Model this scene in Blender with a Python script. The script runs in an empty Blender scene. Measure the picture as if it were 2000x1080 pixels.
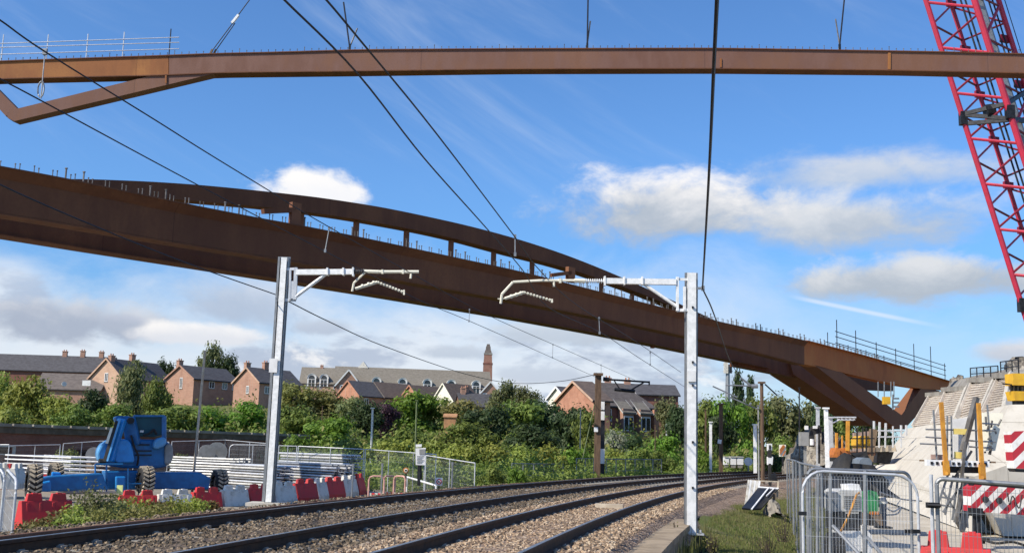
import bpy, math, random
import numpy as np
from mathutils import Vector, Matrix
random.seed(7); rng = np.random.default_rng(7)
R = math.radians
scene = bpy.context.scene
COL = scene.collection
# ------------------------------------------------------------ camera
CAMZ = 1.27; FPX = 2150.0; PITCH = R(8.9); ROLL = R(1.5)
cam_d = bpy.data.cameras.new('camera'); cam = bpy.data.objects.new('camera', cam_d); COL.objects.link(cam)
cam_d.sensor_width = 36.0; cam_d.lens = FPX / 2000 * 36; cam_d.clip_end = 6000; cam_d.clip_start = 0.1
CM = Matrix.Rotation(math.pi / 2 + PITCH, 4, 'X') @ Matrix.Rotation(ROLL, 4, 'Z')
cam.matrix_world = Matrix.Translation((0, 0, CAMZ)) @ CM
scene.camera = cam
C3 = CM.to_3x3(); EYE = Vector((0, 0, CAMZ))
# ------------------------------------------------------------ light
SUN_EL = R(41); SUN_BACK = R(58)          # the sun stands behind the camera, 58 degrees round to the left
sun_dir = Vector((-math.sin(SUN_BACK) * math.cos(SUN_EL), -math.cos(SUN_BACK) * math.cos(SUN_EL), math.sin(SUN_EL)))
sd = bpy.data.lights.new('sun', 'SUN'); sd.energy = 5.0; sd.angle = R(0.53); sd.color = (1, 0.92, 0.79)
so = bpy.data.objects.new('sun', sd); COL.objects.link(so); so.location = (-30, -20, 60)
so.rotation_euler = sun_dir.to_track_quat('Z', 'Y').to_euler()
scene.view_settings.view_transform = 'Standard'; scene.view_settings.look = 'None'
scene.view_settings.exposure = 0.25; scene.view_settings.gamma = 1
scene.cycles.max_bounces = 6; scene.cycles.diffuse_bounces = 3; scene.cycles.transparent_max_bounces = 12
scene.cycles.use_denoising = True

# ------------------------------------------------------------ pixel of the 2000 x 1080 photo -> point in the place
def ray(px, py): return C3 @ Vector(((px - 1000) / FPX, (540 - py) / FPX, -1))
def at(px, py, Y): d = ray(px, py); return EYE + d * (Y / d.y)
def atz(px, py, z): d = ray(px, py); return EYE + d * ((z - CAMZ) / d.z)
def az_el(px, py):
    d = ray(px, py).normalized(); return math.atan2(d.x, d.y), math.asin(d.z)

# ------------------------------------------------------------ world: Nishita sky with cloud layers
w = bpy.data.worlds.new("World"); scene.world = w; w.use_nodes = True
nt = w.node_tree; N = nt.nodes; L = nt.links; N.clear()
class NG:
    """small helper for node graphs"""
    def __init__(s, tree): s.t = tree
    def n(s, typ, **k):
        o = s.t.nodes.new(typ)
        for a, b in k.items(): setattr(o, a, b)
        return o
    def set(s, sock, v):
        if hasattr(v, 'is_output'): s.t.links.new(v, sock)
        else: sock.default_value = v
    def m(s, op, a, b=None, c=None, clamp=False):
        o = s.n('ShaderNodeMath', operation=op, use_clamp=clamp); s.set(o.inputs[0], a)
        if b is not None: s.set(o.inputs[1], b)
        if c is not None: s.set(o.inputs[2], c)
        return o.outputs[0]
    def mix(s, f, a, b, typ='MIX'):
        o = s.n('ShaderNodeMix', data_type='RGBA', blend_type=typ); s.set(o.inputs[0], f); s.set(o.inputs[6], a); s.set(o.inputs[7], b)
        return o.outputs[2]
    def smooth(s, v, lo, hi):
        o = s.n('ShaderNodeMapRange', interpolation_type='SMOOTHSTEP'); s.set(o.inputs[0], v)
        s.set(o.inputs[1], lo); s.set(o.inputs[2], hi); o.inputs[3].default_value = 0; o.inputs[4].default_value = 1
        return o.outputs[0]
    def noise(s, vec, scale, detail=4, rough=.55, dist=0):
        o = s.n('ShaderNodeTexNoise'); 
        if vec is not None: s.set(o.inputs['Vector'], vec)
        o.inputs['Scale'].default_value = scale; o.inputs['Detail'].default_value = detail
        o.inputs['Roughness'].default_value = rough; o.inputs['Distortion'].default_value = dist
        return o.outputs[0]
    def vec(s, x, y, z):
        o = s.n('ShaderNodeCombineXYZ'); s.set(o.inputs[0], x); s.set(o.inputs[1], y); s.set(o.inputs[2], z); return o.outputs[0]
g = NG(nt)
sky = g.n('ShaderNodeTexSky', sky_type='NISHITA', sun_disc=False)
sky.sun_elevation = SUN_EL; sky.sun_rotation = math.atan2(sun_dir.x, sun_dir.y); sky.altitude = 60
sky.air_density = 1.0; sky.dust_density = 0.35; sky.ozone_density = 1.6
SKY_S = 0.107
tc = g.n('ShaderNodeTexCoord'); sx = g.n('ShaderNodeSeparateXYZ'); L.new(tc.outputs['Generated'], sx.inputs[0])
U = g.m('ARCTAN2', sx.outputs[0], sx.outputs[1]); V = g.m('ARCSINE', sx.outputs[2])
P2 = g.vec(U, g.m('MULTIPLY', V, 1.7), 0.0)
n1 = g.noise(P2, 13, 7, .62, .25); n2 = g.noise(P2, 5.5, 6, .6, .4); n3 = g.noise(g.vec(g.m('MULTIPLY', U, 1.0), g.m('MULTIPLY', V, 2.6), 3.1), 7, 6, .6, .2)
base = g.n('ShaderNodeVectorMath', operation='SCALE'); L.new(sky.outputs[0], base.inputs[0]); base.inputs[3].default_value = SKY_S
col = g.mix(1.0, base.outputs[0], (0.63, 0.98, 1.38, 1), 'MULTIPLY')
col = g.mix(g.m('SUBTRACT', 1.0, g.smooth(V, .02, .26)), col, (.60, .74, .80, 1), 'MULTIPLY')   # clear, slightly deeper air low down
k0 = 0.82
def lay(col, f, c): return g.mix(f, col, (c[0] * k0, c[1] * k0, c[2] * k0, 1))
# thin high streaks drawn out from lower left to upper right
stv = g.vec(g.m('ADD', g.m('MULTIPLY', U, 2.2), g.m('MULTIPLY', V, 2.0)), g.m('SUBTRACT', g.m('MULTIPLY', V, 5.0), g.m('MULTIPLY', U, -2.2)), 1.7)
st = g.smooth(g.noise(stv, 1.5, 7, .62, .6), .47, .78)
stm = g.smooth(V, .16, .30)
col = lay(col, g.m('MULTIPLY', g.m('MULTIPLY', st, stm), .42), (.72, .82, .98))
# bright veil near the horizon, thicker to the left
u0 = az_el(1350, 600)[0]; v0 = az_el(600, 520)[1]; v1 = az_el(600, 650)[1]
vel = g.m('ADD', V, g.m('MULTIPLY', g.m('SUBTRACT', n2, .5), .22))
vfac = g.m('MULTIPLY', g.m('SUBTRACT', 1.0, g.smooth(vel, v1 - .03, v0 + .03)), g.m('SUBTRACT', 1.0, g.m('MULTIPLY', g.smooth(U, u0 - .10, u0 + .16), .62)))
col = lay(col, g.m('MULTIPLY', vfac, .92), (.84, .89, .96))
# grey-blue patches of the low deck
pm = g.m('MULTIPLY', g.smooth(n3, .50, .62), g.m('SUBTRACT', 1.0, g.smooth(V, .10, .17)))
pm = g.m('MULTIPLY', pm, g.m('SUBTRACT', 1.0, g.smooth(U, u0 + .02, u0 + .15)))
col = lay(col, g.m('MULTIPLY', pm, .82), (.45, .53, .68))
pw = g.m('MULTIPLY', g.smooth(n1, .56, .70), g.m('MULTIPLY', g.smooth(n3, .36, .48), g.m('SUBTRACT', 1.0, g.smooth(V, .06, .14))))
col = lay(col, g.m('MULTIPLY', g.m('MULTIPLY', pw, .8), g.m('SUBTRACT', 1.0, g.smooth(U, u0, u0 + .12))), (1.05, 1.04, 1.03))
# single clouds: (centre px, py, radius px, py, white top, grey base, strength)
def cloud(col, px, py, rx, ry, hi, lo, amp=1.0, rough=1.0, soft=.5):
    u, v = az_el(px, py); ru = rx / FPX; rv = ry / FPX
    du = g.m('DIVIDE', g.m('SUBTRACT', U, u), ru); dv = g.m('DIVIDE', g.m('SUBTRACT', V, v), rv)
    dvd = g.m('MULTIPLY', dv, g.m('ADD', 1.0, g.m('MULTIPLY', g.m('LESS_THAN', dv, 0.0), .25)))
    d = g.m('SQRT', g.m('ADD', g.m('MULTIPLY', du, du), g.m('MULTIPLY', dvd, dvd)))
    nn = g.m('ADD', g.m('MULTIPLY', g.m('SUBTRACT', n1, .5), 2.1 * rough), g.m('MULTIPLY', g.m('SUBTRACT', n2, .5), 1.6 * rough))
    f = g.smooth(g.m('ADD', g.m('SUBTRACT', 1.0, d), nn), 0.0, soft)
    sh = g.smooth(g.m('ADD', dv, g.m('MULTIPLY', g.m('SUBTRACT', n1, .5), 2.4)), -.35, .85)
    c = g.mix(sh, (lo[0] * k0, lo[1] * k0, lo[2] * k0, 1), (hi[0] * k0, hi[1] * k0, hi[2] * k0, 1))
    return g.mix(g.m('MULTIPLY', f, amp), col, c)
WH = (1.02, 1.0, 1.0); GR = (.47, .54, .64); MG = (.66, .70, .77)
col = cloud(col, 1700, 340, 330, 56, (.74, .77, .82), (.58, .66, .78), .85, .8, .9)
col = cloud(col, 1650, 436, 335, 84, (.84, .855, .88), (.50, .57, .67), .97, .85, .85)
col = cloud(col, 1285, 412, 262, 104, WH, GR, 1.0, .85, .62)
col = cloud(col, 1780, 552, 330, 58, (.78, .80, .83), (.48, .54, .62), .97, .8, .6)
col = cloud(col, 622, 378, 140, 60, (1.05, 1.03, 1.02), (.95, .96, 1.0), 1.0, .8, .5)
col = cloud(col, 1985, 690, 110, 32, (.80, .78, .80), (.58, .62, .71), .9, .8, .7)
col = cloud(col, 90, 625, 250, 55, (.68, .71, .78), (.42, .48, .60), .95, .9, .6)
col = cloud(col, 480, 590, 190, 70, (.66, .73, .85), (.48, .56, .70), .85, 1.0, .8)
col = cloud(col, 390, 655, 130, 30, (1.02, 1.0, .99), (.80, .82, .88), .9, .8, .5)
col = cloud(col, 235, 628, 45, 16, (.55, .60, .72), (.46, .52, .64), .9, .8, .5)
col = cloud(col, 640, 640, 70, 24, (.60, .67, .78), (.50, .57, .70), .85, .9, .6)
col = cloud(col, 1080, 655, 220, 36, (.66, .72, .80), (.55, .62, .72), .85, 1.0, .7)
col = cloud(col, 880, 690, 100, 22, (.58, .65, .76), (.52, .60, .72), .8, .9, .6)
col = cloud(col, 1090, 735, 160, 26, (.58, .66, .78), (.55, .62, .74), .8, .9, .6)
# vapour trail
ua, va = az_el(1530, 576); ub, vb = az_el(1850, 640); tdx, tdy = ub - ua, vb - va; tl = math.hypot(tdx, tdy)
s_ = g.m('ADD', g.m('MULTIPLY', g.m('SUBTRACT', U, ua), tdx / tl), g.m('MULTIPLY', g.m('SUBTRACT', V, va), tdy / tl))
p_ = g.m('ADD', g.m('MULTIPLY', g.m('SUBTRACT', U, ua), -tdy / tl), g.m('MULTIPLY', g.m('SUBTRACT', V, va), tdx / tl))
tf = g.m('MULTIPLY', g.m('SUBTRACT', 1.0, g.smooth(g.m('ABSOLUTE', p_), .0004, .0028)), g.m('MULTIPLY', g.smooth(s_, 0, .03), g.m('SUBTRACT', 1.0, g.smooth(s_, tl * .6, tl * 1.05))))
col = lay(col, g.m('MULTIPLY', tf, .5), (.9, .94, 1.0))
bgn = g.n('ShaderNodeBackground'); L.new(col, bgn.inputs[0]); bgn.inputs[1].default_value = 1.0
wo = g.n('ShaderNodeOutputWorld'); L.new(bgn.outputs[0], wo.inputs[0])
# ------------------------------------------------------------ materials
def lin(c):
    return tuple((x / 12.92 if x <= .04045 else ((x + .055) / 1.055) ** 2.4) for x in c)
def mat(name, c, rough=.7, metal=0, c2=None, scale=3.0, detail=5, bump=0, bscale=None, lo=.38, hi=.62, stretch=(1, 1, 1), spec=.4, transl=0, world=False):
    m = bpy.data.materials.new(name); m.use_nodes = True; t = m.node_tree; q = NG(t); b = t.nodes['Principled BSDF']
    b.inputs['Roughness'].default_value = rough; b.inputs['Metallic'].default_value = metal; b.inputs['Specular IOR Level'].default_value = spec
    tc = q.n('ShaderNodeTexCoord'); mp = q.n('ShaderNodeMapping'); mp.inputs['Scale'].default_value = stretch
    if world:
        gm = q.n('ShaderNodeNewGeometry'); t.links.new(gm.outputs['Position'], mp.inputs[0])
    else: t.links.new(tc.outputs['Object'], mp.inputs[0])
    v = mp.outputs[0]
    if c2 is None: c2 = tuple(x * .78 for x in c)
    f = q.smooth(q.noise(v, scale, detail, .62), lo, hi)
    cc = q.mix(f, (*c, 1), (*c2, 1)); t.links.new(cc, b.inputs['Base Color'])
    if bump:
        bp = q.n('ShaderNodeBump'); bp.inputs['Strength'].default_value = bump; bp.inputs['Distance'].default_value = .02
        t.links.new(q.noise(v, bscale or scale * 6, 4, .6), bp.inputs['Height']); t.links.new(bp.outputs[0], b.inputs['Normal'])
    return m
def corten(name, a, b_, o, amt):
    m = bpy.data.materials.new(name); m.use_nodes = True; t = m.node_tree; q = NG(t); b = t.nodes['Principled BSDF']
    b.inputs['Roughness'].default_value = .72; b.inputs['Specular IOR Level'].default_value = .25
    gm = q.n('ShaderNodeNewGeometry'); P = gm.outputs['Position']
    mp = q.n('ShaderNodeMapping'); mp.inputs['Scale'].default_value = (.9, .9, .30); t.links.new(P, mp.inputs[0])
    s1 = q.noise(mp.outputs[0], 1.1, 6, .65, .3); s2 = q.noise(P, .16, 4, .6); s3 = q.noise(P, 9, 4, .6)
    c = q.mix(q.smooth(s1, .35, .65), (*a, 1), (*b_, 1))
    f = q.m('MULTIPLY', q.smooth(q.m('ADD', q.m('MULTIPLY', s2, .6), q.m('MULTIPLY', s1, .4)), .46, .60), amt)
    c = q.mix(f, c, (*o, 1)); c = q.mix(q.m('MULTIPLY', q.smooth(s3, .4, .7), .25), c, (a[0] * .7, a[1] * .7, a[2] * .7, 1))
    sp = q.n('ShaderNodeSeparateXYZ'); t.links.new(P, sp.inputs[0])
    al = q.m('DIVIDE', q.m('ADD', q.m('ADD', q.m('MULTIPLY', sp.outputs[0], .659), q.m('MULTIPLY', sp.outputs[1], .753)), 200.0), 11.7)      # plates 7.3 m long
    wn = q.n('ShaderNodeTexWhiteNoise', noise_dimensions='1D'); t.links.new(q.m('FLOOR', al), wn.inputs['W'])
    c = q.mix(q.m('MULTIPLY', wn.outputs['Value'], .22), c, (a[0] * .62, a[1] * .62, a[2] * .66, 1))
    c = q.mix(q.m('MULTIPLY', q.m('LESS_THAN', q.m('FRACT', al), .0035), .45), c, (a[0] * .45, a[1] * .45, a[2] * .5, 1))
    t.links.new(c, b.inputs['Base Color'])
    return m
def brick(name, c1, c2, mortar, scale=1.0):
    m = bpy.data.materials.new(name); m.use_nodes = True; t = m.node_tree; q = NG(t); b = t.nodes['Principled BSDF']
    b.inputs['Roughness'].default_value = .9; b.inputs['Specular IOR Level'].default_value = .2
    tc = q.n('ShaderNodeTexCoord'); sp = q.n('ShaderNodeSeparateXYZ'); t.links.new(tc.outputs['Object'], sp.inputs[0])
    v = q.vec(q.m('ADD', sp.outputs[0], sp.outputs[1]), sp.outputs[2], 0.0)
    br = q.n('ShaderNodeTexBrick'); t.links.new(v, br.inputs['Vector']); br.inputs['Scale'].default_value = scale
    br.inputs['Brick Width'].default_value = .23; br.inputs['Row Height'].default_value = .076; br.inputs['Mortar Size'].default_value = .008
    br.inputs[1].default_value = (*c1, 1); br.inputs[2].default_value = (*c2, 1); br.inputs[3].default_value = (*mortar, 1)
    n = q.noise(tc.outputs['Object'], .8, 5, .65)
    c = q.mix(q.m('MULTIPLY', q.smooth(n, .42, .66), .45), br.outputs[0], (c1[0] * .55, c1[1] * .55, c1[2] * .6, 1)); t.links.new(c, b.inputs['Base Color'])
    return m
def leafmat(name, c, c2, tr=.38):
    m = bpy.data.materials.new(name); m.use_nodes = True; t = m.node_tree; q = NG(t); b = t.nodes['Principled BSDF']
    b.inputs['Roughness'].default_value = .55; b.inputs['Specular IOR Level'].default_value = .3
    gm = q.n('ShaderNodeNewGeometry'); oi = q.n('ShaderNodeObjectInfo')
    f = q.smooth(q.m('ADD', q.m('MULTIPLY', q.noise(gm.outputs['Position'], .55, 3, .6), .8), q.m('MULTIPLY', gm.outputs['Random Per Island'], .3)), .35, .78)
    cc = q.mix(f, (*c, 1), (*c2, 1))
    hv = q.n('ShaderNodeHueSaturation'); t.links.new(cc, hv.inputs['Color']); q.set(hv.inputs['Value'], q.m('ADD', .82, q.m('MULTIPLY', oi.outputs['Random'], .36)))
    q.set(hv.inputs['Hue'], q.m('ADD', .485, q.m('MULTIPLY', oi.outputs['Random'], .03)))
    t.links.new(hv.outputs[0], b.inputs['Base Color'])
    ts = q.n('ShaderNodeBsdfTranslucent'); t.links.new(hv.outputs[0], ts.inputs[0]); mx = q.n('ShaderNodeMixShader'); mx.inputs[0].default_value = tr
    t.links.new(b.outputs[0], mx.inputs[1]); t.links.new(ts.outputs[0], mx.inputs[2]); t.links.new(mx.outputs[0], t.nodes['Material Output'].inputs[0])
    return m
def stones(name, cols, scale, bump=.9, dist=.04, dirt=(.075, .06, .042)):
    m = bpy.data.materials.new(name); m.use_nodes = True; t = m.node_tree; q = NG(t); b = t.nodes['Principled BSDF']
    b.inputs['Roughness'].default_value = .9; b.inputs['Specular IOR Level'].default_value = .2
    gm = q.n('ShaderNodeNewGeometry'); vo = q.n('ShaderNodeTexVoronoi'); vo.inputs['Scale'].default_value = scale; t.links.new(gm.outputs['Position'], vo.inputs['Vector'])
    cr = q.n('ShaderNodeValToRGB'); cr.color_ramp.interpolation = 'CONSTANT'
    sp = q.n('ShaderNodeSeparateXYZ'); t.links.new(vo.outputs['Color'], sp.inputs[0]); t.links.new(sp.outputs[0], cr.inputs[0])
    e = cr.color_ramp.elements
    while len(e) < len(cols): e.new(.5)
    for i, c in enumerate(cols): e[i].position = i / len(cols); e[i].color = (*c, 1)
    gap = q.smooth(vo.outputs['Distance'], .45, .75)
    n = q.noise(gm.outputs['Position'], .7, 4, .6)
    c = q.mix(q.m('MULTIPLY', q.smooth(n, .42, .66), .55), cr.outputs[0], (*dirt, 1)); t.links.new(c, b.inputs['Base Color'])
    bp = q.n('ShaderNodeBump'); bp.inputs['Strength'].default_value = bump; bp.inputs['Distance'].default_value = dist; bp.invert = True
    t.links.new(vo.outputs['Distance'], bp.inputs['Height']); t.links.new(bp.outputs[0], b.inputs['Normal'])
    return m
M = {}
M['corten'] = corten('weathering_steel', (.125, .050, .026), (.155, .064, .032), (.21, .085, .036), .45)
M['corten_up'] = corten('weathering_steel_lifted', (.200, .106, .080), (.165, .080, .056), (.26, .125, .065), .4)
M['corten_org'] = corten('fresh_orange_rust', (.30, .115, .040), (.20, .075, .030), (.42, .18, .055), .7)
M['corten_end'] = corten('orange_rust', (.47, .150, .042), (.36, .105, .032), (.56, .22, .06), .6)
M['corten_leg'] = corten('brown_rust', (.21, .090, .046), (.165, .066, .035), (.27, .115, .05), .5)
M['stud'] = mat('stud_steel', (.20, .19, .18), .6, .3, (.10, .09, .08), 2)
M['galv'] = mat('galvanised_steel', (.62, .63, .64), .42, .25, (.50, .51, .53), 6)
M['galv_d'] = mat('dull_galvanised_steel', (.30, .31, .32), .5, .5, (.22, .23, .24), 5)
M['galv_w'] = mat('pale_zinc', (.90, .89, .87), .4, .0, (.74, .74, .72), 8)
M['dark'] = mat('dark_steel', (.035, .036, .04), .5, .5, (.02, .02, .022), 4)
M['wire'] = mat('wire', (.012, .015, .022), .6, .2, (.02, .02, .03), 3)
M['black'] = mat('black_rubber', (.018, .018, .019), .8, 0, (.03, .028, .026), 5)
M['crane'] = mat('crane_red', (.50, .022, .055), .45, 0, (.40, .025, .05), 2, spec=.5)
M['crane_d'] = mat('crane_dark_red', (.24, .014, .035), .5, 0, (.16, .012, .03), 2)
M['rail_t'] = mat('worn_rail_head', (.42, .42, .44), .28, .9, (.28, .27, .27), 5, stretch=(1, 1, 1))
M['rail_s'] = mat('rusty_rail_side', (.050, .028, .018), .8, .1, (.085, .042, .022), 6)
M['rust'] = mat('brown_rail_rust', (.22, .112, .065), .85, 0, (.15, .075, .045), 4)
M['concrete'] = None
def concmat(name, c, c2, stain):
    m = mat(name, c, .9, 0, c2, .9, bump=.25, bscale=14, lo=.4, hi=.75, world=True); t = m.node_tree; q = NG(t); b = t.nodes['Principled BSDF']
    src = b.inputs['Base Color'].links[0].from_socket; gm = q.n('ShaderNodeNewGeometry'); sp = q.n('ShaderNodeSeparateXYZ'); t.links.new(gm.outputs['Position'], sp.inputs[0])
    mp = q.n('ShaderNodeMapping'); mp.inputs['Scale'].default_value = (1.6, 1.6, .16); t.links.new(gm.outputs['Position'], mp.inputs[0])
    st = q.m('MULTIPLY', q.smooth(q.noise(mp.outputs[0], 1.7, 6, .68, .4), .50, .74), .6)
    cc = q.mix(st, src, (*stain, 1))
    ln = q.m('LESS_THAN', q.m('FRACT', q.m('DIVIDE', q.m('ADD', sp.outputs[2], 20.0), 1.25)), .022)
    xs_ = q.m('LESS_THAN', q.m('FRACT', q.m('DIVIDE', q.m('ADD', q.m('ADD', sp.outputs[0], q.m('MULTIPLY', sp.outputs[1], .6)), 100.0), 2.6)), .010)
    cc = q.mix(q.m('MULTIPLY', q.m('MAXIMUM', ln, xs_), .55), cc, (stain[0] * .6, stain[1] * .6, stain[2] * .6, 1)); t.links.new(cc, b.inputs['Base Color']); return m
M['concrete'] = concmat('pale_concrete', (.54, .505, .44), (.46, .425, .365), (.33, .29, .235))
M['conc_rib'] = mat('ribbed_concrete', (.60, .545, .47), .9, 0, (.50, .44, .38), 1.5, bump=.3, bscale=16)
M['conc_d'] = mat('grey_concrete', (.30, .285, .25), .9, 0, (.22, .20, .175), 1.2, bump=.3, bscale=12)
M['slab'] = mat('site_slab', (.49, .445, .37), .92, 0, (.39, .345, .275), .7, bump=.2, bscale=8, world=True)
M['yellow'] = mat('yellow_paint', (.72, .42, .03), .5, 0, (.62, .34, .03), 3)
M['yellow_d'] = mat('amber_paint', (.62, .29, .035), .55, 0, (.45, .20, .03), 4)
M['yellow_l'] = mat('pale_yellow_board', (.78, .62, .18), .6, 0, (.70, .52, .14), 3)
M['orange'] = mat('orange_paint', (.50, .16, .03), .6, 0, (.34, .11, .03), 4)
M['red'] = mat('red_plastic', (.54, .028, .030), .55, 0, (.34, .045, .035), 3.2, lo=.44, hi=.74, spec=.4)
M['red_l'] = mat('bright_red_plastic', (.70, .04, .04), .45, 0, (.60, .035, .035), 4, spec=.5)
M['white'] = mat('white_plastic', (.68, .65, .58), .6, 0, (.40, .35, .27), 3.2, lo=.44, hi=.74)
M['white_p'] = mat('white_paint', (.80, .79, .77), .5, 0, (.70, .69, .67), 3)
M['cream'] = mat('cream_render', (.80, .76, .62), .85, 0, (.70, .66, .54), 2)
M['blue'] = mat('blue_paint', (.018, .26, .66), .32, 0, (.016, .20, .52), 2, spec=.6)
M['blue_d'] = mat('deep_blue_paint', (.012, .15, .38), .4, 0, (.012, .11, .28), 3, spec=.5)
M['blue_l'] = mat('light_blue_paint', (.10, .34, .62), .35, 0, (.08, .28, .52), 2, spec=.6)
M['teal'] = mat('teal_mesh', (.012, .075, .10), .6, 0, (.014, .06, .08), 3)
M['tyre'] = mat('dusty_tyre', (.46, .385, .28), .9, 0, (.12, .10, .08), 7, lo=.5, hi=.75)
M['green'] = mat('green_paint', (.04, .28, .09), .45, 0, (.03, .22, .07), 3)
M['grey'] = mat('grey_paint', (.30, .30, .29), .6, 0, (.24, .24, .23), 3)
M['silver'] = mat('silver_panel', (.62, .61, .57), .5, .1, (.48, .47, .44), 4)
M['wood'] = mat('weathered_timber', (.22, .155, .10), .9, 0, (.14, .095, .06), 4, stretch=(4, 4, .5))
M['wood_l'] = mat('pale_timber', (.55, .47, .36), .85, 0, (.42, .35, .26), 5)
M['wood_p'] = mat('pole_timber', (.16, .10, .062), .9, 0, (.09, .056, .036), 4, stretch=(4, 4, .4))
M['brick'] = brick('orange_brick', (.46, .25, .17), (.37, .185, .125), (.36, .30, .25))
M['brick_l'] = brick('sandy_brick', (.60, .38, .26), (.48, .275, .18), (.44, .38, .30))
M['brick_d'] = brick('dark_red_brick', (.27, .10, .068), (.20, .072, .052), (.20, .17, .15))
M['brick_t'] = brick('tower_brick', (.33, .16, .115), (.26, .115, .08), (.28, .22, .18))
M['brick_o'] = brick('bright_orange_brick', (.50, .225, .135), (.42, .175, .10), (.40, .30, .24))
def roofmat(name, c, c2):
    m = mat(name, c, .8, 0, c2, 1.4, bump=.5, bscale=9, stretch=(1, 1, 3)); return m
M['slate'] = roofmat('slate_roof', (.085, .082, .088), (.062, .058, .062))
M['tile'] = roofmat('grey_tile_roof', (.15, .125, .11), (.11, .09, .08))
M['tile_g'] = roofmat('mossy_tile_roof', (.215, .19, .155), (.165, .145, .115))
M['tile_b'] = roofmat('brown_tile_roof', (.13, .095, .075), (.095, .07, .058))
M['glass'] = mat('window_glass', (.03, .036, .042), .12, 0, (.02, .025, .03), 2, spec=.8)
M['bark'] = mat('bark', (.085, .065, .048), .9, 0, (.05, .04, .03), 3)
M['leaf_l'] = leafmat('light_leaves', (0.329, 0.363, 0.070), (0.198, 0.246, 0.048))
M['leaf_m'] = leafmat('green_leaves', (0.205, 0.253, 0.050), (0.120, 0.171, 0.036))
M['leaf_b'] = leafmat('bright_leaves', (0.183, 0.294, 0.034), (0.102, 0.192, 0.026))
M['leaf_d'] = leafmat('dark_leaves', (0.070, 0.110, 0.036), (0.041, 0.070, 0.026))
M['leaf_g'] = leafmat('grey_green_leaves', (0.220, 0.239, 0.094), (0.139, 0.164, 0.066))
M['leaf_o'] = leafmat('olive_leaves', (0.264, 0.246, 0.072), (0.161, 0.164, 0.050))
M['leaf_p'] = leafmat('purple_leaves', (.095, .045, .065), (.058, .028, .042))
M['leaf_r'] = leafmat('reddish_weeds', (.20, .14, .05), (.14, .13, .04))
M['blossom'] = leafmat('pale_blossom', (.34, .34, .26), (.12, .16, .06))
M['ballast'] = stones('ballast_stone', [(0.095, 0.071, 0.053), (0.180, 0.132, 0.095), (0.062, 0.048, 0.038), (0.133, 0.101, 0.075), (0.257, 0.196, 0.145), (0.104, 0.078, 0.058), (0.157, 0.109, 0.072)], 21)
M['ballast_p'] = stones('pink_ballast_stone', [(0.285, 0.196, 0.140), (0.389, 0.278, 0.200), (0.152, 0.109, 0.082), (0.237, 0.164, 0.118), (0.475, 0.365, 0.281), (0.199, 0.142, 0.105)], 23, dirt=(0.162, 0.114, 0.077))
M['rubble'] = stones('rubble_stone', [(.22, .20, .17), (.34, .31, .26), (.14, .125, .11), (.27, .24, .20)], 5, dist=.08)
def groundmat():
    m = bpy.data.materials.new('ground_cover'); m.use_nodes = True; t = m.node_tree; q = NG(t); b = t.nodes['Principled BSDF']
    b.inputs['Roughness'].default_value = .95; b.inputs['Specular IOR Level'].default_value = .1
    gm = q.n('ShaderNodeNewGeometry'); P = gm.outputs['Position']
    a = q.noise(P, .35, 5, .65); c_ = q.noise(P, 3.2, 5, .7); d = q.noise(P, 26, 3, .7)
    c = q.mix(q.smooth(a, .38, .62), (.110, .140, .040, 1), (.160, .150, .066, 1))
    c = q.mix(q.m('MULTIPLY', q.smooth(c_, .5, .68), .7), c, (.175, .150, .095, 1))
    c = q.mix(q.m('MULTIPLY', q.smooth(d, .48, .62), .5), c, (.045, .062, .020, 1))
    t.links.new(c, b.inputs['Base Color'])
    bp = q.n('ShaderNodeBump'); bp.inputs['Strength'].default_value = .8; bp.inputs['Distance'].default_value = .05
    t.links.new(d, bp.inputs['Height']); t.links.new(bp.outputs[0], b.inputs['Normal'])
    return m
M['ground'] = groundmat()
M['yard'] = mat('yard_hardcore', (.28, .24, .185), .95, 0, (.22, .19, .15), .9, bump=.5, bscale=10, world=True)
def stripes(name, period, tilt):
    m = bpy.data.materials.new(name); m.use_nodes = True; t = m.node_tree; q = NG(t); b = t.nodes['Principled BSDF']; b.inputs['Roughness'].default_value = .5
    tc = q.n('ShaderNodeTexCoord'); sp = q.n('ShaderNodeSeparateXYZ'); t.links.new(tc.outputs['Object'], sp.inputs[0])
    s = q.m('FRACT', q.m('DIVIDE', q.m('ADD', q.m('SUBTRACT', sp.outputs[0], q.m('MULTIPLY', sp.outputs[2], tilt)), 50.0), period))
    n = q.noise(tc.outputs['Object'], 6, 4, .6)
    w_ = q.mix(q.smooth(n, .45, .7), (.80, .78, .74, 1), (.62, .58, .53, 1)); r_ = q.mix(q.smooth(n, .45, .7), (.46, .025, .04, 1), (.36, .03, .04, 1))
    t.links.new(q.mix(q.m('GREATER_THAN', s, .5), w_, r_), b.inputs['Base Color']); return m
M['stripe'] = stripes('red_white_chevrons', .46, 1.05)
def wiremesh(name, cell, thick, c):
    """welded wire mesh sheet: thin wires with open cells between them"""
    m = bpy.data.materials.new(name); m.use_nodes = True; t = m.node_tree; q = NG(t); b = t.nodes['Principled BSDF']
    b.inputs['Base Color'].default_value = (*c, 1); b.inputs['Roughness'].default_value = .5; b.inputs['Metallic'].default_value = .3
    uv = q.n('ShaderNodeUVMap'); sp = q.n('ShaderNodeSeparateXYZ'); t.links.new(uv.outputs[0], sp.inputs[0])
    fx = q.m('LESS_THAN', q.m('FRACT', q.m('DIVIDE', sp.outputs[0], cell[0])), thick / cell[0])
    fy = q.m('LESS_THAN', q.m('FRACT', q.m('DIVIDE', sp.outputs[1], cell[1])), thick / cell[1])
    t.links.new(q.m('MAXIMUM', fx, fy), b.inputs['Alpha']); return m
M['mesh'] = wiremesh('welded_mesh', (.045, .26), .0036, (.42, .43, .43))
M['mesh_d'] = wiremesh('dark_mesh', (.045, .26), .0110, (.16, .165, .17))

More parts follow.
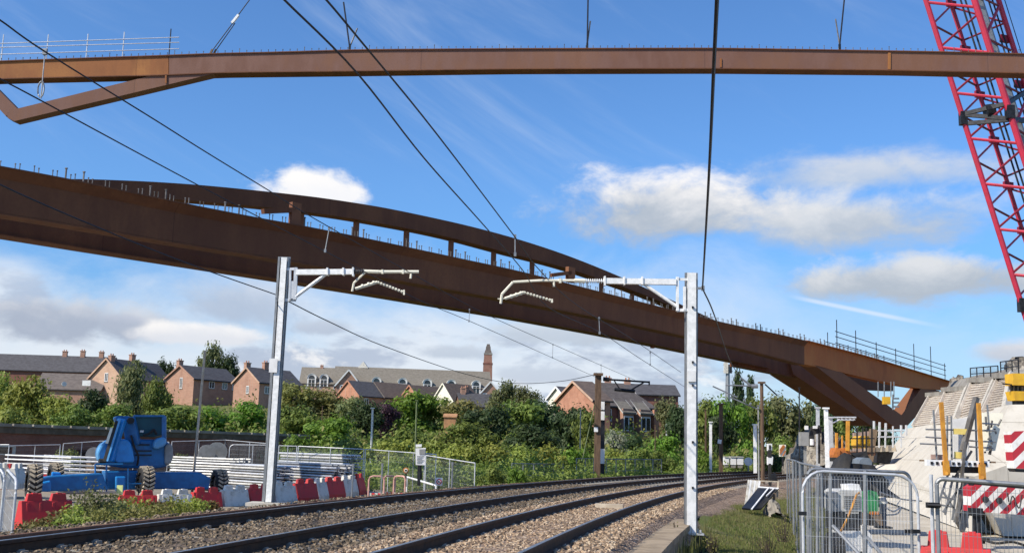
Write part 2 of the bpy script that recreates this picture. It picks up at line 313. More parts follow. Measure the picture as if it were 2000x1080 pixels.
# ------------------------------------------------------------ mesh builder and scene helpers
class MB:
    def __init__(s): s.v = []; s.f = []; s.mi = []; s.uv = {}
    def add(s, vs, fs, mi=0):
        k = len(s.v); s.v += [tuple(v) for v in vs]
        for f in fs: s.f.append(tuple(i + k for i in f)); s.mi.append(mi)
        return s
    def quad(s, a, b, c, d, mi=0, uv=None):
        s.add([a, b, c, d], [(0, 1, 2, 3)], mi)
        if uv: s.uv[len(s.f) - 1] = uv
        return s
    def hexa(s, p, mi=0):   # p: 4 bottom + 4 top corners
        return s.add(p, [(3, 2, 1, 0), (4, 5, 6, 7), (0, 1, 5, 4), (1, 2, 6, 5), (2, 3, 7, 6), (3, 0, 4, 7)], mi)
    def box(s, c, sz, rz=0, mi=0, taper=1.0):
        c = Vector(c); x, y, z = sz[0] / 2, sz[1] / 2, sz[2] / 2; r = Matrix.Rotation(rz, 3, 'Z')
        p = [c + r @ Vector(q) for q in ((-x, -y, -z), (x, -y, -z), (x, y, -z), (-x, y, -z))]
        p += [c + r @ Vector(q) for q in ((-x * taper, -y * taper, z), (x * taper, -y * taper, z), (x * taper, y * taper, z), (-x * taper, y * taper, z))]
        return s.hexa(p, mi)
    def frame(s, p, q, up=(0, 0, 1)):
        d = (Vector(q) - Vector(p)).normalized(); u = Vector(up)
        if abs(d.dot(u)) > .98: u = Vector((0, 1, 0))
        a = d.cross(u).normalized(); b = a.cross(d).normalized(); return d, a, b
    def bar(s, p, q, w, h, up=(0, 0, 1), mi=0):
        p, q = Vector(p), Vector(q); d, a, b = s.frame(p, q, up); a *= w / 2; b *= h / 2
        return s.hexa([p - a - b, p + a - b, p + a + b, p - a + b, q - a - b, q + a - b, q + a + b, q - a + b], mi)
    def tube(s, p, q, r, n=8, r2=None, mi=0, caps=True):
        p, q = Vector(p), Vector(q); d, a, b = s.frame(p, q); r2 = r if r2 is None else r2; k = len(s.v)
        for i in range(n):
            t = 2 * math.pi * i / n; o = a * math.cos(t) + b * math.sin(t)
            s.v.append(tuple(p + o * r)); s.v.append(tuple(q + o * r2))
        for i in range(n):
            j = (i + 1) % n; s.f.append((k + 2 * i, k + 2 * j, k + 2 * j + 1, k + 2 * i + 1)); s.mi.append(mi)
        if caps:
            s.f.append(tuple(k + 2 * i for i in range(n))[::-1]); s.mi.append(mi); s.f.append(tuple(k + 2 * i + 1 for i in range(n))); s.mi.append(mi)
        return s
    def path(s, pts, r, n=6, mi=0):
        for a, b in zip(pts[:-1], pts[1:]): s.tube(a, b, r, n, mi=mi)
        return s
    def sweep(s, pts, r, n=6, mi=0):
        pts = [Vector(p) for p in pts]; k = len(s.v)
        for i, p in enumerate(pts):
            q0 = pts[max(i - 1, 0)]; q1 = pts[min(i + 1, len(pts) - 1)]; d, a, b = s.frame(q0, q1)
            for j in range(n):
                t = 2 * math.pi * j / n; s.v.append(tuple(p + (a * math.cos(t) + b * math.sin(t)) * r))
        for i in range(len(pts) - 1):
            for j in range(n):
                l = (j + 1) % n; s.f.append((k + i * n + j, k + i * n + l, k + (i + 1) * n + l, k + (i + 1) * n + j)); s.mi.append(mi)
        return s
    def prism(s, poly, ext, mi=0):   # outline with real thickness
        k = len(poly); e = Vector(ext); a = [Vector(p) for p in poly]
        return s.add(a + [p + e for p in a], [tuple(range(k)), tuple(range(k, 2 * k))[::-1]] + [(i, k + i, k + (i + 1) % k, (i + 1) % k) for i in range(k)], mi)
    def band(s, top, bot, ext, mi=0):   # strip between two poly-lines, given thickness ext
        e = Vector(ext); n = len(top); top = [Vector(p) for p in top]; bot = [Vector(p) for p in bot]
        vs = top + bot + [p + e for p in top] + [p + e for p in bot]; fs = []
        for i in range(n - 1):
            fs += [(n + i, n + i + 1, i + 1, i), (2 * n + i, 2 * n + i + 1, 3 * n + i + 1, 3 * n + i), (i, i + 1, 2 * n + i + 1, 2 * n + i), (n + i + 1, n + i, 3 * n + i, 3 * n + i + 1)]
        fs += [(0, 2 * n, 3 * n, n), (n - 1, 2 * n - 1, 4 * n - 1, 3 * n - 1)]
        return s.add(vs, fs, mi)
    def build(s, name, m, parent=None, loc=None, smooth=False):
        off = Vector(loc) if loc is not None else (parent_off(parent) if parent else Vector((0, 0, 0)))
        me = bpy.data.meshes.new(name); vs = np.array(s.v, dtype=float).reshape(-1, 3) - np.array(off)
        me.from_pydata(vs.tolist(), [], s.f)
        for x in (m if isinstance(m, (list, tuple)) else [m]): me.materials.append(M[x] if isinstance(x, str) else x)
        if any(s.mi): me.polygons.foreach_set('material_index', s.mi)
        if s.uv:
            ul = me.uv_layers.new(name='UVMap')
            for fi, uvs in s.uv.items():
                for li, q in zip(me.polygons[fi].loop_indices, uvs): ul.data[li].uv = q
        if smooth: me.polygons.foreach_set('use_smooth', [True] * len(me.polygons))
        me.update(); o = bpy.data.objects.new(name, me); COL.objects.link(o)
        if parent: o.parent = parent
        else: o.location = off
        return o
def parent_off(p):
    off = Vector((0, 0, 0))
    while p: off += p.location; p = p.parent
    return off
def tag(o, label, cat, group=None):
    o['label'] = label; o['category'] = cat
    if group: o['group'] = group
    return o
def struct(o, kind='structure'): o['kind'] = kind; return o
def thing(name, loc, label, cat, group=None, rz=0):
    o = bpy.data.objects.new(name, None); COL.objects.link(o); o.location = loc; o.rotation_euler = (0, 0, rz); o.empty_display_size = .3
    return tag(o, label, cat, group)
KIDS = {}
def dup(root, loc=None, rz=None, label=None, scale=None):
    """copy of a thing with copies of its parts and sub-parts (mesh data shared)"""
    kids = {}
    for o in bpy.data.objects:
        if o.parent: kids.setdefault(o.parent.name, []).append(o)
    def rec(o, par):
        c = o.copy(); COL.objects.link(c)
        if par: c.parent = par
        for ch in kids.get(o.name, []): rec(ch, c)
        return c
    r = rec(root, None)
    if loc is not None: r.location = loc
    if rz is not None: r.rotation_euler = (0, 0, rz)
    if scale is not None: r.scale = scale
    if label: r['label'] = label
    return r
def spline(pts, n=8):
    pts = [Vector(p) for p in pts]; out = []
    for i in range(len(pts) - 1):
        p0 = pts[i - 1] if i else pts[0] * 2 - pts[1]; p1 = pts[i]; p2 = pts[i + 1]; p3 = pts[i + 2] if i + 2 < len(pts) else p2 * 2 - p1
        for k in range(n):
            t = k / n; out.append(.5 * ((2 * p1) + (p2 - p0) * t + (2 * p0 - 5 * p1 + 4 * p2 - p3) * t * t + (3 * p1 - p0 - 3 * p2 + p3) * t ** 3))
    return out + [pts[-1]]

def bevel(o, w_=.04, n=2):
    m = o.modifiers.new('bevel', 'BEVEL'); m.width = w_; m.segments = n; m.limit_method = 'ANGLE'; m.angle_limit = R(25); m.use_clamp_overlap = True
    return o
# ------------------------------------------------------------ ground, track bed
XC, YC = 249.618, -36.828
def arc(Rr, t, z=0): return Vector((XC - Rr * math.cos(t), YC + Rr * math.sin(t), z))
def sstep(a, b, x): x = min(1, max(0, (x - a) / (b - a))); return x * x * (3 - 2 * x)
def hz(x, y):
    """height of the ground: flat works site, then a bank and a hillside"""
    a = x / max(y, 1.0)
    side = sstep(.08, .24, a)
    y0 = 78 + 44 * side; y1 = 235 + 60 * side
    left = 1 - sstep(-.30, .02, a)
    h = (10.0 - 5.5 * side) * sstep(y0, y1, y)
    h += 6 * sstep(260, 420, y) * (1 - side)
    rr = math.hypot(x - XC, y - YC)
    out = sstep(300, 315, rr) * 0
    n = .12 * math.sin(x * .31 + 1.3) * math.sin(y * .27) * min(1, y / 20)
    return -1.0 + max(0, h) + n * (1 if y > 95 else .12)
xs = np.unique(np.concatenate([np.linspace(-60, 70, 66), np.linspace(-220, 220, 45), np.linspace(-900, 900, 25), [-2500, 2500]]))
ys = np.unique(np.concatenate([np.linspace(-30, 120, 76), np.linspace(120, 450, 56), np.linspace(450, 1200, 12), [2000, 4000]]))
vs = [(x, y, hz(x, y)) for y in ys for x in xs]; nx = len(xs)
fs = [(j * nx + i, j * nx + i + 1, (j + 1) * nx + i + 1, (j + 1) * nx + i) for j in range(len(ys) - 1) for i in range(nx - 1)]
g_ = MB(); g_.add(vs, fs); struct(g_.build('ground', 'ground', smooth=True))
# ballast bank under both tracks
def ring_strip(prof, t0, t1, n, jit=0.0):
    b = MB(); k = len(prof); vs = []
    for i in range(n + 1):
        t = t0 + (t1 - t0) * i / n
        for j, (rr, z) in enumerate(prof):
            e = (random.random() - .5) * jit if 0 < j < k - 1 else 0
            vs.append(arc(rr + e, t, z + (random.random() - .5) * jit * .25 if 0 < j < k - 1 else z))
    fs = [(i * k + j, i * k + j + 1, (i + 1) * k + j + 1, (i + 1) * k + j) for i in range(n) for j in range(k - 1)]
    b.add(vs, [f[::-1] for f in fs]); return b
T0, T1 = .10, .62
prof_l = [(264.6, -1.06), (263.2, -.72), (261.6, -.16), (261.1, -.03), (260.3, -.02), (259.2, .0), (258.5, .035), (257.9, .0), (257.2, -.005), (256.9, -.03), (256.55, -.05)]
prof_r = [(256.55, -.05), (256.2, -.03), (255.9, .0), (255.3, .02), (254.9, .035), (254.5, .02), (254.0, .0), (253.7, -.03), (253.50, -.10), (253.36, -.17)]
TK = .2465                                   # the edging boards stop here; beyond, the stone runs down to the cess
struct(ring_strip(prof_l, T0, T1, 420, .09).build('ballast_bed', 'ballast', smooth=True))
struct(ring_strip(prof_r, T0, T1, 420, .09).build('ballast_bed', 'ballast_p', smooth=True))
VR = [249.6, 250.6, 251.6, 252.3, 252.7, 253.0, 253.2]
VZ_A = [-1.05, -.97, -.85, -.78, -.74, -.70, -.66]; VZ_B = [-1.05, -.86, -.56, -.42, -.34, -.29, -.27]
def verge_z(rr, t):
    k_ = sstep(.228, .262, t); return float(np.interp(rr, VR, VZ_A)) * (1 - k_) + float(np.interp(rr, VR, VZ_B)) * k_
vg = MB(); nt_ = 300
for i in range(nt_ + 1):
    t = T0 + (T1 - T0) * i / nt_
    for rr in VR: vg.v.append(tuple(arc(rr + (random.random() - .5) * .08, t, verge_z(rr, t) + (random.random() - .5) * .03)))
nv = len(VR); vg.f = [(a * nv + j, (a + 1) * nv + j, (a + 1) * nv + j + 1, a * nv + j + 1)[::-1] for a in range(nt_) for j in range(nv - 1)]; vg.mi = [0] * len(vg.f)
struct(vg.build('verge', 'ground', smooth=True))
gp = MB(); gp.v = []; GR = [250.7, 251.3, 252.0, 252.6, 252.95]
for i in range(41):
    t = T0 + (.2285 - T0) * i / 40
    for k, rr in enumerate(GR): q = rr + .12 * math.sin(i * 1.7 + k); gp.v.append(tuple(arc(q, t - (.004 * math.sin(k * 2.1) if i == 40 else 0), verge_z(q, t) + .03 + random.random() * .02)))
gp.f = [(a * 5 + j, (a + 1) * 5 + j, (a + 1) * 5 + j + 1, a * 5 + j + 1)[::-1] for a in range(40) for j in range(4)]; gp.mi = [0] * len(gp.f)
struct(gp.build('gravel_path', 'ballast_p', smooth=True))
sh = MB(); nt_ = 220; SR = [(0.0, .015), (.25, .012), (.55, .012), (.85, .010), (1.0, -.03)]      # shoulder of spilt stone, narrow at the boards and wider beyond
for i in range(nt_ + 1):
    t = TK - .02 + (T1 - TK + .02) * i / nt_; wd_ = .35 + 1.15 * sstep(TK, TK + .10, t) + .18 * math.sin(t * 190) + .1 * math.sin(t * 431)
    for u, dz in SR:
        rr = 253.38 - wd_ * u; sh.v.append(tuple(arc(rr, t, max(verge_z(min(rr, 253.2), t), -.17 - .3 * u * u if t < TK else -9) + dz + (.08 * (1 - u) if t > TK else 0) + random.random() * .02)))
sh.f = [(a * 5 + j, (a + 1) * 5 + j, (a + 1) * 5 + j + 1, a * 5 + j + 1) for a in range(nt_) for j in range(4)]; sh.mi = [0] * len(sh.f)
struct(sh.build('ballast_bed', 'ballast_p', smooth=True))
# loose stones lying on the ballast where it is close
def stone_cloud(n, r0, r1, ymax, cmat, name):
    s = MB(); base = np.array([(-1, -1, -.7), (1, -1, -.7), (1, 1, -.7), (-1, 1, -.7), (-.8, -.8, .7), (.7, -.9, .8), (.8, .7, .6), (-.7, .8, .75)])
    fb = [(3, 2, 1, 0), (4, 5, 6, 7), (0, 1, 5, 4), (1, 2, 6, 5), (2, 3, 7, 6), (3, 0, 4, 7)]
    V_ = []; F_ = []
    for i in range(n):
        y = 9 + (ymax - 9) * random.random() ** 1.9; rr = r0 + (r1 - r0) * random.random()
        if min(abs(rr - q) for q in (254.234, 255.669, 257.441, 259.645)) < .10: continue
        t = math.asin(min(.99, (y - YC) / rr)); p = arc(rr, t, .02 if rr > 253.2 else -.05)
        sz = .013 + .014 * random.random(); a = random.random() * 6.28; c, s_ = math.cos(a), math.sin(a); k = len(V_)
        j = base * sz * (.45 + .85 * rng.random(base.shape))
        for q in j: V_.append((p.x + c * q[0] - s_ * q[1], p.y + s_ * q[0] + c * q[1], p.z + q[2] * .8 + .012))
        F_ += [tuple(x + k for x in f) for f in fb]
    s.add(V_, F_); return struct(s.build(name, cmat), 'stuff')
def stone_mat(name, cols):
    m = bpy.data.materials.new(name); m.use_nodes = True; t = m.node_tree; q = NG(t); b = t.nodes['Principled BSDF']; b.inputs['Roughness'].default_value = .9
    gm = q.n('ShaderNodeNewGeometry'); cr = q.n('ShaderNodeValToRGB'); cr.color_ramp.interpolation = 'CONSTANT'; t.links.new(gm.outputs['Random Per Island'], cr.inputs[0])
    e = cr.color_ramp.elements
    while len(e) < len(cols): e.new(.5)
    for i, c in enumerate(cols): e[i].position = i / len(cols); e[i].color = (*c, 1)
    t.links.new(cr.outputs[0], b.inputs['Base Color']); return m
M['st_a'] = stone_mat('loose_brown_stone', [(0.100, 0.075, 0.049), (0.200, 0.144, 0.091), (0.065, 0.050, 0.035), (0.280, 0.216, 0.143), (0.140, 0.101, 0.060)])
M['st_b'] = stone_mat('loose_pink_stone', [(0.310, 0.211, 0.134), (0.420, 0.298, 0.189), (0.170, 0.120, 0.080), (0.520, 0.403, 0.277), (0.230, 0.158, 0.101)])
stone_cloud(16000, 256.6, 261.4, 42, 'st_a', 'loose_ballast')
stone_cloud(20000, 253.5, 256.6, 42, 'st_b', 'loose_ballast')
# the ballast's retaining edge: concrete boards with a step down to the cess
kb = MB()
for i in range(60):
    a0 = T0 + .006 * i; a1 = a0 + .00585
    if a1 > TK: break
    kb.hexa([arc(253.14, a0, -.9), arc(253.02, a0, -.9), arc(253.02, a1, -.9), arc(253.14, a1, -.9), arc(253.14, a0, -.20), arc(253.02, a0, -.20), arc(253.02, a1, -.20), arc(253.14, a1, -.20)])
    kb.hexa([arc(253.44, a0, -.235), arc(252.98, a0, -.235), arc(252.98, a1, -.235), arc(253.44, a1, -.235), arc(253.44, a0, -.125), arc(252.98, a0, -.125), arc(252.98, a1, -.125), arc(253.44, a1, -.125)])
M['edge'] = mat('tan_edging', (.34, .265, .18), .95, 0, (.24, .185, .125), 3, bump=.4, bscale=16)
struct(kb.build('kerb', 'edge'))
# ------------------------------------------------------------ railway track
def rail_mesh(rr, top=.17, r0=T0, r1=T1):
    """flat-bottom rail: foot, web, head; the head's running surface is worn bright"""
    prof = [(-.07, 0), (.07, 0), (.07, .012), (.012, .030), (.010, .105), (.036, .118), (.036, .150), (.027, .159), (-.027, .159), (-.036, .150), (-.036, .118), (-.010, .105), (-.012, .030), (-.07, .012)]
    b = MB(); n = 220; k = len(prof); vs = []; fs = []; mi = []
    for i in range(n + 1):
        t = r0 + (r1 - r0) * i / n
        for (a, h) in prof: vs.append(arc(rr + a, t, top - .159 + h))
    for i in range(n):
        for j in range(k):
            l = (j + 1) % k; fs.append((i * k + j, i * k + l, (i + 1) * k + l, (i + 1) * k + j)); mi.append(1 if j in (7, ) else 0)
    b.v = [tuple(v) for v in vs]; b.f = fs; b.mi = mi; return b
def track(name, label, r_in, r_out, seed):
    rm = (r_in + r_out) / 2; root = thing(name, arc(rm, .2, 0), label, 'railway track', 'railway tracks')
    for rr in (r_in, r_out): rail_mesh(rr).build('rail', ['rail_s', 'rail_t'], root)
    half = (r_out - r_in) / 2 + .52
    sl = MB()   # concrete sleeper with its rail pads and clips
    sl.hexa([(-half, -.14, -.19), (half, -.14, -.19), (half, .14, -.19), (-half, .14, -.19), (-half, -.11, .008), (half, -.11, .008), (half, .11, .008), (-half, .11, .008)])
    for s in (-1, 1):
        for o in (-1, 1):
            sl.box((s * (r_out - r_in) / 2 + o * .115, 0, .028), (.07, .12, .045))
            sl.tube((s * (r_out - r_in) / 2 + o * .10, -.05, .055), (s * (r_out - r_in) / 2 + o * .10, .05, .055), .011, 5)
    first = None; sp = .72; n = int(rm * (.50 - .182) / sp)
    for i in range(min(n, 98)):
        t = .182 + sp * i / rm; p = arc(rm, t, -.004 + .006 * random.random())
        if first is None:
            first = sl.build('sleeper', 'conc_d', None, loc=(0, 0, 0)); o = first
        else:
            o = first.copy(); COL.objects.link(o)
        o.parent = root; o.location = p - root.location; o.rotation_euler = (0, 0, -t + (random.random() - .5) * .012)
    return root
track('railway_track', 'nearer railway track, on pinkish ballast beside the concrete edging', 254.234, 255.669, 1)
track('railway_track', 'farther railway track, on dark brown ballast beside the works yard', 257.441, 259.645, 2)
sr = rail_mesh(260.42, top=.11, r0=.15, r1=.50); o = sr.build('spare_rail', 'rust', loc=arc(260.42, .2, 0)); tag(o, 'rusty brown spare rail lying along the far edge of the ballast', 'rail')
# an offcut sleeper block lying between the rails of the near track
bb = MB(); p = at(1190, 987, 25); p.z = .06
bb.box(p, (.62, .16, .13), R(-12)); o = bb.build('timber_offcut', 'wood_l', loc=p); tag(o, 'pale timber offcut lying between the rails of the nearer track', 'timber block')
# yard hardcore (left) and concrete slab (right) as thin sheets above the ground
yb = MB(); yb.add([(-60, 18, -.965), (-60, 62, -.965), (-8, 62, -.965), (-2.8, 46, -.965), (-9, 26, -.965), (-14, 18, -.965)], [(5, 4, 3, 2, 1, 0)]); struct(yb.build('yard', 'yard'))
sb = MB(); c0 = atz(1585, 1090, -.96); c1 = atz(1600, 985, -.96); c2 = atz(1660, 950, -.96)
sb.add([(c0.x, c0.y - 8, -.96), (60, 8, -.96), (60, 90, -.96), (c2.x, c2.y, -.96), (c1.x, c1.y, -.96), (c0.x, c0.y, -.96)], [(0, 1, 2, 3, 4, 5)]); struct(sb.build('concrete_apron', 'slab'))
pb = MB(); a, b_, c_, d = atz(1345, 988, -.955), atz(1540, 1000, -.955), atz(1540, 992, -.955), atz(1345, 984, -.955); pb.add([a, b_, c_, d], [(0, 1, 2, 3)]); struct(pb.build('path', 'conc_d'))
# ------------------------------------------------------------ the footbridge over the tracks
BA = at(0, 420, 36.0); BD = Vector((.659, .753, 0)).normalized(); BN = Vector((-BD.y, BD.x, 0))
def pl(px, py, off=0.0):
    """point where the sight line meets the upright plane of the bridge side (off metres towards the far side)"""
    d = ray(px, py); n = BN; o = BA + n * off
    return EYE + d * ((o - EYE).dot(n) / d.dot(n))
def lerp_pts(pts, xs_):
    X = [p[0] for p in pts]; Yv = [p[1] for p in pts]; return [(x, float(np.interp(x, X, Yv))) for x in xs_]
def smooth_line(pts, xs_, sig=45):
    X = np.linspace(pts[0][0] - 200, pts[-1][0] + 200, 1400); Yl = np.interp(X, [p[0] for p in pts], [p[1] for p in pts])
    s0 = (pts[1][1] - pts[0][1]) / (pts[1][0] - pts[0][0]); s1 = (pts[-1][1] - pts[-2][1]) / (pts[-1][0] - pts[-2][0])
    Yl = np.where(X < pts[0][0], pts[0][1] + s0 * (X - pts[0][0]), Yl); Yl = np.where(X > pts[-1][0], pts[-1][1] + s1 * (X - pts[-1][0]), Yl)
    dx = X[1] - X[0]; kx = np.arange(-int(3 * sig / dx), int(3 * sig / dx) + 1) * dx; kk = np.exp(-.5 * (kx / sig) ** 2); kk /= kk.sum()
    Ys = np.convolve(np.pad(Yl, len(kx) // 2, mode='edge'), kk, 'valid'); return [(x, float(np.interp(x, X, Ys))) for x in xs_]
W = 5.2                                                     # deck width
top_px = [(-90, 307), (0, 323), (127, 347), (250, 373), (377, 400), (500, 424), (575, 437), (705, 463), (803, 484), (900, 505), (1000, 526), (1179, 572), (1359, 617), (1400, 628), (1500, 648), (1596, 671), (1700, 698), (1858, 746)]
led_px = [(-90, 402), (0, 415), (171, 443), (343, 472), (500, 497), (750, 540), (1000, 585), (1179, 620), (1359, 659), (1400, 668), (1500, 692), (1571, 711)]
bot_px = [(-90, 444), (0, 457), (171, 485), (343, 512), (500, 537), (750, 577), (1000, 619), (1179, 652), (1359, 689), (1450, 708), (1505, 719)]
arT_px = [(60, 352), (150, 349), (300, 355), (400, 362), (500, 372), (620, 385), (750, 405), (900, 437), (1000, 463), (1100, 495), (1200, 535), (1300, 580), (1400, 628), (1430, 640)]
arB_px = [(60, 384), (150, 383), (300, 390), (400, 399), (500, 407), (620, 421), (700, 433), (830, 457), (900, 473), (1000, 501), (1080, 520), (1130, 535), (1250, 576), (1330, 610), (1430, 650)]
xsn = list(range(-265, 1571, 25)) + [1571]
topn = [(x, y + 5.5 - 4.0 * (x + 90) / 1660) for x, y in smooth_line(top_px, xsn, 30)]; ledn = smooth_line(led_px, xsn, 30)
bridge = thing('footbridge', pl(700, 560), 'brown weathering-steel footbridge crossing low over both tracks, arched girder on its far side', 'bridge')
# near girder: closed box with an overhanging top flange
ng = MB()
T = [pl(x, y) for x, y in topn]; B = [pl(x, y) for x, y in ledn]
drop = Vector((0, 0, -.05))
ng.band([p + drop for p in T], B, BN * .75)
ng.build('near_girder', 'corten', bridge)
fl = MB(); tt = [p - BN * .34 for p in T]; tb = [p - BN * .34 + drop for p in T]; fl.band(tt, tb, BN * 1.34)
lip = [p + Vector((0, 0, -.36)) - BN * .004 for p in T]; n_ = len(T); lo2 = [p - BN * .30 + drop for p in T]      # the flange's sloping underside
fl.add(lo2 + lip, [(i, n_ + i, n_ + i + 1, i + 1) for i in range(n_ - 1)])
tt = [p - BN * .004 + drop * .2 for p in B]; fl.band(tt, [p + drop for p in tt], BN * .80); fl.build('flange', 'corten', bridge)
# end length: the girder goes on as a beam of fresher, orange rust to the abutment
xse = [1571, 1600, 1640, 1680, 1720, 1760, 1800, 1856]
teb = lerp_pts([(1571, 664.5), (1596, 671), (1700, 698), (1858, 746)], xse); beb = lerp_pts([(1571, 711), (1645, 727), (1700, 740), (1780, 757), (1841, 763), (1856, 762)], xse)
Te = [pl(x, y) for x, y in teb]; Be = [pl(x, y) for x, y in beb]
e = MB(); e.band([p + drop for p in Te], Be, BN * .75); e.band([p - BN * .26 for p in Te], [p - BN * .26 + drop for p in Te], BN * 1.2)
e.build('end_beam', 'corten_end', bridge)
# the same beam on the far side of the deck
shift = BN * (W + .2)
e = MB(); e.band([p + shift + drop for p in Te], [p + shift for p in Be], BN * .75); e.build('end_beam', 'corten', bridge)
# inclined legs: near one, far one
def leg(q, off, th, m, name='leg'):
    b = MB(); P4 = [pl(x, y, off) for x, y in q]; b.prism(P4, BN * th); return b.build(name, m, bridge)
leg([(1590, 712), (1646, 728), (1766, 814), (1770, 838), (1750, 836)], 0, 1.15, 'corten_leg', 'near_leg')
leg([(1766, 838), (1752, 822), (1800, 757), (1836, 763)], .05, 1.0, 'corten_leg', 'rear_strut')
# far girder: lower chord seen under the near one, and its leg
xsf = list(range(-265, 1505, 25)) + [1505]
botf = smooth_line(bot_px, xsf, 30); Bf = [pl(x, y, W) for x, y in botf]
far = MB(); zt = [Vector((p.x, p.y, p.z + 1.75)) for p in Bf]
far.band(zt, Bf, BN * .75); far.build('far_girder', 'corten', bridge)
fl = MB(); q0 = [p - BN * .12 for p in Bf]; fl.band(q0, [p + drop for p in q0], BN * .99); fl.build('flange', 'corten', bridge)
leg([(1540, 698), (1571, 713), (1718, 819), (1714, 832), (1700, 830), (1550, 731)], W, 2.1, 'corten_leg', 'far_leg')
# deck cross beams between the girders
for x in range(-60, 1560, 150):
    cb = MB(); y = float(np.interp(x, [p[0] for p in ledn], [p[1] for p in ledn])); p = pl(x, y) + Vector((0, 0, 1.42)); cb.bar(p + BN * .5, p + BN * (W + .1), .16, .16); cb.build('cross_beam', 'corten', bridge)
# arched upper chord on the far side with its posts
xsa = list(range(60, 1431, 20)) + [1430]
aT = smooth_line(arT_px, xsa, 35); aB = smooth_line(arB_px, xsa, 30)
A1 = [pl(x, y, W) for x, y in aT]; A2 = [pl(x, y - 4.5, W) for x, y in aB]
ar = MB(); ar.band(A1, A2, BN * .8); ar.build('arch_chord', 'corten', bridge)
for x in (597, 705, 803, 890, 973, 1048, 1183, 1243, 1283):
    y = float(np.interp(x, [p[0] for p in aB], [p[1] for p in aB])); p = pl(x, y, W + .05); b = MB(); zb = p.z - 3.2
    b.box((p.x + BN.x * .35, p.y + BN.y * .35, (p.z + zb) / 2 + .05), (.24, .20, p.z - zb), math.atan2(BD.y, BD.x)); b.build('post', 'corten_leg', bridge)
for x0, x1, y0, y1 in ((565, 587, 399, 438), (1106, 1122, 524, 550)):
    a = pl((x0 + x1) / 2, y1, .2); t_ = pl((x0 + x1) / 2, y0, .2); b = MB(); wd = (pl(x1, y1, .2) - pl(x0, y1, .2)).length
    b.box(((a.x + t_.x) / 2, (a.y + t_.y) / 2, (a.z + t_.z) / 2), (wd * .80, .22, t_.z - a.z + .1), math.atan2(BD.y, BD.x)); b.build('stub_column', 'corten_leg', bridge)
    b = MB(); q = t_ + Vector((0, 0, -.25)); b.bar(q, q - BD * 1.6 + Vector((0, 0, -.35)), .22, .2); b.build('gusset', 'corten', bridge)
# shear studs standing along the near top flange, some tall bolted brackets between them
topn2 = smooth_line(top_px, list(range(-90, 1860, 3)), 20); tx = [p[0] for p in topn2]; ty = [p[1] for p in topn2]
studs = []
d0 = 0; total = 62.0; k = 0; start = pl(-60, 312)
def on_top(s):
    """point on the flange at s metres along the bridge"""
    p = start + BD * s; q = C3.transposed() @ (Vector((p.x, p.y, 5)) - EYE)
    # find pixel column of this plan position, then the flange height there
    lo, hi = -90, 1858
    for _ in range(40):
        m_ = (lo + hi) / 2; w_ = pl(m_, float(np.interp(m_, tx, ty)))
        if (w_ - start).dot(BD) < s: lo = m_
        else: hi = m_
    return pl(lo, float(np.interp(lo, tx, ty)))
s = .3; big = 0
while s < 74:
    p = on_top(s) - Vector((0, 0, .09 * (1 - s / 74))); pair = (0, .16)
    for dlt in pair: studs.append((p + BD * dlt + BN * .25, .27 + .06 * random.random(), .017))
    big += 1
    if big % 5 in (0, 1): studs.append((p + BD * .45 + BN * .2, .46, .032))
    s += .66
rest = MB()
for i, (p, h, r) in enumerate(studs):
    if i < 98:
        b = MB(); b.tube(p, p + Vector((0, 0, h)), r, 6); b.tube(p + Vector((0, 0, h)), p + Vector((0, 0, h + .035)), r * 1.7, 6); b.build('shear_stud', 'stud', bridge)
    else:
        rest.tube(p, p + Vector((0, 0, h)), r, 6); rest.tube(p + Vector((0, 0, h)), p + Vector((0, 0, h + .035)), r * 1.7, 6)
struct(rest.build('shear_studs', 'stud', bridge), 'stuff')
# scaffold handrails at the bridge end (both sides of the deck)
def handrail(name, label, pts, posts, rails, off, m, up=0.0):
    """pts: px line of the deck edge; posts: px columns with extra height"""
    base = [pl(x, y, off) for x, y in pts]; root = thing(name, base[0], label, 'handrail')
    for x, h in posts:
        y = float(np.interp(x, [p[0] for p in pts], [p[1] for p in pts])); p = pl(x, y, off); b = MB(); b.tube(p, p + Vector((0, 0, h)), .035, 6); b.build('post', m, root)
    for h in rails:
        b = MB(); b.tube(base[0] + Vector((0, 0, h)), base[-1] + Vector((0, 0, h)), .032, 6); b.build('rail', m, root)
    return root
handrail('scaffold_handrail', 'dark tube handrail along the near edge of the bridge end', [(1632, 682), (1700, 699), (1848, 744)],
         [(1635, 2.3), (1672, 1.9), (1712, 1.45), (1750, 1.45), (1786, 2.4), (1819, 2.7), (1846, 1.6)], (1.38, .98, .5), -.1, 'dark')
handrail('scaffold_handrail', 'thin tube handrail along the far edge of the bridge end', [(1610, 690), (1700, 713), (1800, 742)],
         [(1617, 1.9), (1657, 1.3), (1692, 1.3), (1727, 1.3), (1760, 1.2)], (1.05,), W, 'dark')

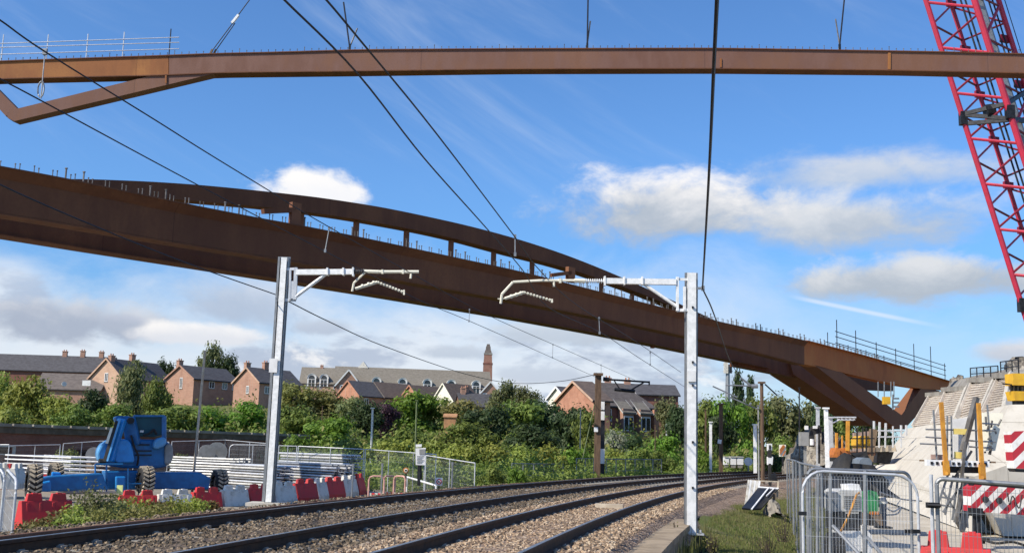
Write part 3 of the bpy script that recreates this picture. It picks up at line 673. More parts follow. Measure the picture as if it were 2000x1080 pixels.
# ------------------------------------------------------------ the girder in the air, hung from slings
GY = 66.0
def up(px, py, dy=0.0): return at(px, py, GY + dy)
gt = smooth_line([(-80, 124), (0, 120), (330, 109), (420, 105), (500, 104), (700, 98), (1000, 96), (1400, 95), (1840, 102), (2000, 106), (2080, 109)], list(range(-280, 2281, 40)), 40)
gb = smooth_line([(-80, 156), (0, 153), (320, 146), (430, 141), (700, 138), (1000, 134), (1400, 133), (1500, 134), (1750, 136.5), (2000, 142), (2080, 144)], list(range(-280, 2281, 40)), 25)
lift = thing('suspended_girder', up(1000, 140), 'long brown steel girder hanging high across the sky, V-shaped leg at its left', 'girder')
def seg(x0, x1, m, name):
    xs_ = [x for x in range(x0, x1, 30)] + [x1]
    t_ = [up(x, float(np.interp(x, [p[0] for p in gt], [p[1] for p in gt]))) for x in xs_]; b_ = [up(x, float(np.interp(x, [p[0] for p in gb], [p[1] for p in gb]))) for x in xs_]
    b = MB(); b.band(t_, b_, (0, .85, 0)); return b.build(name, m, lift)
seg(-280, 329, 'corten_org', 'orange_web'); seg(330, 2280, 'corten_up', 'web')
b = MB()
t_ = [up(x, y, -.09) + Vector((0, 0, .05)) for x, y in gt]; b.band(t_, [p - Vector((0, 0, .06)) for p in t_], (0, 1.03, 0))
t_ = [up(x, y, -.06) for x, y in gb]; b.band(t_, [p - Vector((0, 0, .06)) for p in t_], (0, .97, 0)); b.build('flange', 'corten', lift)
b = MB(); b.prism([up(x, y, .03) for x, y in ((296, 148), (330, 140), (436, 140), (28, 237), (15, 231), (13, 223), (30, 213.5))], (0, .80, 0)); b.build('leg', 'corten_up', lift)
b = MB(); b.prism([up(x, y, .04) for x, y in ((-128, 74), (-110, 68), (35, 214), (30, 220), (15, 221), (12, 228))], (0, .76, 0)); b.build('rear_strut', 'corten_up', lift)
for x, y0, y1 in ((1737, 104, 136), (1408, 115, 132), (324, 146, 163)):
    b = MB(); q = [up(x, y0, -.03), up(x, y1, -.03)]; b.bar(q[0], q[1], .10 if x < 1500 else .16, .05, up=(0, 1, 0)); b.build('seam_plate', 'corten_org', lift)
st = []
for i in range(150):
    x = -40 + i * 14.1; y = float(np.interp(x, [p[0] for p in gt], [p[1] for p in gt])); st.append((up(x, y, .3), .16 if i % 9 else .27))
rest = MB()
for i, (p, h) in enumerate(st):
    b = MB() if i < 96 else rest; b.tube(p, p + Vector((0, 0, h)), .022, 5); b.tube(p + Vector((0, 0, h)), p + Vector((0, 0, h + .03)), .036, 5)
    if i < 96: b.build('shear_stud', 'stud', lift)
struct(rest.build('shear_studs', 'stud', lift), 'stuff')
# handrail on the lifted girder
hr = thing('scaffold_handrail', up(170, 110), 'silver tube handrail with three rails on the left end of the suspended girder', 'handrail')
for x, h in ((2, 1.75), (90, 1.65), (168, 1.6), (239, 1.65), (330, 1.75)):
    y = float(np.interp(x, [p[0] for p in gt], [p[1] for p in gt])); p = up(x, y, .4); b = MB(); b.tube(p, p + Vector((0, 0, h)), .036, 6); b.build('post', 'galv' if x < 300 else 'dark', hr)
for (l, r_) in (((-40, 87), (350, 73.5)), ((-40, 94.5), (350, 83.5)), ((-40, 108), (350, 96))):
    b = MB(); b.tube(up(*l, .36), up(*r_, .36), .026, 6); b.build('rail', 'galv', hr)
# lifting slings and their shackles
sl = thing('lifting_sling', up(415, 105), 'twin rope sling with a silver socket shackled to the left of the suspended girder', 'sling', 'slings holding the girder')
b = MB(); b.tube(up(412, 103, .3), up(456, 44, .3), .03, 6); b.tube(up(421, 100, .4), up(459, 46, .4), .03, 6); b.tube(up(461, 36, .35), up(510, -30, .35) + (up(510, -30) - up(461, 36)) * 4, .032, 6); b.build('rope', 'wire', sl)
b = MB(); b.bar(up(453, 46, .35), up(466, 30, .35), .17, .14); b.build('socket', 'galv_w', sl)
b = MB(); b.bar(up(411, 106, .3), up(415, 97, .3), .12, .12); b.bar(up(418, 105, .4), up(422, 97, .4), .1, .1); b.build('shackle', 'wood', sl)
for (x, y), (x1, y1), (x2, y2), lab in (((683, 101), (671, 5), (698, 56), 'V-shaped pair of dark lifting bars on the girder, left of its middle'), ((1147, 96), (1149, -30), (1153, 42), 'black lifting rope with a short bar beside it, on the middle of the girder'), ((1640, 98), (1652, -30), (1632, 38), 'black lifting rope with a short bar beside it, on the right of the girder')):
    sl = thing('lifting_sling', up(x, y, .3), lab, 'sling', 'slings holding the girder')
    b = MB(); q0, q1 = up(x, y - 8, .3), up(x1, y1, .3); q1 = q1 if y1 > 0 else q1 + (q1 - q0) * 2.5; b.tube(q0, q1, .05, 6); b.build('rope', 'wire', sl)
    b = MB(); b.tube(up(x, y - 8, .36), up(x2, y2, .36), .045, 6); b.build('bar', 'stud', sl)
    b = MB(); b.box(up(x, y - 5, .33), (.13, .13, .42)); b.build('lug', 'dark', sl)
# ------------------------------------------------------------ overhead line: two near masts
def ins(b, p, q, n, r0, r1):
    """ribbed insulator"""
    p, q = Vector(p), Vector(q); b.tube(p, q, r0, 7)
    for i in range(n):
        t = (i + .5) / n; c = p.lerp(q, t); d = (q - p).normalized() * ((q - p).length * .16 / n); b.tube(c - d, c + d, r1, 9)
    return b
LY = 33.0; l = lambda x, y, d=0.0: at(x, y, LY + d)
mast = thing('overhead_line_mast', l(524, 979), 'galvanised overhead-line mast beside the red and white barriers, arm reaching right', 'mast')
b = MB(); b.bar(l(524, 980), l(555, 503), .17, .03, up=(0, 1, 0)); b.build('front_flange', 'galv_w', mast)  # sunlit middle of the post put into a paler colour
b = MB(); b.bar(l(524, 980, .16), l(555, 503, .16), .012, .30, up=(0, 1, 0)); b.bar(l(524, 980, .33), l(555.5, 502, .33), .38, .03, up=(0, 1, 0)); b.bar(l(518, 980, .2), l(548, 503, .2), .02, .25, up=(0, 1, 0)); b.bar(l(532, 980, .2), l(564, 503, .2), .02, .25, up=(0, 1, 0)); b.build('post', 'galv_d', mast)  # shaded sides of the post put into a darker colour than its front
b = MB(); b.box(l(524, 984, .1) , (1.15, .9, .10)); b.box(l(524, 990, .1) + Vector((0, 0, -.3)), (.9, .8, .5)); b.build('plinth', 'concrete', mast)
b = MB(); b.bar(l(533, 727, -.06), l(534.5, 700, -.06), .24, .02, up=(0, 1, 0)); b.build('number_plate', 'white_p', mast)
b = MB(); b.bar(l(576, 585), l(578, 523), .10, .10); b.bar(l(566, 586), l(567, 527), .06, .08); b.bar(l(548, 527, .1), l(580, 525, .05), .05, .08); b.bar(l(544, 586, .1), l(578, 586, .05), .05, .08); b.bar(l(571.5, 583, -.02), l(572, 549, -.02), .12, .02, up=(0, 1, 0)); b.build('bracket', 'galv', mast)
arm = MB(); arm.bar(l(579, 532), l(690, 531), .16, .16)
for x in (640, 671): arm.bar(l(x, 538), l(x, 524), .05, .24)
arm.bar(l(690, 540), l(690, 523), .05, .22); arm = arm.build('cantilever_arm', 'galv_w', mast)
b = MB(); b.tube(l(637, 535), l(577, 580), .055, 8); b.build('brace', 'galv_w', arm)
b = ins(MB(), l(691, 531), l(712, 530), 6, .035, .075); b.build('insulator', 'stud', arm)
b = MB(); b.tube(l(711, 530), l(740, 531), .055, 8); b.tube(l(738, 531), l(818, 531), .05, 8); b.path([l(713, 532), l(691, 553), l(688, 569)], .035, 7); b.tube(l(803, 534), l(802, 544), .035, 6)
for x in (747, 787): b.bar(l(x, 527), l(x, 535), .06, .12)
b.build('registration_tube', 'cream', mast)
b = MB(); b.tube(l(694, 564), l(737, 551), .05, 7)
q = [l(737 + 52 * i / 9, 551 + 20 * i / 9) for i in range(10)]
for i in range(9): b.tube(q[i], q[i].lerp(q[i + 1], .55), .045, 6)
b.tube(q[0], q[-1], .018, 5); b.bar(l(789, 566), l(789, 576), .05, .06)
for x in (706, 718, 728): b.tube(l(x, 563 - (x - 694) * .3), l(x + 4, 562 - (x - 694) * .3), .065, 6)
b.build('registration_arm', 'cream', mast)

RY = 22.4; l = lambda x, y, d=0.0: at(x, y, RY + d)
mast = thing('overhead_line_mast', l(1347, 1078), 'galvanised overhead-line mast on a black plinth in the grass, arm reaching left', 'mast')
b = MB(); b.bar(l(1350.5, 1040), l(1351, 533), .175, .05, up=(0, 1, 0)); b.build('front_flange', 'galv_w', mast)  # pale colour stands in for sun on this face
b = MB(); b.bar(l(1350, 1040, .10), l(1351, 533, .10), .012, .16, up=(0, 1, 0)); b.bar(l(1349, 1040, .21), l(1350, 533, .21), .27, .03, up=(0, 1, 0)); b.bar(l(1340, 1040, .06), l(1341.5, 533, .06), .03, .10, up=(0, 1, 0)); b.build('post', 'galv_d', mast)  # back and edge in a darker tone, standing in for their shade
for y in (600, 707, 752, 863, 952): 
    b = MB(); b.box(l(1353, y, -.045), (.035, .03, .045)); b.build('bolt', 'dark', mast)
b = MB(); b.box(l(1346, 1041, .12), (.52, .46, .035)); 
for dx, dy in ((-.2, -.17), (.2, -.17), (-.2, .17), (.2, .17)): b.tube(l(1346, 1041, .12) + Vector((dx, dy, 0)), l(1346, 1041, .12) + Vector((dx, dy, .085)), .018, 6)
b.build('base_plate', 'galv', mast)
b = MB(); b.box(l(1346, 1064, .12) + Vector((0, 0, .0)), (.44, .42, .40)); b.build('plinth', 'black', mast)
b = MB(); b.sweep(spline([l(1364, 1040, -.05), l(1378, 1046, -.1), l(1383, 1058, -.1), l(1378, 1078, -.1)], 6), .018, 6); b.sweep(spline([l(1326, 1042, -.1), l(1320, 1055, -.15), l(1328, 1078, -.15)], 6), .018, 6); b.build('earth_cable', 'black', mast)
b = MB(); b.bar(l(1351, 745, -.05), l(1351, 724, -.05), .17, .02, up=(0, 1, 0)); b.build('number_plate', 'white_p', mast)
b = MB(); b.bar(l(1323, 607), l(1323, 541), .05, .07); b.bar(l(1337, 606), l(1337, 560), .05, .06); b.bar(l(1322, 606), l(1345, 605), .04, .06); b.bar(l(1322, 545), l(1343, 546), .03, .05); b.build('bracket', 'galv_w', mast)
arm = MB(); arm.bar(l(1320, 551), l(1182, 549), .115, .115)
for x in (1219, 1254): arm.bar(l(x, 557), l(x, 541), .03, .16)
arm.bar(l(1181, 558), l(1181, 540), .035, .14); arm = arm.build('cantilever_arm', 'galv_w', mast)
b = MB(); b.tube(l(1255, 553), l(1321, 598), .035, 8); b.build('brace', 'galv_w', arm)
b = ins(MB(), l(1181, 549), l(1143, 549), 9, .022, .052); b.build('insulator', 'galv_w', arm)
b = MB(); b.tube(l(1143, 549), l(1122, 548), .045, 8); b.path([l(1123, 548), l(1056, 548), l(1002, 551), l(980, 575), l(978, 593)], .028, 7); b.tube(l(1082, 548), l(1082, 560), .022, 6); b.bar(l(1094, 544), l(1094, 553), .05, .08); b.build('registration_tube', 'cream', mast)
b = MB(); b.tube(l(986, 583), l(1023, 571), .032, 7)
q = [l(1023 + 55 * i / 9, 571 + 16 * i / 9) for i in range(10)]
for i in range(9): b.tube(q[i], q[i].lerp(q[i + 1], .55), .030, 6)
b.tube(q[0], q[-1], .012, 5); b.bar(l(1078, 584), l(1078, 591), .04, .04); b.tube(l(972, 584), l(988, 583), .012, 5)
for x in (997, 1007, 1016): b.tube(l(x, 583 - (x - 986) * .33), l(x + 3, 582 - (x - 986) * .33), .045, 6)
b.build('registration_arm', 'cream', mast)
b = MB(); b.bar(l(1360, 563), l(1374, 563), .03, .05); b.box(l(1373, 563), (.06, .06, .1)); b.build('wire_clamp', 'galv_d', mast)

# ------------------------------------------------------------ wires (every one at a steady height over the track)
def wire(name, label, pts, z, r, group='overhead wires'):
    P = [atz(p[0], p[1], z if len(p) < 3 else p[2]) for p in pts]; b = MB()
    Q = spline(P, 6)
    if pts[0][0] < 0 or pts[0][1] < 0: Q.insert(0, Q[0] + (Q[0] - Q[1]).normalized() * 14)
    b.sweep(Q, r, 5)
    return tag(b.build(name, 'wire', loc=P[0]), label, 'wire', group)
wire('catenary_wire', 'upper wire of the far track, entering at the left edge well above the suspended leg', [(-60, 4), (0, 40), (90, 103), (300, 233), (400, 296), (526, 373), (612, 426), (800, 532), (950, 614), (1100, 681), (1240, 742)], 6.4, .012)
wire('contact_wire', 'lower wire of the far track, passing just under the tip of the suspended leg', [(-60, 120), (12, 161), (80, 197), (385, 361), (600, 473), (740, 545), (827, 590), (947, 640), (1165, 737)], 6.2, .012)
wire('contact_wire', 'lower wire of the near track, crossing the girder left of the V-shaped bars', [(520, -38), (555, 0), (700, 146), (830, 311), (945, 440), (1022, 529), (1071, 600), (1176, 651), (1250, 700), (1340, 757)], 4.60, .0098)
wire('catenary_wire', 'upper wire of the near track, crossing behind the V-shaped bars on the girder', [(600, -38), (637, 0), (700, 75), (850, 258), (1000, 455), (1056, 530), (1130, 598), (1239, 665), (1330, 727)], 4.78, .0098)
wire('feeder_cable', 'thick black cable dropping from the top edge to the right-hand mast', [(1402, -40), (1400, 0), (1393, 150), (1384, 350), (1372, 563)], 4.62, .018)
wire('feeder_cable', 'thin cable running on from the right-hand mast into the distance under the bridge', [(1372, 563), (1395, 615), (1425, 703), (1447, 737)], 4.62, .017)
wire('return_wire', 'single wire rising across the bridge side to the left-hand mast', [(-60, 320), (0, 361), (180, 440), (370, 516), (540, 576)], 5.77, .017)
wire('return_wire', 'single wire sagging from the left-hand mast to the brown timber mast', [(560, 587), (640, 627), (750, 676), (905, 729), (1000, 748), (1090, 745), (1165, 731)], 5.77, .02)
def dropper(label, p, q, Y, r=.012, loop=False):
    b = MB(); a, c = at(*p, Y), at(*q, Y); b.tube(a, c, r, 5)
    if loop:
        o = at(q[0], q[1] - 18, Y); b.sweep([o + Vector((.045 * math.sin(t), 0, .12 * math.cos(t))) for t in np.linspace(0, 6.28, 14)], .012, 5); b.box(at(p[0], p[1], Y), (.06, .05, .09))
    else: b.box(at(p[0], p[1], Y), (.05, .05, .08)); b.box(at(q[0], q[1], Y), (.05, .05, .08))
    return tag(b.build('dropper', 'galv_d', loc=a), label, 'dropper', 'droppers between the overhead wires')
dropper('dropper with a loop at its foot, in front of the suspended leg', (88, 102), (80, 193), 15.6, .009, True)
dropper('pale dropper in front of the brown bridge girder, left of its long row of posts', (643, 446), (635, 490), 26)
dropper('pale dropper crossing the arched chord of the bridge', (1006, 462), (1006, 497), 22)
dropper('pale dropper over the lower girder, below the near cantilever', (1170, 622), (1171, 650), 30)
dropper('thin dropper under the bridge, left of the timber mast', (1080, 673), (1079, 698), 55)
dropper('thin dropper under the bridge, right of the timber mast', (1270, 688), (1270, 712), 42)
dropper('faint dropper just below the bridge, over the chimney tower', (917, 605), (916, 627), 42)
dropper('faint dropper above the timber mast arm', (1174, 713), (1174, 742), 64)
# ------------------------------------------------------------ red lattice crane boom behind the lifted girder
crane = thing('crane_boom', at(2094, 900, 80), 'tall pinkish-red lattice crane boom leaning left at the right edge', 'crane')
SL = .3150; CH = {'L': (1808, 80.0), 'F': (1903, 78.0), 'R': (1950, 81.7), 'B': (1855, 83.7)}
def nd(c, y): x, Y = CH[c]; return at(x + SL * y, y, Y)
b = MB()
for c, r in (('L', .20), ('F', .24), ('R', .20), ('B', .17)): b.tube(nd(c, -330), nd(c, 880), r, 10)
b.build('chord', 'crane', crane)
bars, dark = MB(), MB()
for i in range(-4, 11):
    y = 5 + 88.5 * i
    bars.tube(nd('L', y), nd('F', y + 10), .115, 7); bars.tube(nd('F', y + 66), nd('R', y + 4), .115, 7)
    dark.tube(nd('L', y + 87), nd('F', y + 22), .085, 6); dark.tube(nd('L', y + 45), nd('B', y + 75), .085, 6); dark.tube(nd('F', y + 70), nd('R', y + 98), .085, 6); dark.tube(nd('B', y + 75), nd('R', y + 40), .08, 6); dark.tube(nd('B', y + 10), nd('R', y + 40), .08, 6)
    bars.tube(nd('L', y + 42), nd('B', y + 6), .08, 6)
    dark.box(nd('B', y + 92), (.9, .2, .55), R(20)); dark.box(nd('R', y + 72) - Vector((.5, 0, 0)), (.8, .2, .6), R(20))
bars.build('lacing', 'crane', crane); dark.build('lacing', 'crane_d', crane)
b = MB()
for x, Y, r in ((1876, 81, .07), (1885, 81.2, .07), (1930, 81, .06), (1938, 81.4, .06)): b.tube(at(x - SL * 300, -300, Y), at(x + SL * 860, 860, Y), r, 6)
b.build('hoist_rope', 'wire', crane)
b = MB(); b.bar(at(1915 - SL * 300, -300, 79.6), at(1915 + SL * 860, 860, 79.6), .42, .06, up=(0, 1, 0)); b.build('walkway', 'galv_d', crane)
b = MB(); b.tube(at(1962 - SL * 200, -200, 82), at(1962 + SL * 700, 700, 82), .035, 5); b.build('luffing_rope', 'wire', crane)
for y in (228, 592):
    b = MB()
    for d0, d1 in ((-4, -42), (14, 10), (-4, 8)):
        b.bar(nd('L', y + d0), nd('F', y + d1 * .6), .22, .30); b.bar(nd('F', y + d1 * .6), nd('R', y + d1 * 1.2), .22, .30)
    b.box(nd('L', y + 4), (.5, .5, 1.0)); b.box(nd('F', y - 8), (.55, .55, 1.0)); b.tube(at(1925 + SL * (y - 228), y - 10, 79), at(1940 + SL * (y - 228), y - 12, 79), .5, 10); b.build('section_joint', 'dark', crane)

# ------------------------------------------------------------ concrete abutment climbing away to the right
def P3(l): return [at(*p) for p in l]
ab = thing('bridge_abutment', at(1760, 960, 62), 'pale concrete abutment with ribbed sloping panels between smooth rails, right end of the bridge', 'abutment')
b = MB(); lo_ = [(1690, 970, 66), (1800, 992, 48), (1990, 1052, 30)]; up_ = [(1790, 834, 70), (1870, 822, 60), (2010, 785, 46)]
b.prism(P3([(1700, 966, 64), (1727, 915, 65), (1790, 833, 68), (1870, 820, 58), (1920, 806, 50), (1972, 795, 43), (1925, 905, 36), (1915, 1000, 34.5), (1912, 1046, 34)]), (1.2, 5, 0)); b.build('front_wall', 'concrete', ab)
b = MB(); b.prism(P3([(1640, 962, 62), (1652, 948, 62), (1712, 908, 62), (1770, 905, 60), (1765, 978, 57)]), (.5, 3, 0)); b.build('low_wall', 'concrete', ab)
b = MB(); b.prism(P3([(1972, 790, 35.5), (2330, 784, 34), (2330, 1056, 33), (1960, 1046, 33.5), (1905, 935, 33.5), (1903, 930, 33.5)]), (.6, 2.5, 0)); b.build('wing_wall', 'concrete', ab)
strips = [((1785, 833, 69), (1822, 829, 64), (1819, 772, 75), (1850, 769, 71)), ((1825, 830, 63), (1866, 822, 57), (1851, 762, 70), (1890, 759, 64)), ((1871, 824, 57), (1917, 807, 51), (1903, 743, 63), (1945, 742, 57)), ((1922, 808, 50), (1966, 800, 44), (1955, 735, 56), (1976, 733, 51))]
for a, bq, c, d in strips:
    A, B_, C_, D_ = P3((a, bq, c, d)); b = MB(); n = 15; dn = (B_ - A).cross(C_ - A).normalized()
    if dn.z < 0: dn = -dn
    for i in range(n):
        t0, t1 = i / n, (i + .86) / n; q = [A.lerp(C_, t0), B_.lerp(D_, t0), B_.lerp(D_, t1), A.lerp(C_, t1)]
        b.hexa([p - dn * .6 for p in q] + [p + (dn * .06 if k < 2 else dn * -.02) for k, p in enumerate(q)])
        q = [A.lerp(C_, t1), B_.lerp(D_, t1), B_.lerp(D_, (i + 1) / n), A.lerp(C_, (i + 1) / n)]; b.hexa([p - dn * .6 for p in q] + [p + dn * .005 for p in q])
    b.build('ribbed_panel', 'conc_rib', ab)
    e = (B_ - A).normalized()
    r_ = MB(); r_.bar(B_ + dn * .05 + e * .2, D_ + dn * .05 + e * .2, .26, .3, up=dn); r_.build('side_rail', 'concrete', ab)
    r_ = MB(); r_.bar(A + dn * .02 - e * .12, C_ + dn * .02 - e * .12, .10, .3, up=dn); r_.build('side_rail', 'conc_rib', ab)
    r_ = MB(); r_.bar(C_ + Vector((-.1, .35, .05)), D_ + Vector((.2, .35, .05)), .4, .28); r_.build('head_beam', 'conc_d', ab)
b = MB(); b.prism(P3([(1850, 772, 76), (1860, 745, 80), (1900, 742, 74), (1906, 733, 70), (1950, 732, 64), (1960, 722, 62), (2330, 710, 56), (2330, 790, 50), (1960, 800, 50)]), (3, 9, 0)); b.build('core', 'conc_d', ab)
# rubble heap and mesh guard on top
def heap(name, pts, label, cat, m='rubble', seed=1, h=1.0, thick=3.0):
    """a rough mound between points along its crest"""
    rr = random.Random(seed); P = [at(*p) for p in pts]; P = spline(P, 6); b = MB(); n = len(P); k = 9; vs = []
    for i, p in enumerate(P):
        e = math.sin(math.pi * i / (n - 1)) ** .5
        for j in range(k):
            u = j / (k - 1) * 2 - 1; z = (1 - u * u) * h * e * (.8 + .4 * rr.random()); vs.append((p.x + rr.uniform(-.12, .12) * h, p.y + u * thick + rr.uniform(-.2, .2) * h, p.z - h * .85 + z))
    fs = [(i * k + j, i * k + j + 1, (i + 1) * k + j + 1, (i + 1) * k + j) for i in range(n - 1) for j in range(k - 1)]; b.add(vs, [f[::-1] for f in fs])
    o = b.build(name, m, loc=P[n // 2], smooth=True); return tag(o, label, cat)
heap('rubble_heap', [(1848, 752, 82), (1870, 738, 82), (1900, 742, 79)], 'grey rubble on top of the abutment just right of the bridge end', 'rubble', seed=3, h=1.3, thick=1.0)
heap('rubble_heap', [(1975, 722, 62), (1990, 708, 62), (2200, 700, 60)], 'brown rubble on the highest part of the abutment at the right edge', 'rubble', seed=4, h=1.4, thick=1.0)
def guard(label, a, c, h, n, m='dark'):
    A, C_ = at(*a), at(*c); root = thing('edge_guard', A, label, 'guard rail')
    for k in range(n):
        b = MB(); p = A.lerp(C_, k / (n - 1)); b.tube(p, p + Vector((0, 0, h)), .035, 6); b.build('post', m, root)
    b = MB()
    for t in (1, .55): b.tube(A + Vector((0, 0, h * t)), C_ + Vector((0, 0, h * t)), .03, 6)
    b.build('rail', m, root)
    b = MB(); wd = (C_ - A).length; b.quad(A, C_, C_ + Vector((0, 0, h)), A + Vector((0, 0, h)), uv=[(0, 0), (wd, 0), (wd, h), (0, h)]); b.build('mesh_panel', 'mesh_d', root)
guard('dark mesh guard along the head of the third ribbed panel', (1896, 744, 64), (1950, 742, 58), .75, 5)
guard('dark mesh guard along the head of the fourth ribbed panel', (1955, 733, 57), (1990, 731, 52), .70, 4)
# yellow machine standing on the right part of the wall
ym = thing('yellow_rig', at(1990, 786, 36), 'yellow machine standing on the wall at the right edge', 'machine')
b = MB(); c = at(1996, 742, 36); b.box(c, (.85, .6, .38)); b.build('hood', 'yellow', ym)
b = MB(); c = at(1996, 774, 36); b.box(c, (.70, .55, .30), taper=1.15); b.build('base', 'yellow', ym)
b = MB(); 
for x in (1976, 1984, 1992, 2002): b.bar(at(x, 770, 36), at(x, 748, 36), .07, .07)
b.build('frame', 'dark', ym)
b = MB(); b.box(at(1992, 760, 36.15), (.6, .3, .42)); b.build('engine', 'grey', ym)
b = MB(); b.box(at(1990, 786, 36), (.3, .3, .14)); b.build('foot', 'dark', ym)
b = MB(); b.tube(at(1958, 749, 35.8), at(1998, 754, 35.8), .025, 6); b.build('bar', 'dark', ym)

# ------------------------------------------------------------ hanging work platform with amber posts in front of the abutment
PY = 31.5; l = lambda x, y, d=0.0: at(x, y, PY + d)
pf = thing('work_platform', l(1870, 915), 'perforated steel work platform with two amber posts and grey tubes, in front of the abutment', 'platform')
b = MB(); b.bar(l(1808, 903), l(1930, 906), .18, .17, up=(0, 0, 1)); b.build('deck_beam', 'galv_w', pf)
for i in range(11):
    b = MB(); x = 1820 + i * 10.5; b.box(l(x, 903.5 + (x - 1808) * .024, -.1), (.07, .03, .08)); b.build('beam_hole', 'dark', pf)
b = MB(); b.bar(l(1808, 899, .5), l(1930, 902, .5), 1.0, .05); b.build('deck', 'wood', pf)
b = MB(); b.bar(l(1855, 915, .1), l(1912, 916, .1), .1, .22); b.build('underbeam', 'dark', pf)
for q, r_ in (((1838, 785), (1849, 928)), ((1911, 787), (1919, 936))):
    b = MB(); b.bar(l(*q, -.12), l(*r_, -.12), .10, .10); b.bar(l(q[0] + (r_[0] - q[0]) * .80, q[1] + (r_[1] - q[1]) * .80, -.15), l(*r_, -.15), .15, .14); b.tube(l(r_[0], r_[1] - 4, -.3), l(r_[0], r_[1] - 4, 0), .05, 8); b.build('amber_post', 'yellow_d', pf)
b = MB()
for x0, y0, x1, y1 in ((1823, 800, 1830, 900), (1850, 812, 1850, 900), (1858, 812, 1859, 899), (1905, 800, 1908, 900), (1928, 790, 1934, 860)): b.tube(l(x0, y0, .3), l(x1, y1, .3), .03, 6)
b.build('scaffold_tube', 'galv_d', pf)
b = MB()
for y, x0, x1 in ((838, 1808, 1945), (853, 1808, 1850), (866, 1797, 1860), (826, 1915, 1952), (860, 1890, 1945), (872, 1893, 1940)): b.tube(l(x0, y, .1), l(x1, y + 3, .1), .026, 6)
b.build('scaffold_tube', 'galv_d', pf)
b = MB(); b.bar(l(1907, 776, .2), l(1880, 880, .0), .15, .12); b.bar(l(1884, 862, -.1), l(1878, 940, -.1), .07, .1); b.bar(l(1898, 880, 0), l(1860, 940, 0), .04, .06); b.bar(l(1882, 940, .1), l(1866, 1020, .1), .12, .08); b.build('hose_bundle', 'stud', pf)
b = MB(); b.bar(l(1862, 842, .05), l(1888, 843, .05), .03, .16); b.bar(l(1864, 888, .05), l(1880, 889, .05), .03, .18); b.build('yellow_board', 'yellow_l', pf)
b = MB(); b.bar(l(1818, 893, .4), l(1850, 894, .4), .03, .18); b.build('toe_board', mat('faded_pink_board', (.52, .36, .30), .8), pf)
b = MB(); b.prism([l(1861, 818, .6), l(1894, 816, .6), l(1892, 896, .6), l(1862, 896, .6)], (0, .06, 0)); b.build('backing_sheet', 'white_p', pf)
b = MB(); b.prism([l(1920, 806, .8), l(1960, 806, .8), l(1944, 880, .6), l(1920, 880, .6)], (0, .06, 0)); b.build('backing_sheet', 'cream', pf)
for k in range(16):
    x = 1920 + random.random() * 30; y = 830 + random.random() * 70; b = MB(); b.tube(l(x, y, .3), l(x + random.uniform(-8, 8), y + random.uniform(-18, 18), .3), .03, 5); b.build('scaffold_fitting', 'stud', pf)
# lattice of props under the platform
for x0, y0, x1, y1 in ((1852, 925, 1832, 985), (1862, 928, 1846, 1005), (1872, 925, 1860, 1015), (1834, 985, 1862, 990), (1838, 970, 1866, 975), (1880, 930, 1890, 1030), (1890, 930, 1876, 1035), (1842, 960, 1868, 1000), (1868, 960, 1842, 1000)): b = MB(); b.bar(l(x0, y0, .3), l(x1, y1, .3), .05, .05); b.build('prop', 'galv_d', pf)
b = MB(); b.prism([l(1880, 955, .9), l(1897, 938, .9), l(1906, 960, .9), l(1895, 1000, .7), l(1884, 1040, .5), l(1874, 1022, .5)], (0, .3, 0)); b.build('hopper', 'stud', pf)

# ------------------------------------------------------------ crane outrigger with red and white boards
def board(name, label, pts, Y, th, cat):
    P = [at(x, y, Y) for x, y in pts]; b = MB(); b.prism(P, (0, th, 0)); o = b.build(name, 'stripe', loc=P[0]); return tag(o, label, cat)
orr = thing('outrigger', at(1910, 1050, 29), 'crane outrigger beam with red and white stripes standing on a black jack leg', 'outrigger')
b = MB(); b.prism([at(*p, 29) for p in ((1896, 952), (1906, 946), (2040, 958), (2040, 1008), (1896, 998))], (0, .5, 0)); b.build('striped_board', 'stripe', orr)
b = MB(); b.bar(at(1896, 945, 29.2), at(2040, 955, 29.2), .3, .10); b.build('beam_top', 'dark', orr)
for x, y in ((1925, 975), (1952, 977)):
    b = MB(); b.tube(at(x, y, 28.97), at(x, y, 28.9), .085, 14); b.build('lamp_hole', 'dark', orr)
b = MB(); b.box(at(1905, 999, 29), (.28, .3, .2)); b.tube(at(1903, 1000, 29), at(1903, 1049, 29), .055, 10); b.tube(at(1911, 1000, 29), at(1911, 1049, 29), .055, 10); b.build('jack_leg', 'dark', orr)
b = MB(); b.box(at(1908, 1051, 29), (.46, .46, .07)); b.box(at(1908, 1057, 29), (.3, .3, .08)); b.build('foot_pad', 'black', orr)
b = MB(); b.sweep(spline([at(1918, 1052, 28.8), at(1945, 1060, 28), at(1980, 1058, 28), at(2020, 1072, 28)], 6), .035, 6); b.build('hose', 'black', orr)
b = MB(); b.sweep(spline([at(1968, 962, 28.85), at(1972, 985, 28.8), at(1978, 968, 28.8), at(1990, 992, 28.8), at(1996, 966, 28.8)], 5), .018, 5); b.build('hose', 'black', orr)
pl2 = thing('striped_panel', at(1990, 915, 27), 'hanging red and white striped panel with a dark base, upper right of the outrigger', 'hazard board')
b = MB(); b.prism([at(*p, 27) for p in ((1974, 842), (2040, 840), (2040, 917), (1981, 914))], (0, .4, 0)); b.build('striped_face', 'stripe', pl2)
b = MB(); b.prism([at(*p, 27.03) for p in ((1980, 914.5), (2040, 917.5), (2040, 924), (1984, 921))], (0, .35, 0)); b.build('base_bar', 'dark', pl2)
b = MB(); b.bar(at(2030, 1060, 27.5), at(2030, 842, 27.5), .3, .3); b.build('support_post', 'dark', pl2)
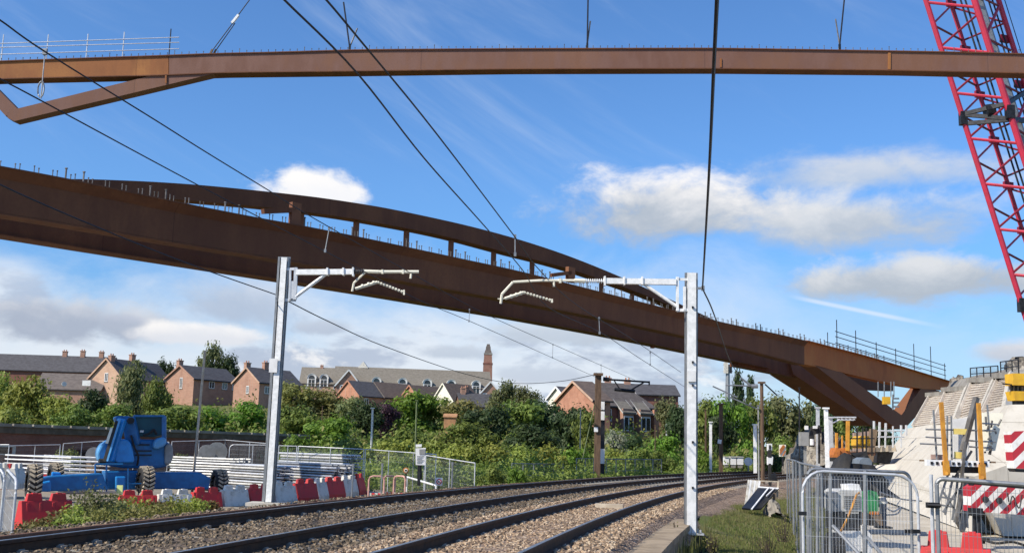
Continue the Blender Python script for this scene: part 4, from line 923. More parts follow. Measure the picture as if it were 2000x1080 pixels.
# ------------------------------------------------------------ water-filled barriers round the yard
def barrier(L_=1.15, h=.92, w_=.5):
    """A-shaped plastic barrier: wide foot, tapering body with ribs, two filler humps on top"""
    b = MB(); z0, z1, z2 = 0, h * .22, h * .82; prof = [(-w_ / 2, 0), (w_ / 2, 0), (w_ / 2, z1), (w_ * .17, z2), (-w_ * .17, z2), (-w_ / 2, z1)]
    b.prism([(-L_ / 2, y, z) for y, z in prof], (L_, 0, 0))
    for s in (-1, 1):
        b.hexa([(s * L_ * .24 - L_ * .16, -w_ * .15, z2 - .02), (s * L_ * .24 + L_ * .16, -w_ * .15, z2 - .02), (s * L_ * .24 + L_ * .16, w_ * .15, z2 - .02), (s * L_ * .24 - L_ * .16, w_ * .15, z2 - .02), (s * L_ * .24 - L_ * .13, -w_ * .11, h), (s * L_ * .24 + L_ * .13, -w_ * .11, h), (s * L_ * .24 + L_ * .13, w_ * .11, h), (s * L_ * .24 - L_ * .13, w_ * .11, h)])
    for i in range(4):
        x = (i - 1.5) * L_ * .25; b.hexa([(x - .05, -w_ * .50, z1 * .6), (x + .05, -w_ * .50, z1 * .6), (x + .05, -w_ * .45, z1 * .6), (x - .05, -w_ * .45, z1 * .6), (x - .035, -w_ * .22, z2 * .95), (x + .035, -w_ * .22, z2 * .95), (x + .035, -w_ * .1, z2 * .95), (x - .035, -w_ * .1, z2 * .95)])
    k = MB()
    k.box((0, -.01, h - .01), (.10, .10, .05))
    return b, k
PROTO = {}
def put_barrier(x0, x1, ytop, Y0, Y1, c, label, h=.9):
    a, e = at(x0, ytop, Y0), at(x1, ytop, Y1); mid = (a + e) / 2; L_ = math.hypot(e.x - a.x, e.y - a.y); rz = math.atan2(e.y - a.y, e.x - a.x) + random.uniform(-.07, .07)
    root = thing('water_barrier', (mid.x, mid.y, mid.z - h), label, 'barrier', 'red and white plastic barriers', rz)
    b, k = barrier(max(.5, L_ * .97), h)
    me = b.build('body', 'red' if c == 'R' else 'white', None, loc=(0, 0, 0)); me.parent = root
    bevel(me, .035)
    for s in (-1, 1): me2 = k.build('cap', 'red_l' if c == 'R' else 'white_p', None, loc=(0, 0, 0)); me2.parent = root; me2.location = (s * max(.5, L_ * .97) * .24, 0, 0)
rows = [(38, 142, 963, 25.6, 26.4, 'R', 'large red barrier nearest the camera, half hidden by weeds at the left'),
 (232, 308, 957, 36.5, 37.2, 'R', 'dark red barrier under the middle of the blue lift'), (308, 375, 955, 37.4, 38.2, 'W', 'dirty white barrier under the right of the blue lift'),
 (375, 432, 951, 38.4, 39.2, 'R', 'red barrier beside the right-hand tyre of the blue lift'), (432, 483, 947, 39.4, 40.4, 'W', 'wide white barrier just left of the mast'),
 (483, 531, 945, 40.6, 41.5, 'R', 'red barrier partly behind the galvanised mast'), (531, 576, 940, 41.7, 42.7, 'W', 'white barrier just right of the mast foot'),
 (576, 615, 935, 43, 44.2, 'R', 'red barrier second to the right of the mast'), (615, 634, 933, 44.6, 45.4, 'W', 'narrow white barrier between two red ones right of the mast'),
 (634, 667, 931, 45.7, 47, 'R', 'red barrier third to the right of the mast'), (667, 692, 928, 47.4, 48.6, 'W', 'last white barrier at the right end of the row'), (692, 709, 925, 49, 50.2, 'R', 'last red barrier, at the right end of the row'),
 (-8, 16, 904, 40, 41, 'W', 'white barrier at the far left edge behind the grey fence'), (10, 22, 906, 41, 42, 'R', 'narrow red barrier between two white ones at the left edge'), (24, 44, 905, 40.5, 41.5, 'W', 'white barrier behind the big left tyre')]
for r_ in rows: put_barrier(*r_)

# ------------------------------------------------------------ blue boom lift (stowed)
LYY = 44.0; l = lambda x, y, d=0.0: at(x, y, LYY + d + (x - 250) * 44 / 2150 * .50)
bl = thing('boom_lift', l(250, 968), 'big blue articulated boom lift parked in the yard, dusty tyres, folded arm', 'boom lift')
def wheel(x, y, d, r, wdt, rot):
    c = l(x, y, d); ax = Vector((math.cos(rot), math.sin(rot), 0)); b = MB(); n = 20; s = MB()
    prof = [(-.5, .58), (-.5, .86), (-.40, .97), (0, 1.0), (.40, .97), (.5, .86), (.5, .58)]; side = Vector((-ax.y, ax.x, 0)); k = len(prof); vs = []
    for i in range(n):
        t = 2 * math.pi * i / n; o = Vector((0, 0, 1)) * math.cos(t) + side * math.sin(t)
        for a, q in prof: vs.append(c + ax * a * wdt + o * q * r)
    for i in range(n):
        j = (i + 1) % n
        for q in range(k - 1): b.add([], [], 0); b.f.append((i * k + q, i * k + q + 1, j * k + q + 1, j * k + q)); b.mi.append(0)
    b.v = [tuple(v) for v in vs]
    for i in range(n):      # chevron lugs of the tread
        t = 2 * math.pi * i / n; t2 = t + .22
        for sg in (-1, 1):
            p = c + (Vector((0, 0, 1)) * math.cos(t) + side * math.sin(t)) * r * 1.01 + ax * .02 * sg; q = c + (Vector((0, 0, 1)) * math.cos(t2) + side * math.sin(t2)) * r * .99 + ax * wdt * .46 * sg
            s.bar(p, q, .07, .07)
    o = b.build('wheel', 'black', bl); s.build('tread', 'tyre', o)
    h = MB(); h.tube(c - ax * wdt * .36, c + ax * wdt * .36, r * .58, 16); h.tube(c - ax * wdt * .42, c + ax * wdt * .42, r * .2, 10); h.build('rim', 'dark', o)
for x, y, d, rot in ((66, 940, -3.4, R(30)), (108, 930, 2.6, R(35)), (284, 938, -1.5, R(35)), (428, 942, .4, R(35))): wheel(x, y, d, .57 if x < 100 else .52, .46, rot)
def piece(q, d, th, m, name, bw=.05, par=None):
    b = MB(); b.prism([l(*p, d) for p in q], (-.40 * th, .85 * th, 0)); return bevel(b.build(name, m, par or bl), bw)
piece(((66, 934), (112, 928), (200, 924), (212, 956), (118, 959), (68, 959)), -2.2, .8, 'blue_d', 'front_beam')
piece(((205, 920), (300, 918), (300, 956), (205, 956)), -.9, 1.4, 'blue_d', 'chassis')
piece(((286, 922), (392, 922), (412, 934), (408, 955), (286, 955)), -.5, 1.2, 'blue_d', 'rear_beam')
piece(((70, 944), (99, 938), (100, 960), (70, 960)), -2.75, .4, 'blue', 'axle_box'); piece(((101, 921), (119, 922), (119, 934), (101, 934)), -1.9, .3, 'blue', 'axle_box'); piece(((226, 930), (246, 930), (246, 960), (226, 960)), -1.6, .3, 'blue', 'axle_box')
piece(((194, 880), (202, 868), (214, 860), (230, 857), (316, 858), (328, 862), (335, 870), (338, 886), (334, 902), (324, 912), (300, 915), (240, 914), (204, 908), (194, 896)), -.6, 2.0, 'blue_d', 'turret', .14)
piece(((228, 866), (234, 859), (243, 857), (251, 859), (256, 866), (260, 880), (263, 898), (261, 903), (230, 903), (225, 899), (226, 880)), -.95, .5, 'blue', 'engine_cover', .10)
piece(((190, 884), (196, 871), (204, 863), (212, 860), (206, 898), (200, 903), (191, 899)), -.8, .8, 'blue_l', 'side_cover', .08)
piece(((301, 862), (308, 856), (318, 853), (325, 856), (326, 866), (318, 873), (306, 877), (299, 874)), -1.0, .7, 'blue_l', 'lamp_cover', .10)
piece(((322, 872), (328, 865), (334, 866), (338, 874), (339, 890), (335, 903), (328, 909), (322, 905)), -.72, .9, 'grey', 'counterweight', .12)
piece(((258, 813), (320, 813), (320, 848), (300, 853), (268, 851), (258, 840)), -.5, 1.1, 'teal', 'folded_boom', .03)
b = MB(); b.bar(l(261, 812, -.55), l(321, 812, -.55), .1, .08); b.build('boom_top_rail', 'blue_d', bl)
b = MB(); b.bar(l(320.5, 812, -.55), l(320.5, 862, -.55), .16, .1, up=(0, 1, 0)); b.build('boom_side_rail', 'blue_d', bl)
b = MB(); b.bar(l(250, 816, -.6), l(262, 870, -.6), .5, .3, up=(0, 1, 0)); bevel(b.build('boom_link', 'blue_d', bl), .04)
piece(((224, 815), (230, 812), (254, 812), (261, 826), (252, 842), (238, 834), (228, 824)), -.6, .9, 'blue_d', 'boom_knuckle', .06)
b = MB(); b.bar(l(239, 818, -1.0), l(214, 900, -1.0), .28, .3, up=(0, 1, 0)); bevel(b.build('boom_arm', 'blue', bl), .03)
b = MB(); b.bar(l(233, 818, -1.25), l(208, 900, -1.25), .13, .05, up=(0, 1, 0)); b.build('boom_rail', 'blue_l', bl)
b = MB(); b.bar(l(229, 822, -1.2), l(204, 901, -1.2), .12, .1, up=(0, 1, 0)); b.tube(l(193, 901, -1.1), l(206, 901, -1.1), .11, 8); b.build('hydraulic_ram', 'black', bl)
b = MB(); b.bar(l(220, 836, -1.15), l(210, 866, -1.15), .14, .1, up=(0, 1, 0)); b.build('exhaust_guard', 'cream', bl)
for x0, y0, x1, y1 in ((264, 880, 296, 880), (264, 888, 296, 888), (270, 868, 292, 868)):
    b = MB(); b.bar(l(x0, y0, -.64), l(x1, y1, -.64), .05, .05); b.build('vent_bar', 'dark', bl)
b = MB(); b.sweep(spline([l(256, 850, -.75), l(262, 872, -.95), l(270, 890, -.9), l(268, 908, -.7)], 5), .04, 6); b.build('hose', 'black', bl)
b = MB(); b.tube(l(254, 821, -.7), l(256, 821, -1.0), .13, 12); b.build('pivot_pin', 'dark', bl)
b = MB(); b.box(l(277, 842, -.62), (.12, .1, .08)); b.build('work_lamp', 'white_p', bl)
b = MB(); b.path([l(280, 850, -.6), l(292, 846, -.62), l(300, 838, -.62), l(306, 848, -.6)], .05, 6); b.build('hose', 'black', bl)
b = MB()
for q in (((186, 906), (240, 906)), ((186, 906), (186, 960)), ((208, 906), (208, 960)), ((250, 914), (250, 960)), ((298, 914), (296, 960)), ((250, 944), (296, 944))): b.tube(l(*q[0], -1.7), l(*q[1], -1.7), .035, 6)
b.build('step_frame', 'blue_d', bl)
b = MB(); b.box(l(234, 955, -2.1), (.22, .05, .30)); b.build('warning_label', mat('lime_label', (.62, .70, .28), .6), bl)

# ------------------------------------------------------------ site fence panels
def heras(name, label, tl, tr, h=2.0, m='galv', mesh='mesh', r=.021, braces=1, round_=.0, group=None, cat='fence', real=None, feet=True, extra=0):
    """steel fence panel hung between two top corners (world points)"""
    tl, tr = Vector(tl), Vector(tr); dn = Vector((0, 0, -h)); root = thing(name, tl + dn, label, cat, group); e = (tr - tl); wd = e.length; e = e / wd
    b = MB()
    if round_:
        n = 6; pts = [tl + dn] + [tl + Vector((0, 0, -round_)) + e * round_ * (1 - math.cos(t)) + Vector((0, 0, round_ * math.sin(t))) for t in np.linspace(0, math.pi / 2, n)] + [tr + Vector((0, 0, -round_)) - e * round_ * (1 - math.sin(t)) + Vector((0, 0, round_ * math.cos(t))) for t in np.linspace(0, math.pi / 2, n)] + [tr + dn]
        b.sweep(pts, r, 8); b.tube(tl + dn + Vector((0, 0, .1)), tr + dn + Vector((0, 0, .1)), r, 6)
    else:
        b.tube(tl + dn, tl, r, 7); b.tube(tr + dn, tr, r, 7); b.tube(tl, tr, r, 7); b.tube(tl + dn + Vector((0, 0, .1)), tr + dn + Vector((0, 0, .1)), r, 7)
    for k in range(braces):
        t = (k + 1) / (braces + 1); p = tl + e * wd * t; b.tube(p + dn, p, r * .8, 6)
    b.build('frame', m, root)
    b = MB(); zb = Vector((0, 0, -h + .12)); zt = Vector((0, 0, -.06))
    if real:
        n = int(wd / real)
        for i in range(1, n):
            p = tl + e * real * i; b.bar(p + zb, p + zt, .0035, .0035)
        for k in range(8): q = Vector((0, 0, -h + .15 + (h - .25) * k / 7)); b.bar(tl + q, tr + q, .004, .004)
        b.build('wire_mesh', m, root)
    else:
        b.quad(tl + zb, tr + zb, tr + zt, tl + zt, uv=[(0, 0), (wd, 0), (wd, h), (0, h)]); b.build('wire_mesh', mesh, root)
    if feet:
        for p in (tl, tr): b = MB(); b.box(p + dn + Vector((0, 0, .05)), (.24, .62, .14), math.atan2(e.y, e.x)); b.build('foot_block', 'black', root)
    return root
FG = 'fence panels behind the barriers'
def fpx(label, x0, y0, Y0, x1, y1, Y1, **k): return heras('site_fence', label, at(x0, y0, Y0), at(x1, y1, Y1), group=FG, **k)
fpx('fence panel in front of the brick building at the far left edge', -40, 868, 52, 18, 868, 52)
fpx('fence panel in front of the dark opening of the brick building', 124, 866, 55, 196, 861, 56)
fpx('fence panel left of the blue lift, before the opening', 18, 870, 52, 118, 868, 54)
fpx('fence panel half hidden behind the blue lift', 196, 861, 56, 330, 863, 57)
fpx('fence panel between the blue lift and the thin wooden pole', 336, 862, 58, 440, 859, 60)
fpx('fence panel behind the tube stacks, left of the mast', 440, 859, 60, 536, 867, 60)
fpx('round-cornered fence panel in front of another, left of the mast', 449, 868, 54, 540, 869, 54, round_=.2)
fpx('first fence panel right of the mast', 545, 870, 54, 580, 871, 54)
fpx('second fence panel right of the mast, behind the tube stack', 583, 871, 53.5, 711, 877, 51.5)
fpx('third fence panel right of the mast, over the last barriers', 714, 877, 51.5, 808, 884, 49)
fpx('fence panel behind the white notice sign', 808, 884, 49, 852, 887, 48)
fpx('last fence panel, right of the white notice sign', 832, 889, 44.5, 928, 904, 42, h=1.9)
def grey_panel(label, x0, y0, Y0, x1, y1, Y1, h): heras('crowd_barrier', label, at(x0, y0, Y0), at(x1, y1, Y1), h=h, m='galv', r=.024, round_=.22, group='grey panels at the left edge', cat='barrier', real=.09, braces=0, feet=False)
grey_panel('grey round-topped panel standing edge-on at the left edge, nearest the tyre', 13, 915, 21, 33, 938, 19.6, 1.75)
grey_panel('grey round-topped panel cut off by the left edge', -46, 915, 20.5, 11, 915, 20.2, 1.7)

# ------------------------------------------------------------ stacks of silver tubes and panels
def stack(label, x0, y0, Y0, x1, y1, Y1, layers, per, r, zb, red=False):
    a, e = at(x0, y0, Y0), at(x1, y1, Y1); a.z = e.z = zb; d = (e - a).normalized(); s = Vector((-d.y, d.x, 0)); rr = random.Random(int(x0))
    root = thing('tube_stack', (a + e) / 2, label, 'tube stack', 'stacks of silver tubes')
    for k in range(layers):
        b = MB(); z = (k + .5) * r * 2.6 + .12
        for i in range(per):
            o = s * (i - per / 2) * r * 2.9; j0, j1 = rr.uniform(-.25, .25), rr.uniform(-.25, .25); b.tube(a + o + d * j0 + Vector((0, 0, z + rr.uniform(-.01, .01))), e + o + d * j1 + Vector((0, 0, z + rr.uniform(-.01, .01))), r, 7)
        b.build('tube_layer', ['galv', 'galv_d', 'silver'][k % 3], root)
        if k % 3 == 2:
            for t in (.12, .5, .88):
                b = MB(); p = a.lerp(e, t); b.bar(p - s * per * r * 1.5 + Vector((0, 0, z + r * 1.2)), p + s * per * r * 1.5 + Vector((0, 0, z + r * 1.2)), .07, .05); b.build('spacer', 'dark', root)
    for t in (.12, .88): b = MB(); p = a.lerp(e, t); b.bar(p - s * per * r * 1.6 + Vector((0, 0, .05)), p + s * per * r * 1.6 + Vector((0, 0, .05)), .10, .10); b.build('bearer', 'wood', root)
    return root
stack('stack of silver tubes just right of the blue lift', 345, 940, 52.5, 470, 940, 51, 12, 8, .045, -.97)
stack('stack of silver tubes behind the galvanised mast', 462, 940, 51, 560, 940, 48.5, 10, 7, .045, -.97)
stack('long stack of silver tubes right of the mast, ends facing the track', 548, 938, 52, 672, 938, 48.5, 11, 9, .045, -.97)
stack('low stack of silver tubes further back, right of the mast', 560, 930, 56, 690, 930, 52, 13, 6, .05, -.97)
root = thing('panel_stack', at(110, 925, 47), 'flat stack of silver fence panels with red ones below, left of the blue lift', 'panel stack')
for k in range(9):
    a, e = at(46, 925, 49), at(176, 925, 46); z = -.9 + .17 * k; b = MB(); d = (e - a).normalized(); s = Vector((-d.y, d.x, 0)); a.z = e.z = z
    for o in (-.9, .9): b.tube(a + s * o, e + s * o, .03, 6)
    for t in np.linspace(0, 1, 12): p = a.lerp(e, t); b.tube(p - s * .9, p + s * .9, .018, 5)
    b.build('panel', 'galv_w' if k in (8, 7, 5) else ('red_l' if k % 2 else 'silver'), root)

# ------------------------------------------------------------ low brick building with a flat concrete top
a, e = at(-60, 825, 62), at(602, 853, 88); a.z = e.z = 0; d = (e - a).normalized(); nrm = Vector((-d.y, d.x, 0)); Lw = (e - a).length
bb_ = thing('brick_building', a + Vector((0, 0, -1)), 'long low dark-red brick building with a flat concrete roof edge behind the yard', 'building')
zt = 1.98
def on(t, z, o=0.0): return a + d * t * Lw + nrm * o + Vector((0, 0, z))
b = MB()
ops = [(.055, .105, .2, .75), (.235, .325, -1.0, .55), (.44, .475, -1.0, .5), (.80, .84, -.2, .7)]; cuts = [0]
for o in ops: cuts += [o[0], o[1]]
cuts.append(1)
for i in range(0, len(cuts), 2): b.hexa([on(cuts[i], -1.2), on(cuts[i + 1], -1.2), on(cuts[i + 1], -1.2, .4), on(cuts[i], -1.2, .4), on(cuts[i], zt - .55), on(cuts[i + 1], zt - .55), on(cuts[i + 1], zt - .55, .4), on(cuts[i], zt - .55, .4)])
for t0, t1, z0, z1 in ops:
    b.hexa([on(t0, z1), on(t1, z1), on(t1, z1, .4), on(t0, z1, .4), on(t0, zt - .55), on(t1, zt - .55), on(t1, zt - .55, .4), on(t0, zt - .55, .4)])
    if z0 > -1: b.hexa([on(t0, -1.2), on(t1, -1.2), on(t1, -1.2, .4), on(t0, -1.2, .4), on(t0, z0), on(t1, z0), on(t1, z0, .4), on(t0, z0, .4)])
b.hexa([on(0, -1.2, 4), on(1, -1.2, 4), on(1, -1.2, 4.3), on(0, -1.2, 4.3), on(0, zt - .55, 4), on(1, zt - .55, 4), on(1, zt - .55, 4.3), on(0, zt - .55, 4.3)])
b.build('wall', 'brick_d', bb_)
b = MB(); b.hexa([on(-.005, zt - .55, -.12), on(1.003, zt - .55, -.12), on(1.003, zt - .55, 4.4), on(-.005, zt - .55, 4.4), on(-.005, zt - .18, -.12), on(1.003, zt - .18, -.12), on(1.003, zt - .18, 4.4), on(-.005, zt - .18, 4.4)]); b.build('roof_edge', mat('brown_concrete', (.15, .12, .09), .9, 0, (.10, .08, .06), 2), bb_)
b = MB(); n = 22
for i in range(n): b.hexa([on(i / n + .001, zt - .178, -.2), on((i + .93) / n, zt - .178, -.2), on((i + .93) / n, zt - .178, .5), on(i / n + .001, zt - .178, .5), on(i / n + .001, zt, -.2), on((i + .93) / n, zt, -.2), on((i + .93) / n, zt, .5), on(i / n + .001, zt, .5)])
b.build('coping', 'conc_d', bb_)
b = MB(); t0, t1, z0, z1 = ops[0]; 
for q in ((t0, t0 + .004, z0, z1), (t1 - .004, t1, z0, z1), (t0, t1, z1 - .10, z1), (t0, t1, z0, z0 + .06)): b.hexa([on(q[0], q[2], -.04), on(q[1], q[2], -.04), on(q[1], q[2], .1), on(q[0], q[2], .1), on(q[0], q[3], -.04), on(q[1], q[3], -.04), on(q[1], q[3], .1), on(q[0], q[3], .1)])
b.build('window_frame', 'silver', bb_)
for x, y, Y, r in ((404, 884, 58, .42), (424, 882, 58.5, .5), (183, 888, 55, .38)):
    rt = thing('cable_drum', at(x, y, Y), 'pale grey cable drum %s' % {404: 'behind the fence, left one of the pair', 424: 'behind the fence, right one of the pair', 183: 'behind the fence, just left of the blue lift'}[x], 'cable drum', 'cable drums')
    c = at(x, y, Y); ax = Vector((.35, -.94, 0)); b = MB(); b.tube(c - ax * .3, c - ax * .24, r, 18); b.tube(c + ax * .24, c + ax * .3, r, 18); b.build('flange', 'grey', rt)
    b = MB(); b.tube(c - ax * .24, c + ax * .24, r * .6, 14); b.build('core', 'wood', rt)
    b = MB(); z = hz(c.x, c.y); b.box((c.x, c.y, (z + c.z - r) / 2), (.5, .5, max(.05, c.z - r - z))); b.build('cradle', 'wood', rt)
# thin wooden pole
b = MB(); p0, p1 = at(379, 900, 46), at(400, 690, 46); p0.z = -1; b.tube(p0, p1, .055, 8, r2=.05); b.tube(p1, p1 + Vector((0, 0, .12)), .06, 8); o = b.build('wooden_pole', 'wood_l', loc=p0); tag(o, 'tall thin pale wooden pole leaning right, beside the blue lift', 'pole')
# ------------------------------------------------------------ signs and barriers by the far end of the yard
sg = thing('notice_sign', at(819, 945, 38), 'white notice board on a dark post beside the track, small plate above it', 'sign')
b = MB(); b.bar(at(818, 948, 38), at(818.5, 905, 38), .10, .1); b.bar(at(822.5, 935, 38.1), at(822, 905, 38.1), .06, .06); b.build('post', 'dark', sg)
b = MB(); b.prism([at(*p, 37.94) for p in ((811.5, 875), (831.5, 874), (830, 908), (812, 907.5))], (0, .03, 0)); b.build('board', 'white_p', sg)
b = MB(); b.prism([at(*p, 37.92) for p in ((819, 877), (830.5, 876.5), (830, 887), (819, 887))], (0, .015, 0)); b.build('heading_block', 'grey', sg)
b = MB()
for k in range(6): b.prism([at(*p, 37.925) for p in ((814, 890 + k * 2.7), (828 - (k % 3) * 2, 890 + k * 2.7), (828 - (k % 3) * 2, 890.8 + k * 2.7), (814, 890.8 + k * 2.7))], (0, .01, 0))
b.build('text_line', 'grey', sg)
b = MB(); b.prism([at(*p, 38.05) for p in ((812, 867.5), (824, 867), (823, 872.5), (812, 873))], (0, .03, 0)); b.build('upper_plate', 'white_p', sg)
def disc_sign(label, x, y, Y, r, base_y, square=False):
    rt = thing('round_sign', at(x, base_y, Y), label, 'sign'); c = at(x, y, Y)
    if square:
        b = MB(); b.box(c, (r * 2.6, .03, r * 2.9)); b.build('plate', 'white_p', rt)
    b = MB(); b.tube(c + Vector((0, -.02, 0)), c + Vector((0, -.05, 0)), r, 18); b.build('red_disc', 'orange' if not square else 'red', rt)
    b = MB(); b.tube(c + Vector((0, -.052, 0)), c + Vector((0, -.07, 0)), r * .62, 16); b.build('white_centre', 'cream' if not square else 'white_p', rt)
    b = MB(); b.box(c + Vector((0, -.075, 0)), (r * .7, .01, r * .5)); b.build('emblem', 'dark', rt)
    b = MB(); b.bar(at(x, base_y, Y + .02), c + Vector((0, .02, -r * .5)), .05, .04); b.build('post', 'dark', rt)
disc_sign('orange-ringed round sign on a thin post, left of the white notice board', 793, 918, 43, .11, 950)
disc_sign('white square sign with a red circle, low beside the far rail', 857.5, 940, 36, .085, 958, True)
def ped(label, x0, x1, yt, yb, Y, Y1):
    a, c = at(x0, yt, Y), at(x1, yt + (x1 - x0) * .03, Y1); h = .95; rt = thing('pedestrian_barrier', a + Vector((0, 0, -h)), label, 'barrier', 'red and white pedestrian barriers'); e = (c - a).normalized(); w_ = (c - a).length
    b = MB(); r = .15; pts = [a + Vector((0, 0, -h)), a + Vector((0, 0, -r)), a + e * r * .3 + Vector((0, 0, -r * .3)), a + e * r, c - e * r, c - e * r * .3 + Vector((0, 0, -r * .3)), c + Vector((0, 0, -r)), c + Vector((0, 0, -h))]; b.sweep(pts, .035, 7); b.tube(a + Vector((0, 0, -h + .12)), c + Vector((0, 0, -h + .12)), .03, 6); b.build('frame', mat('faded_pink_plastic', (.62, .34, .28), .6), rt)
    for k in range(5):
        b = MB(); p = a + e * w_ * (k + .08) / 5; q = a + e * w_ * (k + .98) / 5; s = Vector((0, 0, -.62)); t_ = Vector((0, 0, -.85)); b.prism([p + s, q + s, q + t_, p + t_], (0, .03, 0)); b.build('board_stripe', 'red_l' if k % 2 else 'white', rt)
ped('pink-framed pedestrian barrier nearest the last red barrier', 721, 751, 929, 955, 42, 42)
ped('pink-framed pedestrian barrier, middle of the group', 751, 772, 929, 955, 44, 45)
ped('pink-framed pedestrian barrier, right of the group under the round sign', 770, 792, 929, 955, 42.5, 42)
for x, y, Y in ((747, 904, 41), (884, 902, 39), (690, 905, 40)):
    p = at(x, y, Y); z = hz(p.x, p.y); b = MB(); b.tube((p.x, p.y, z), p, .03, 6); b.tube(p - Vector((0, 0, .12)), p, .04, 6); tag(b.build('marker_post', 'galv_d', loc=(p.x, p.y, z)), 'thin grey marker post ' + {747: 'in front of the pedestrian barriers', 884: 'right of the white square sign', 690: 'in front of the last barriers of the row'}[x], 'post')
b = MB(); p, q = at(795, 931, 44), at(852, 948, 38); b.tube(p, q, .035, 6); b.tube(p, Vector((p.x, p.y, -1)), .03, 6); b.tube(q, Vector((q.x, q.y, -1)), .03, 6); tag(b.build('low_rail', 'galv_w', loc=p), 'pale low sloping rail right of the pedestrian barriers', 'rail')
# ------------------------------------------------------------ fence panels close to the camera on the right
NG_ = 'steel fence panels at the right'
heras('site_fence', 'bright round-cornered fence panel standing in front of the silver generator', at(1567, 918, 15.5), at(1791, 929, 15.5), h=2.08, r=.021, round_=.30, braces=0, group=NG_, real=.045)
fB = heras('site_fence', 'darker fence panel close behind the bright round-cornered one', at(1577, 915, 17.2), at(1777, 922, 17.2), h=2.05, m='galv_d', r=.026, round_=.12, braces=0, group=NG_, real=.05)
b = MB()
for x in (1597, 1622, 1690): b.tube(at(x, 918, 17.15), at(x - 1, 1170, 17.15), .024 if x != 1690 else .034, 8)
b.build('upright', 'galv_d', fB)
b = MB(); b.tube(at(1627, 1026, 16.9), at(1692, 1096, 16.2), .028, 7); b.tube(at(1694, 1049, 16.9), at(1742, 1105, 16.2), .028, 7); b.build('stay', 'galv_d', fB)
b = MB(); 
for x, y, Y in ((1775, 1037, 15.6), (1789, 1037, 15.4), (1567, 1002, 15.4)): b.box(at(x, y, Y), (.10, .07, .05))
b.build('clamp', 'dark', fB)
heras('site_fence', 'thick dark-topped fence panel in front of the outrigger at the bottom right', at(1829, 934, 12.6), at(2068, 951, 12.2), h=2.02, m='galv_d', r=.025, round_=.07, braces=0, group=NG_, real=.045)
rt = thing('fence_post', at(1818, 926, 12.7) - Vector((0, 0, 2.05)), 'lone grey post clamped to the left end of the thick dark-topped fence panel', 'post')
b = MB(); p = at(1818, 926, 12.7); b.tube(p, p - Vector((0, 0, 2.05)), .023, 8); b.build('tube', 'galv', rt); b = MB(); b.box(at(1822, 986, 12.6), (.13, .09, .06)); b.tube(at(1811, 986, 12.55), at(1838, 987, 12.5), .02, 6); b.build('clamp', 'dark', rt)
for lab, a, c, in (('nearest', (1604, 913, 18), (1563, 904, 22)), ('second', (1562, 903.5, 22), (1549, 898, 29)), ('third', (1548, 898, 29.5), (1537, 897, 37))):
    heras('site_fence', lab + ' of the dense grey mesh panels seen edge-on beside the black and white trap', at(*a), at(*c), h=2.05, m='galv_d', mesh='mesh_d', r=.022, braces=1, group='mesh panels seen edge-on')
# red barrier and things on the apron behind the fence
put_barrier(1795, 1936, 1038, 15.6, 15.2, 'R', 'bright red barrier at the bottom edge, behind the thick dark-topped fence panel', 1.15)
gen = thing('generator', at(1656, 1050, 22), 'silver-topped generator trailer with a white panel below, behind the bright fence panel', 'generator')
l = lambda x, y, d=0.0: at(x, y, 22 + d)
b = MB(); b.prism([l(*p) for p in ((1633, 962), (1640, 957), (1683, 957), (1684, 998), (1634, 998))], (.1, 1.2, 0)); b.build('canopy', 'silver', gen)
b = MB()
for k in range(7): b.bar(l(1648, 968 + k * 3.6, -.02), l(1680, 968 + k * 3.6, -.02), .03, .016)
b.build('louvre', 'grey', gen)
b = MB(); b.prism([l(*p, -.05) for p in ((1627, 962), (1636, 960), (1636, 999), (1627, 998))], (0, .5, 0)); b.build('radiator', 'galv_d', gen)
b = MB(); b.prism([l(*p, .03) for p in ((1633, 998), (1684, 998), (1684, 1037), (1633, 1037))], (.1, 1.1, 0)); b.build('engine_bay', 'dark', gen)
b = MB(); b.bar(l(1652, 1001, -.03), l(1677, 1001, -.03), .03, .02); b.build('handle', 'silver', gen)
b = MB(); b.prism([l(*p, -.15) for p in ((1640, 1037), (1684, 1037), (1684, 1076), (1643, 1076))], (0, .5, 0)); b.prism([l(*p, -.2) for p in ((1686, 1026), (1703, 1045), (1703, 1090), (1686, 1090))], (.05, .5, 0)); b.build('white_panel', 'white_p', gen)
b = MB(); c = l(1630, 1072, -.3); b.tube(c + Vector((-.12, 0, 0)), c + Vector((.12, 0, 0)), .32, 18); b.build('wheel', 'black', gen)
b = MB(); b.sweep(spline([l(1678, 962, -.1), l(1672, 968, -.25), l(1664, 990, -.3), l(1652, 1018, -.3), l(1642, 1037, -.2)], 6), .022, 6); b.build('strap', 'yellow_d', gen)
b = MB(); b.prism([l(*p, .3) for p in ((1656, 946), (1678, 945), (1682, 957), (1658, 957))], (0, .5, 0)); b.build('lid', 'white_p', gen)
gb_ = thing('green_pump', at(1704, 1024, 23.5), 'green pump unit on a brown skid, just right of the silver generator', 'pump')
b = MB(); b.prism([at(*p, 23.5) for p in ((1692, 962), (1700, 957), (1712, 960), (1716, 968), (1716, 1000), (1694, 1002))], (.05, .5, 0)); b.build('casing', 'green', gb_)
b = MB(); b.prism([at(*p, 23.4) for p in ((1697, 1003), (1722, 1003), (1725, 1026), (1699, 1026))], (0, .5, 0)); b.build('skid', 'wood', gb_)
for k in range(4):
    b = MB(); b.tube(at(1700 + k * 5, 1004, 23.4), at(1700 + k * 5, 998, 23.4), .02, 6); b.build('valve', 'orange', gb_)
bo = thing('dark_bollard', at(1724, 1028, 24), 'dark blue-grey cylinder with a pale band, right of the green pump', 'bollard')
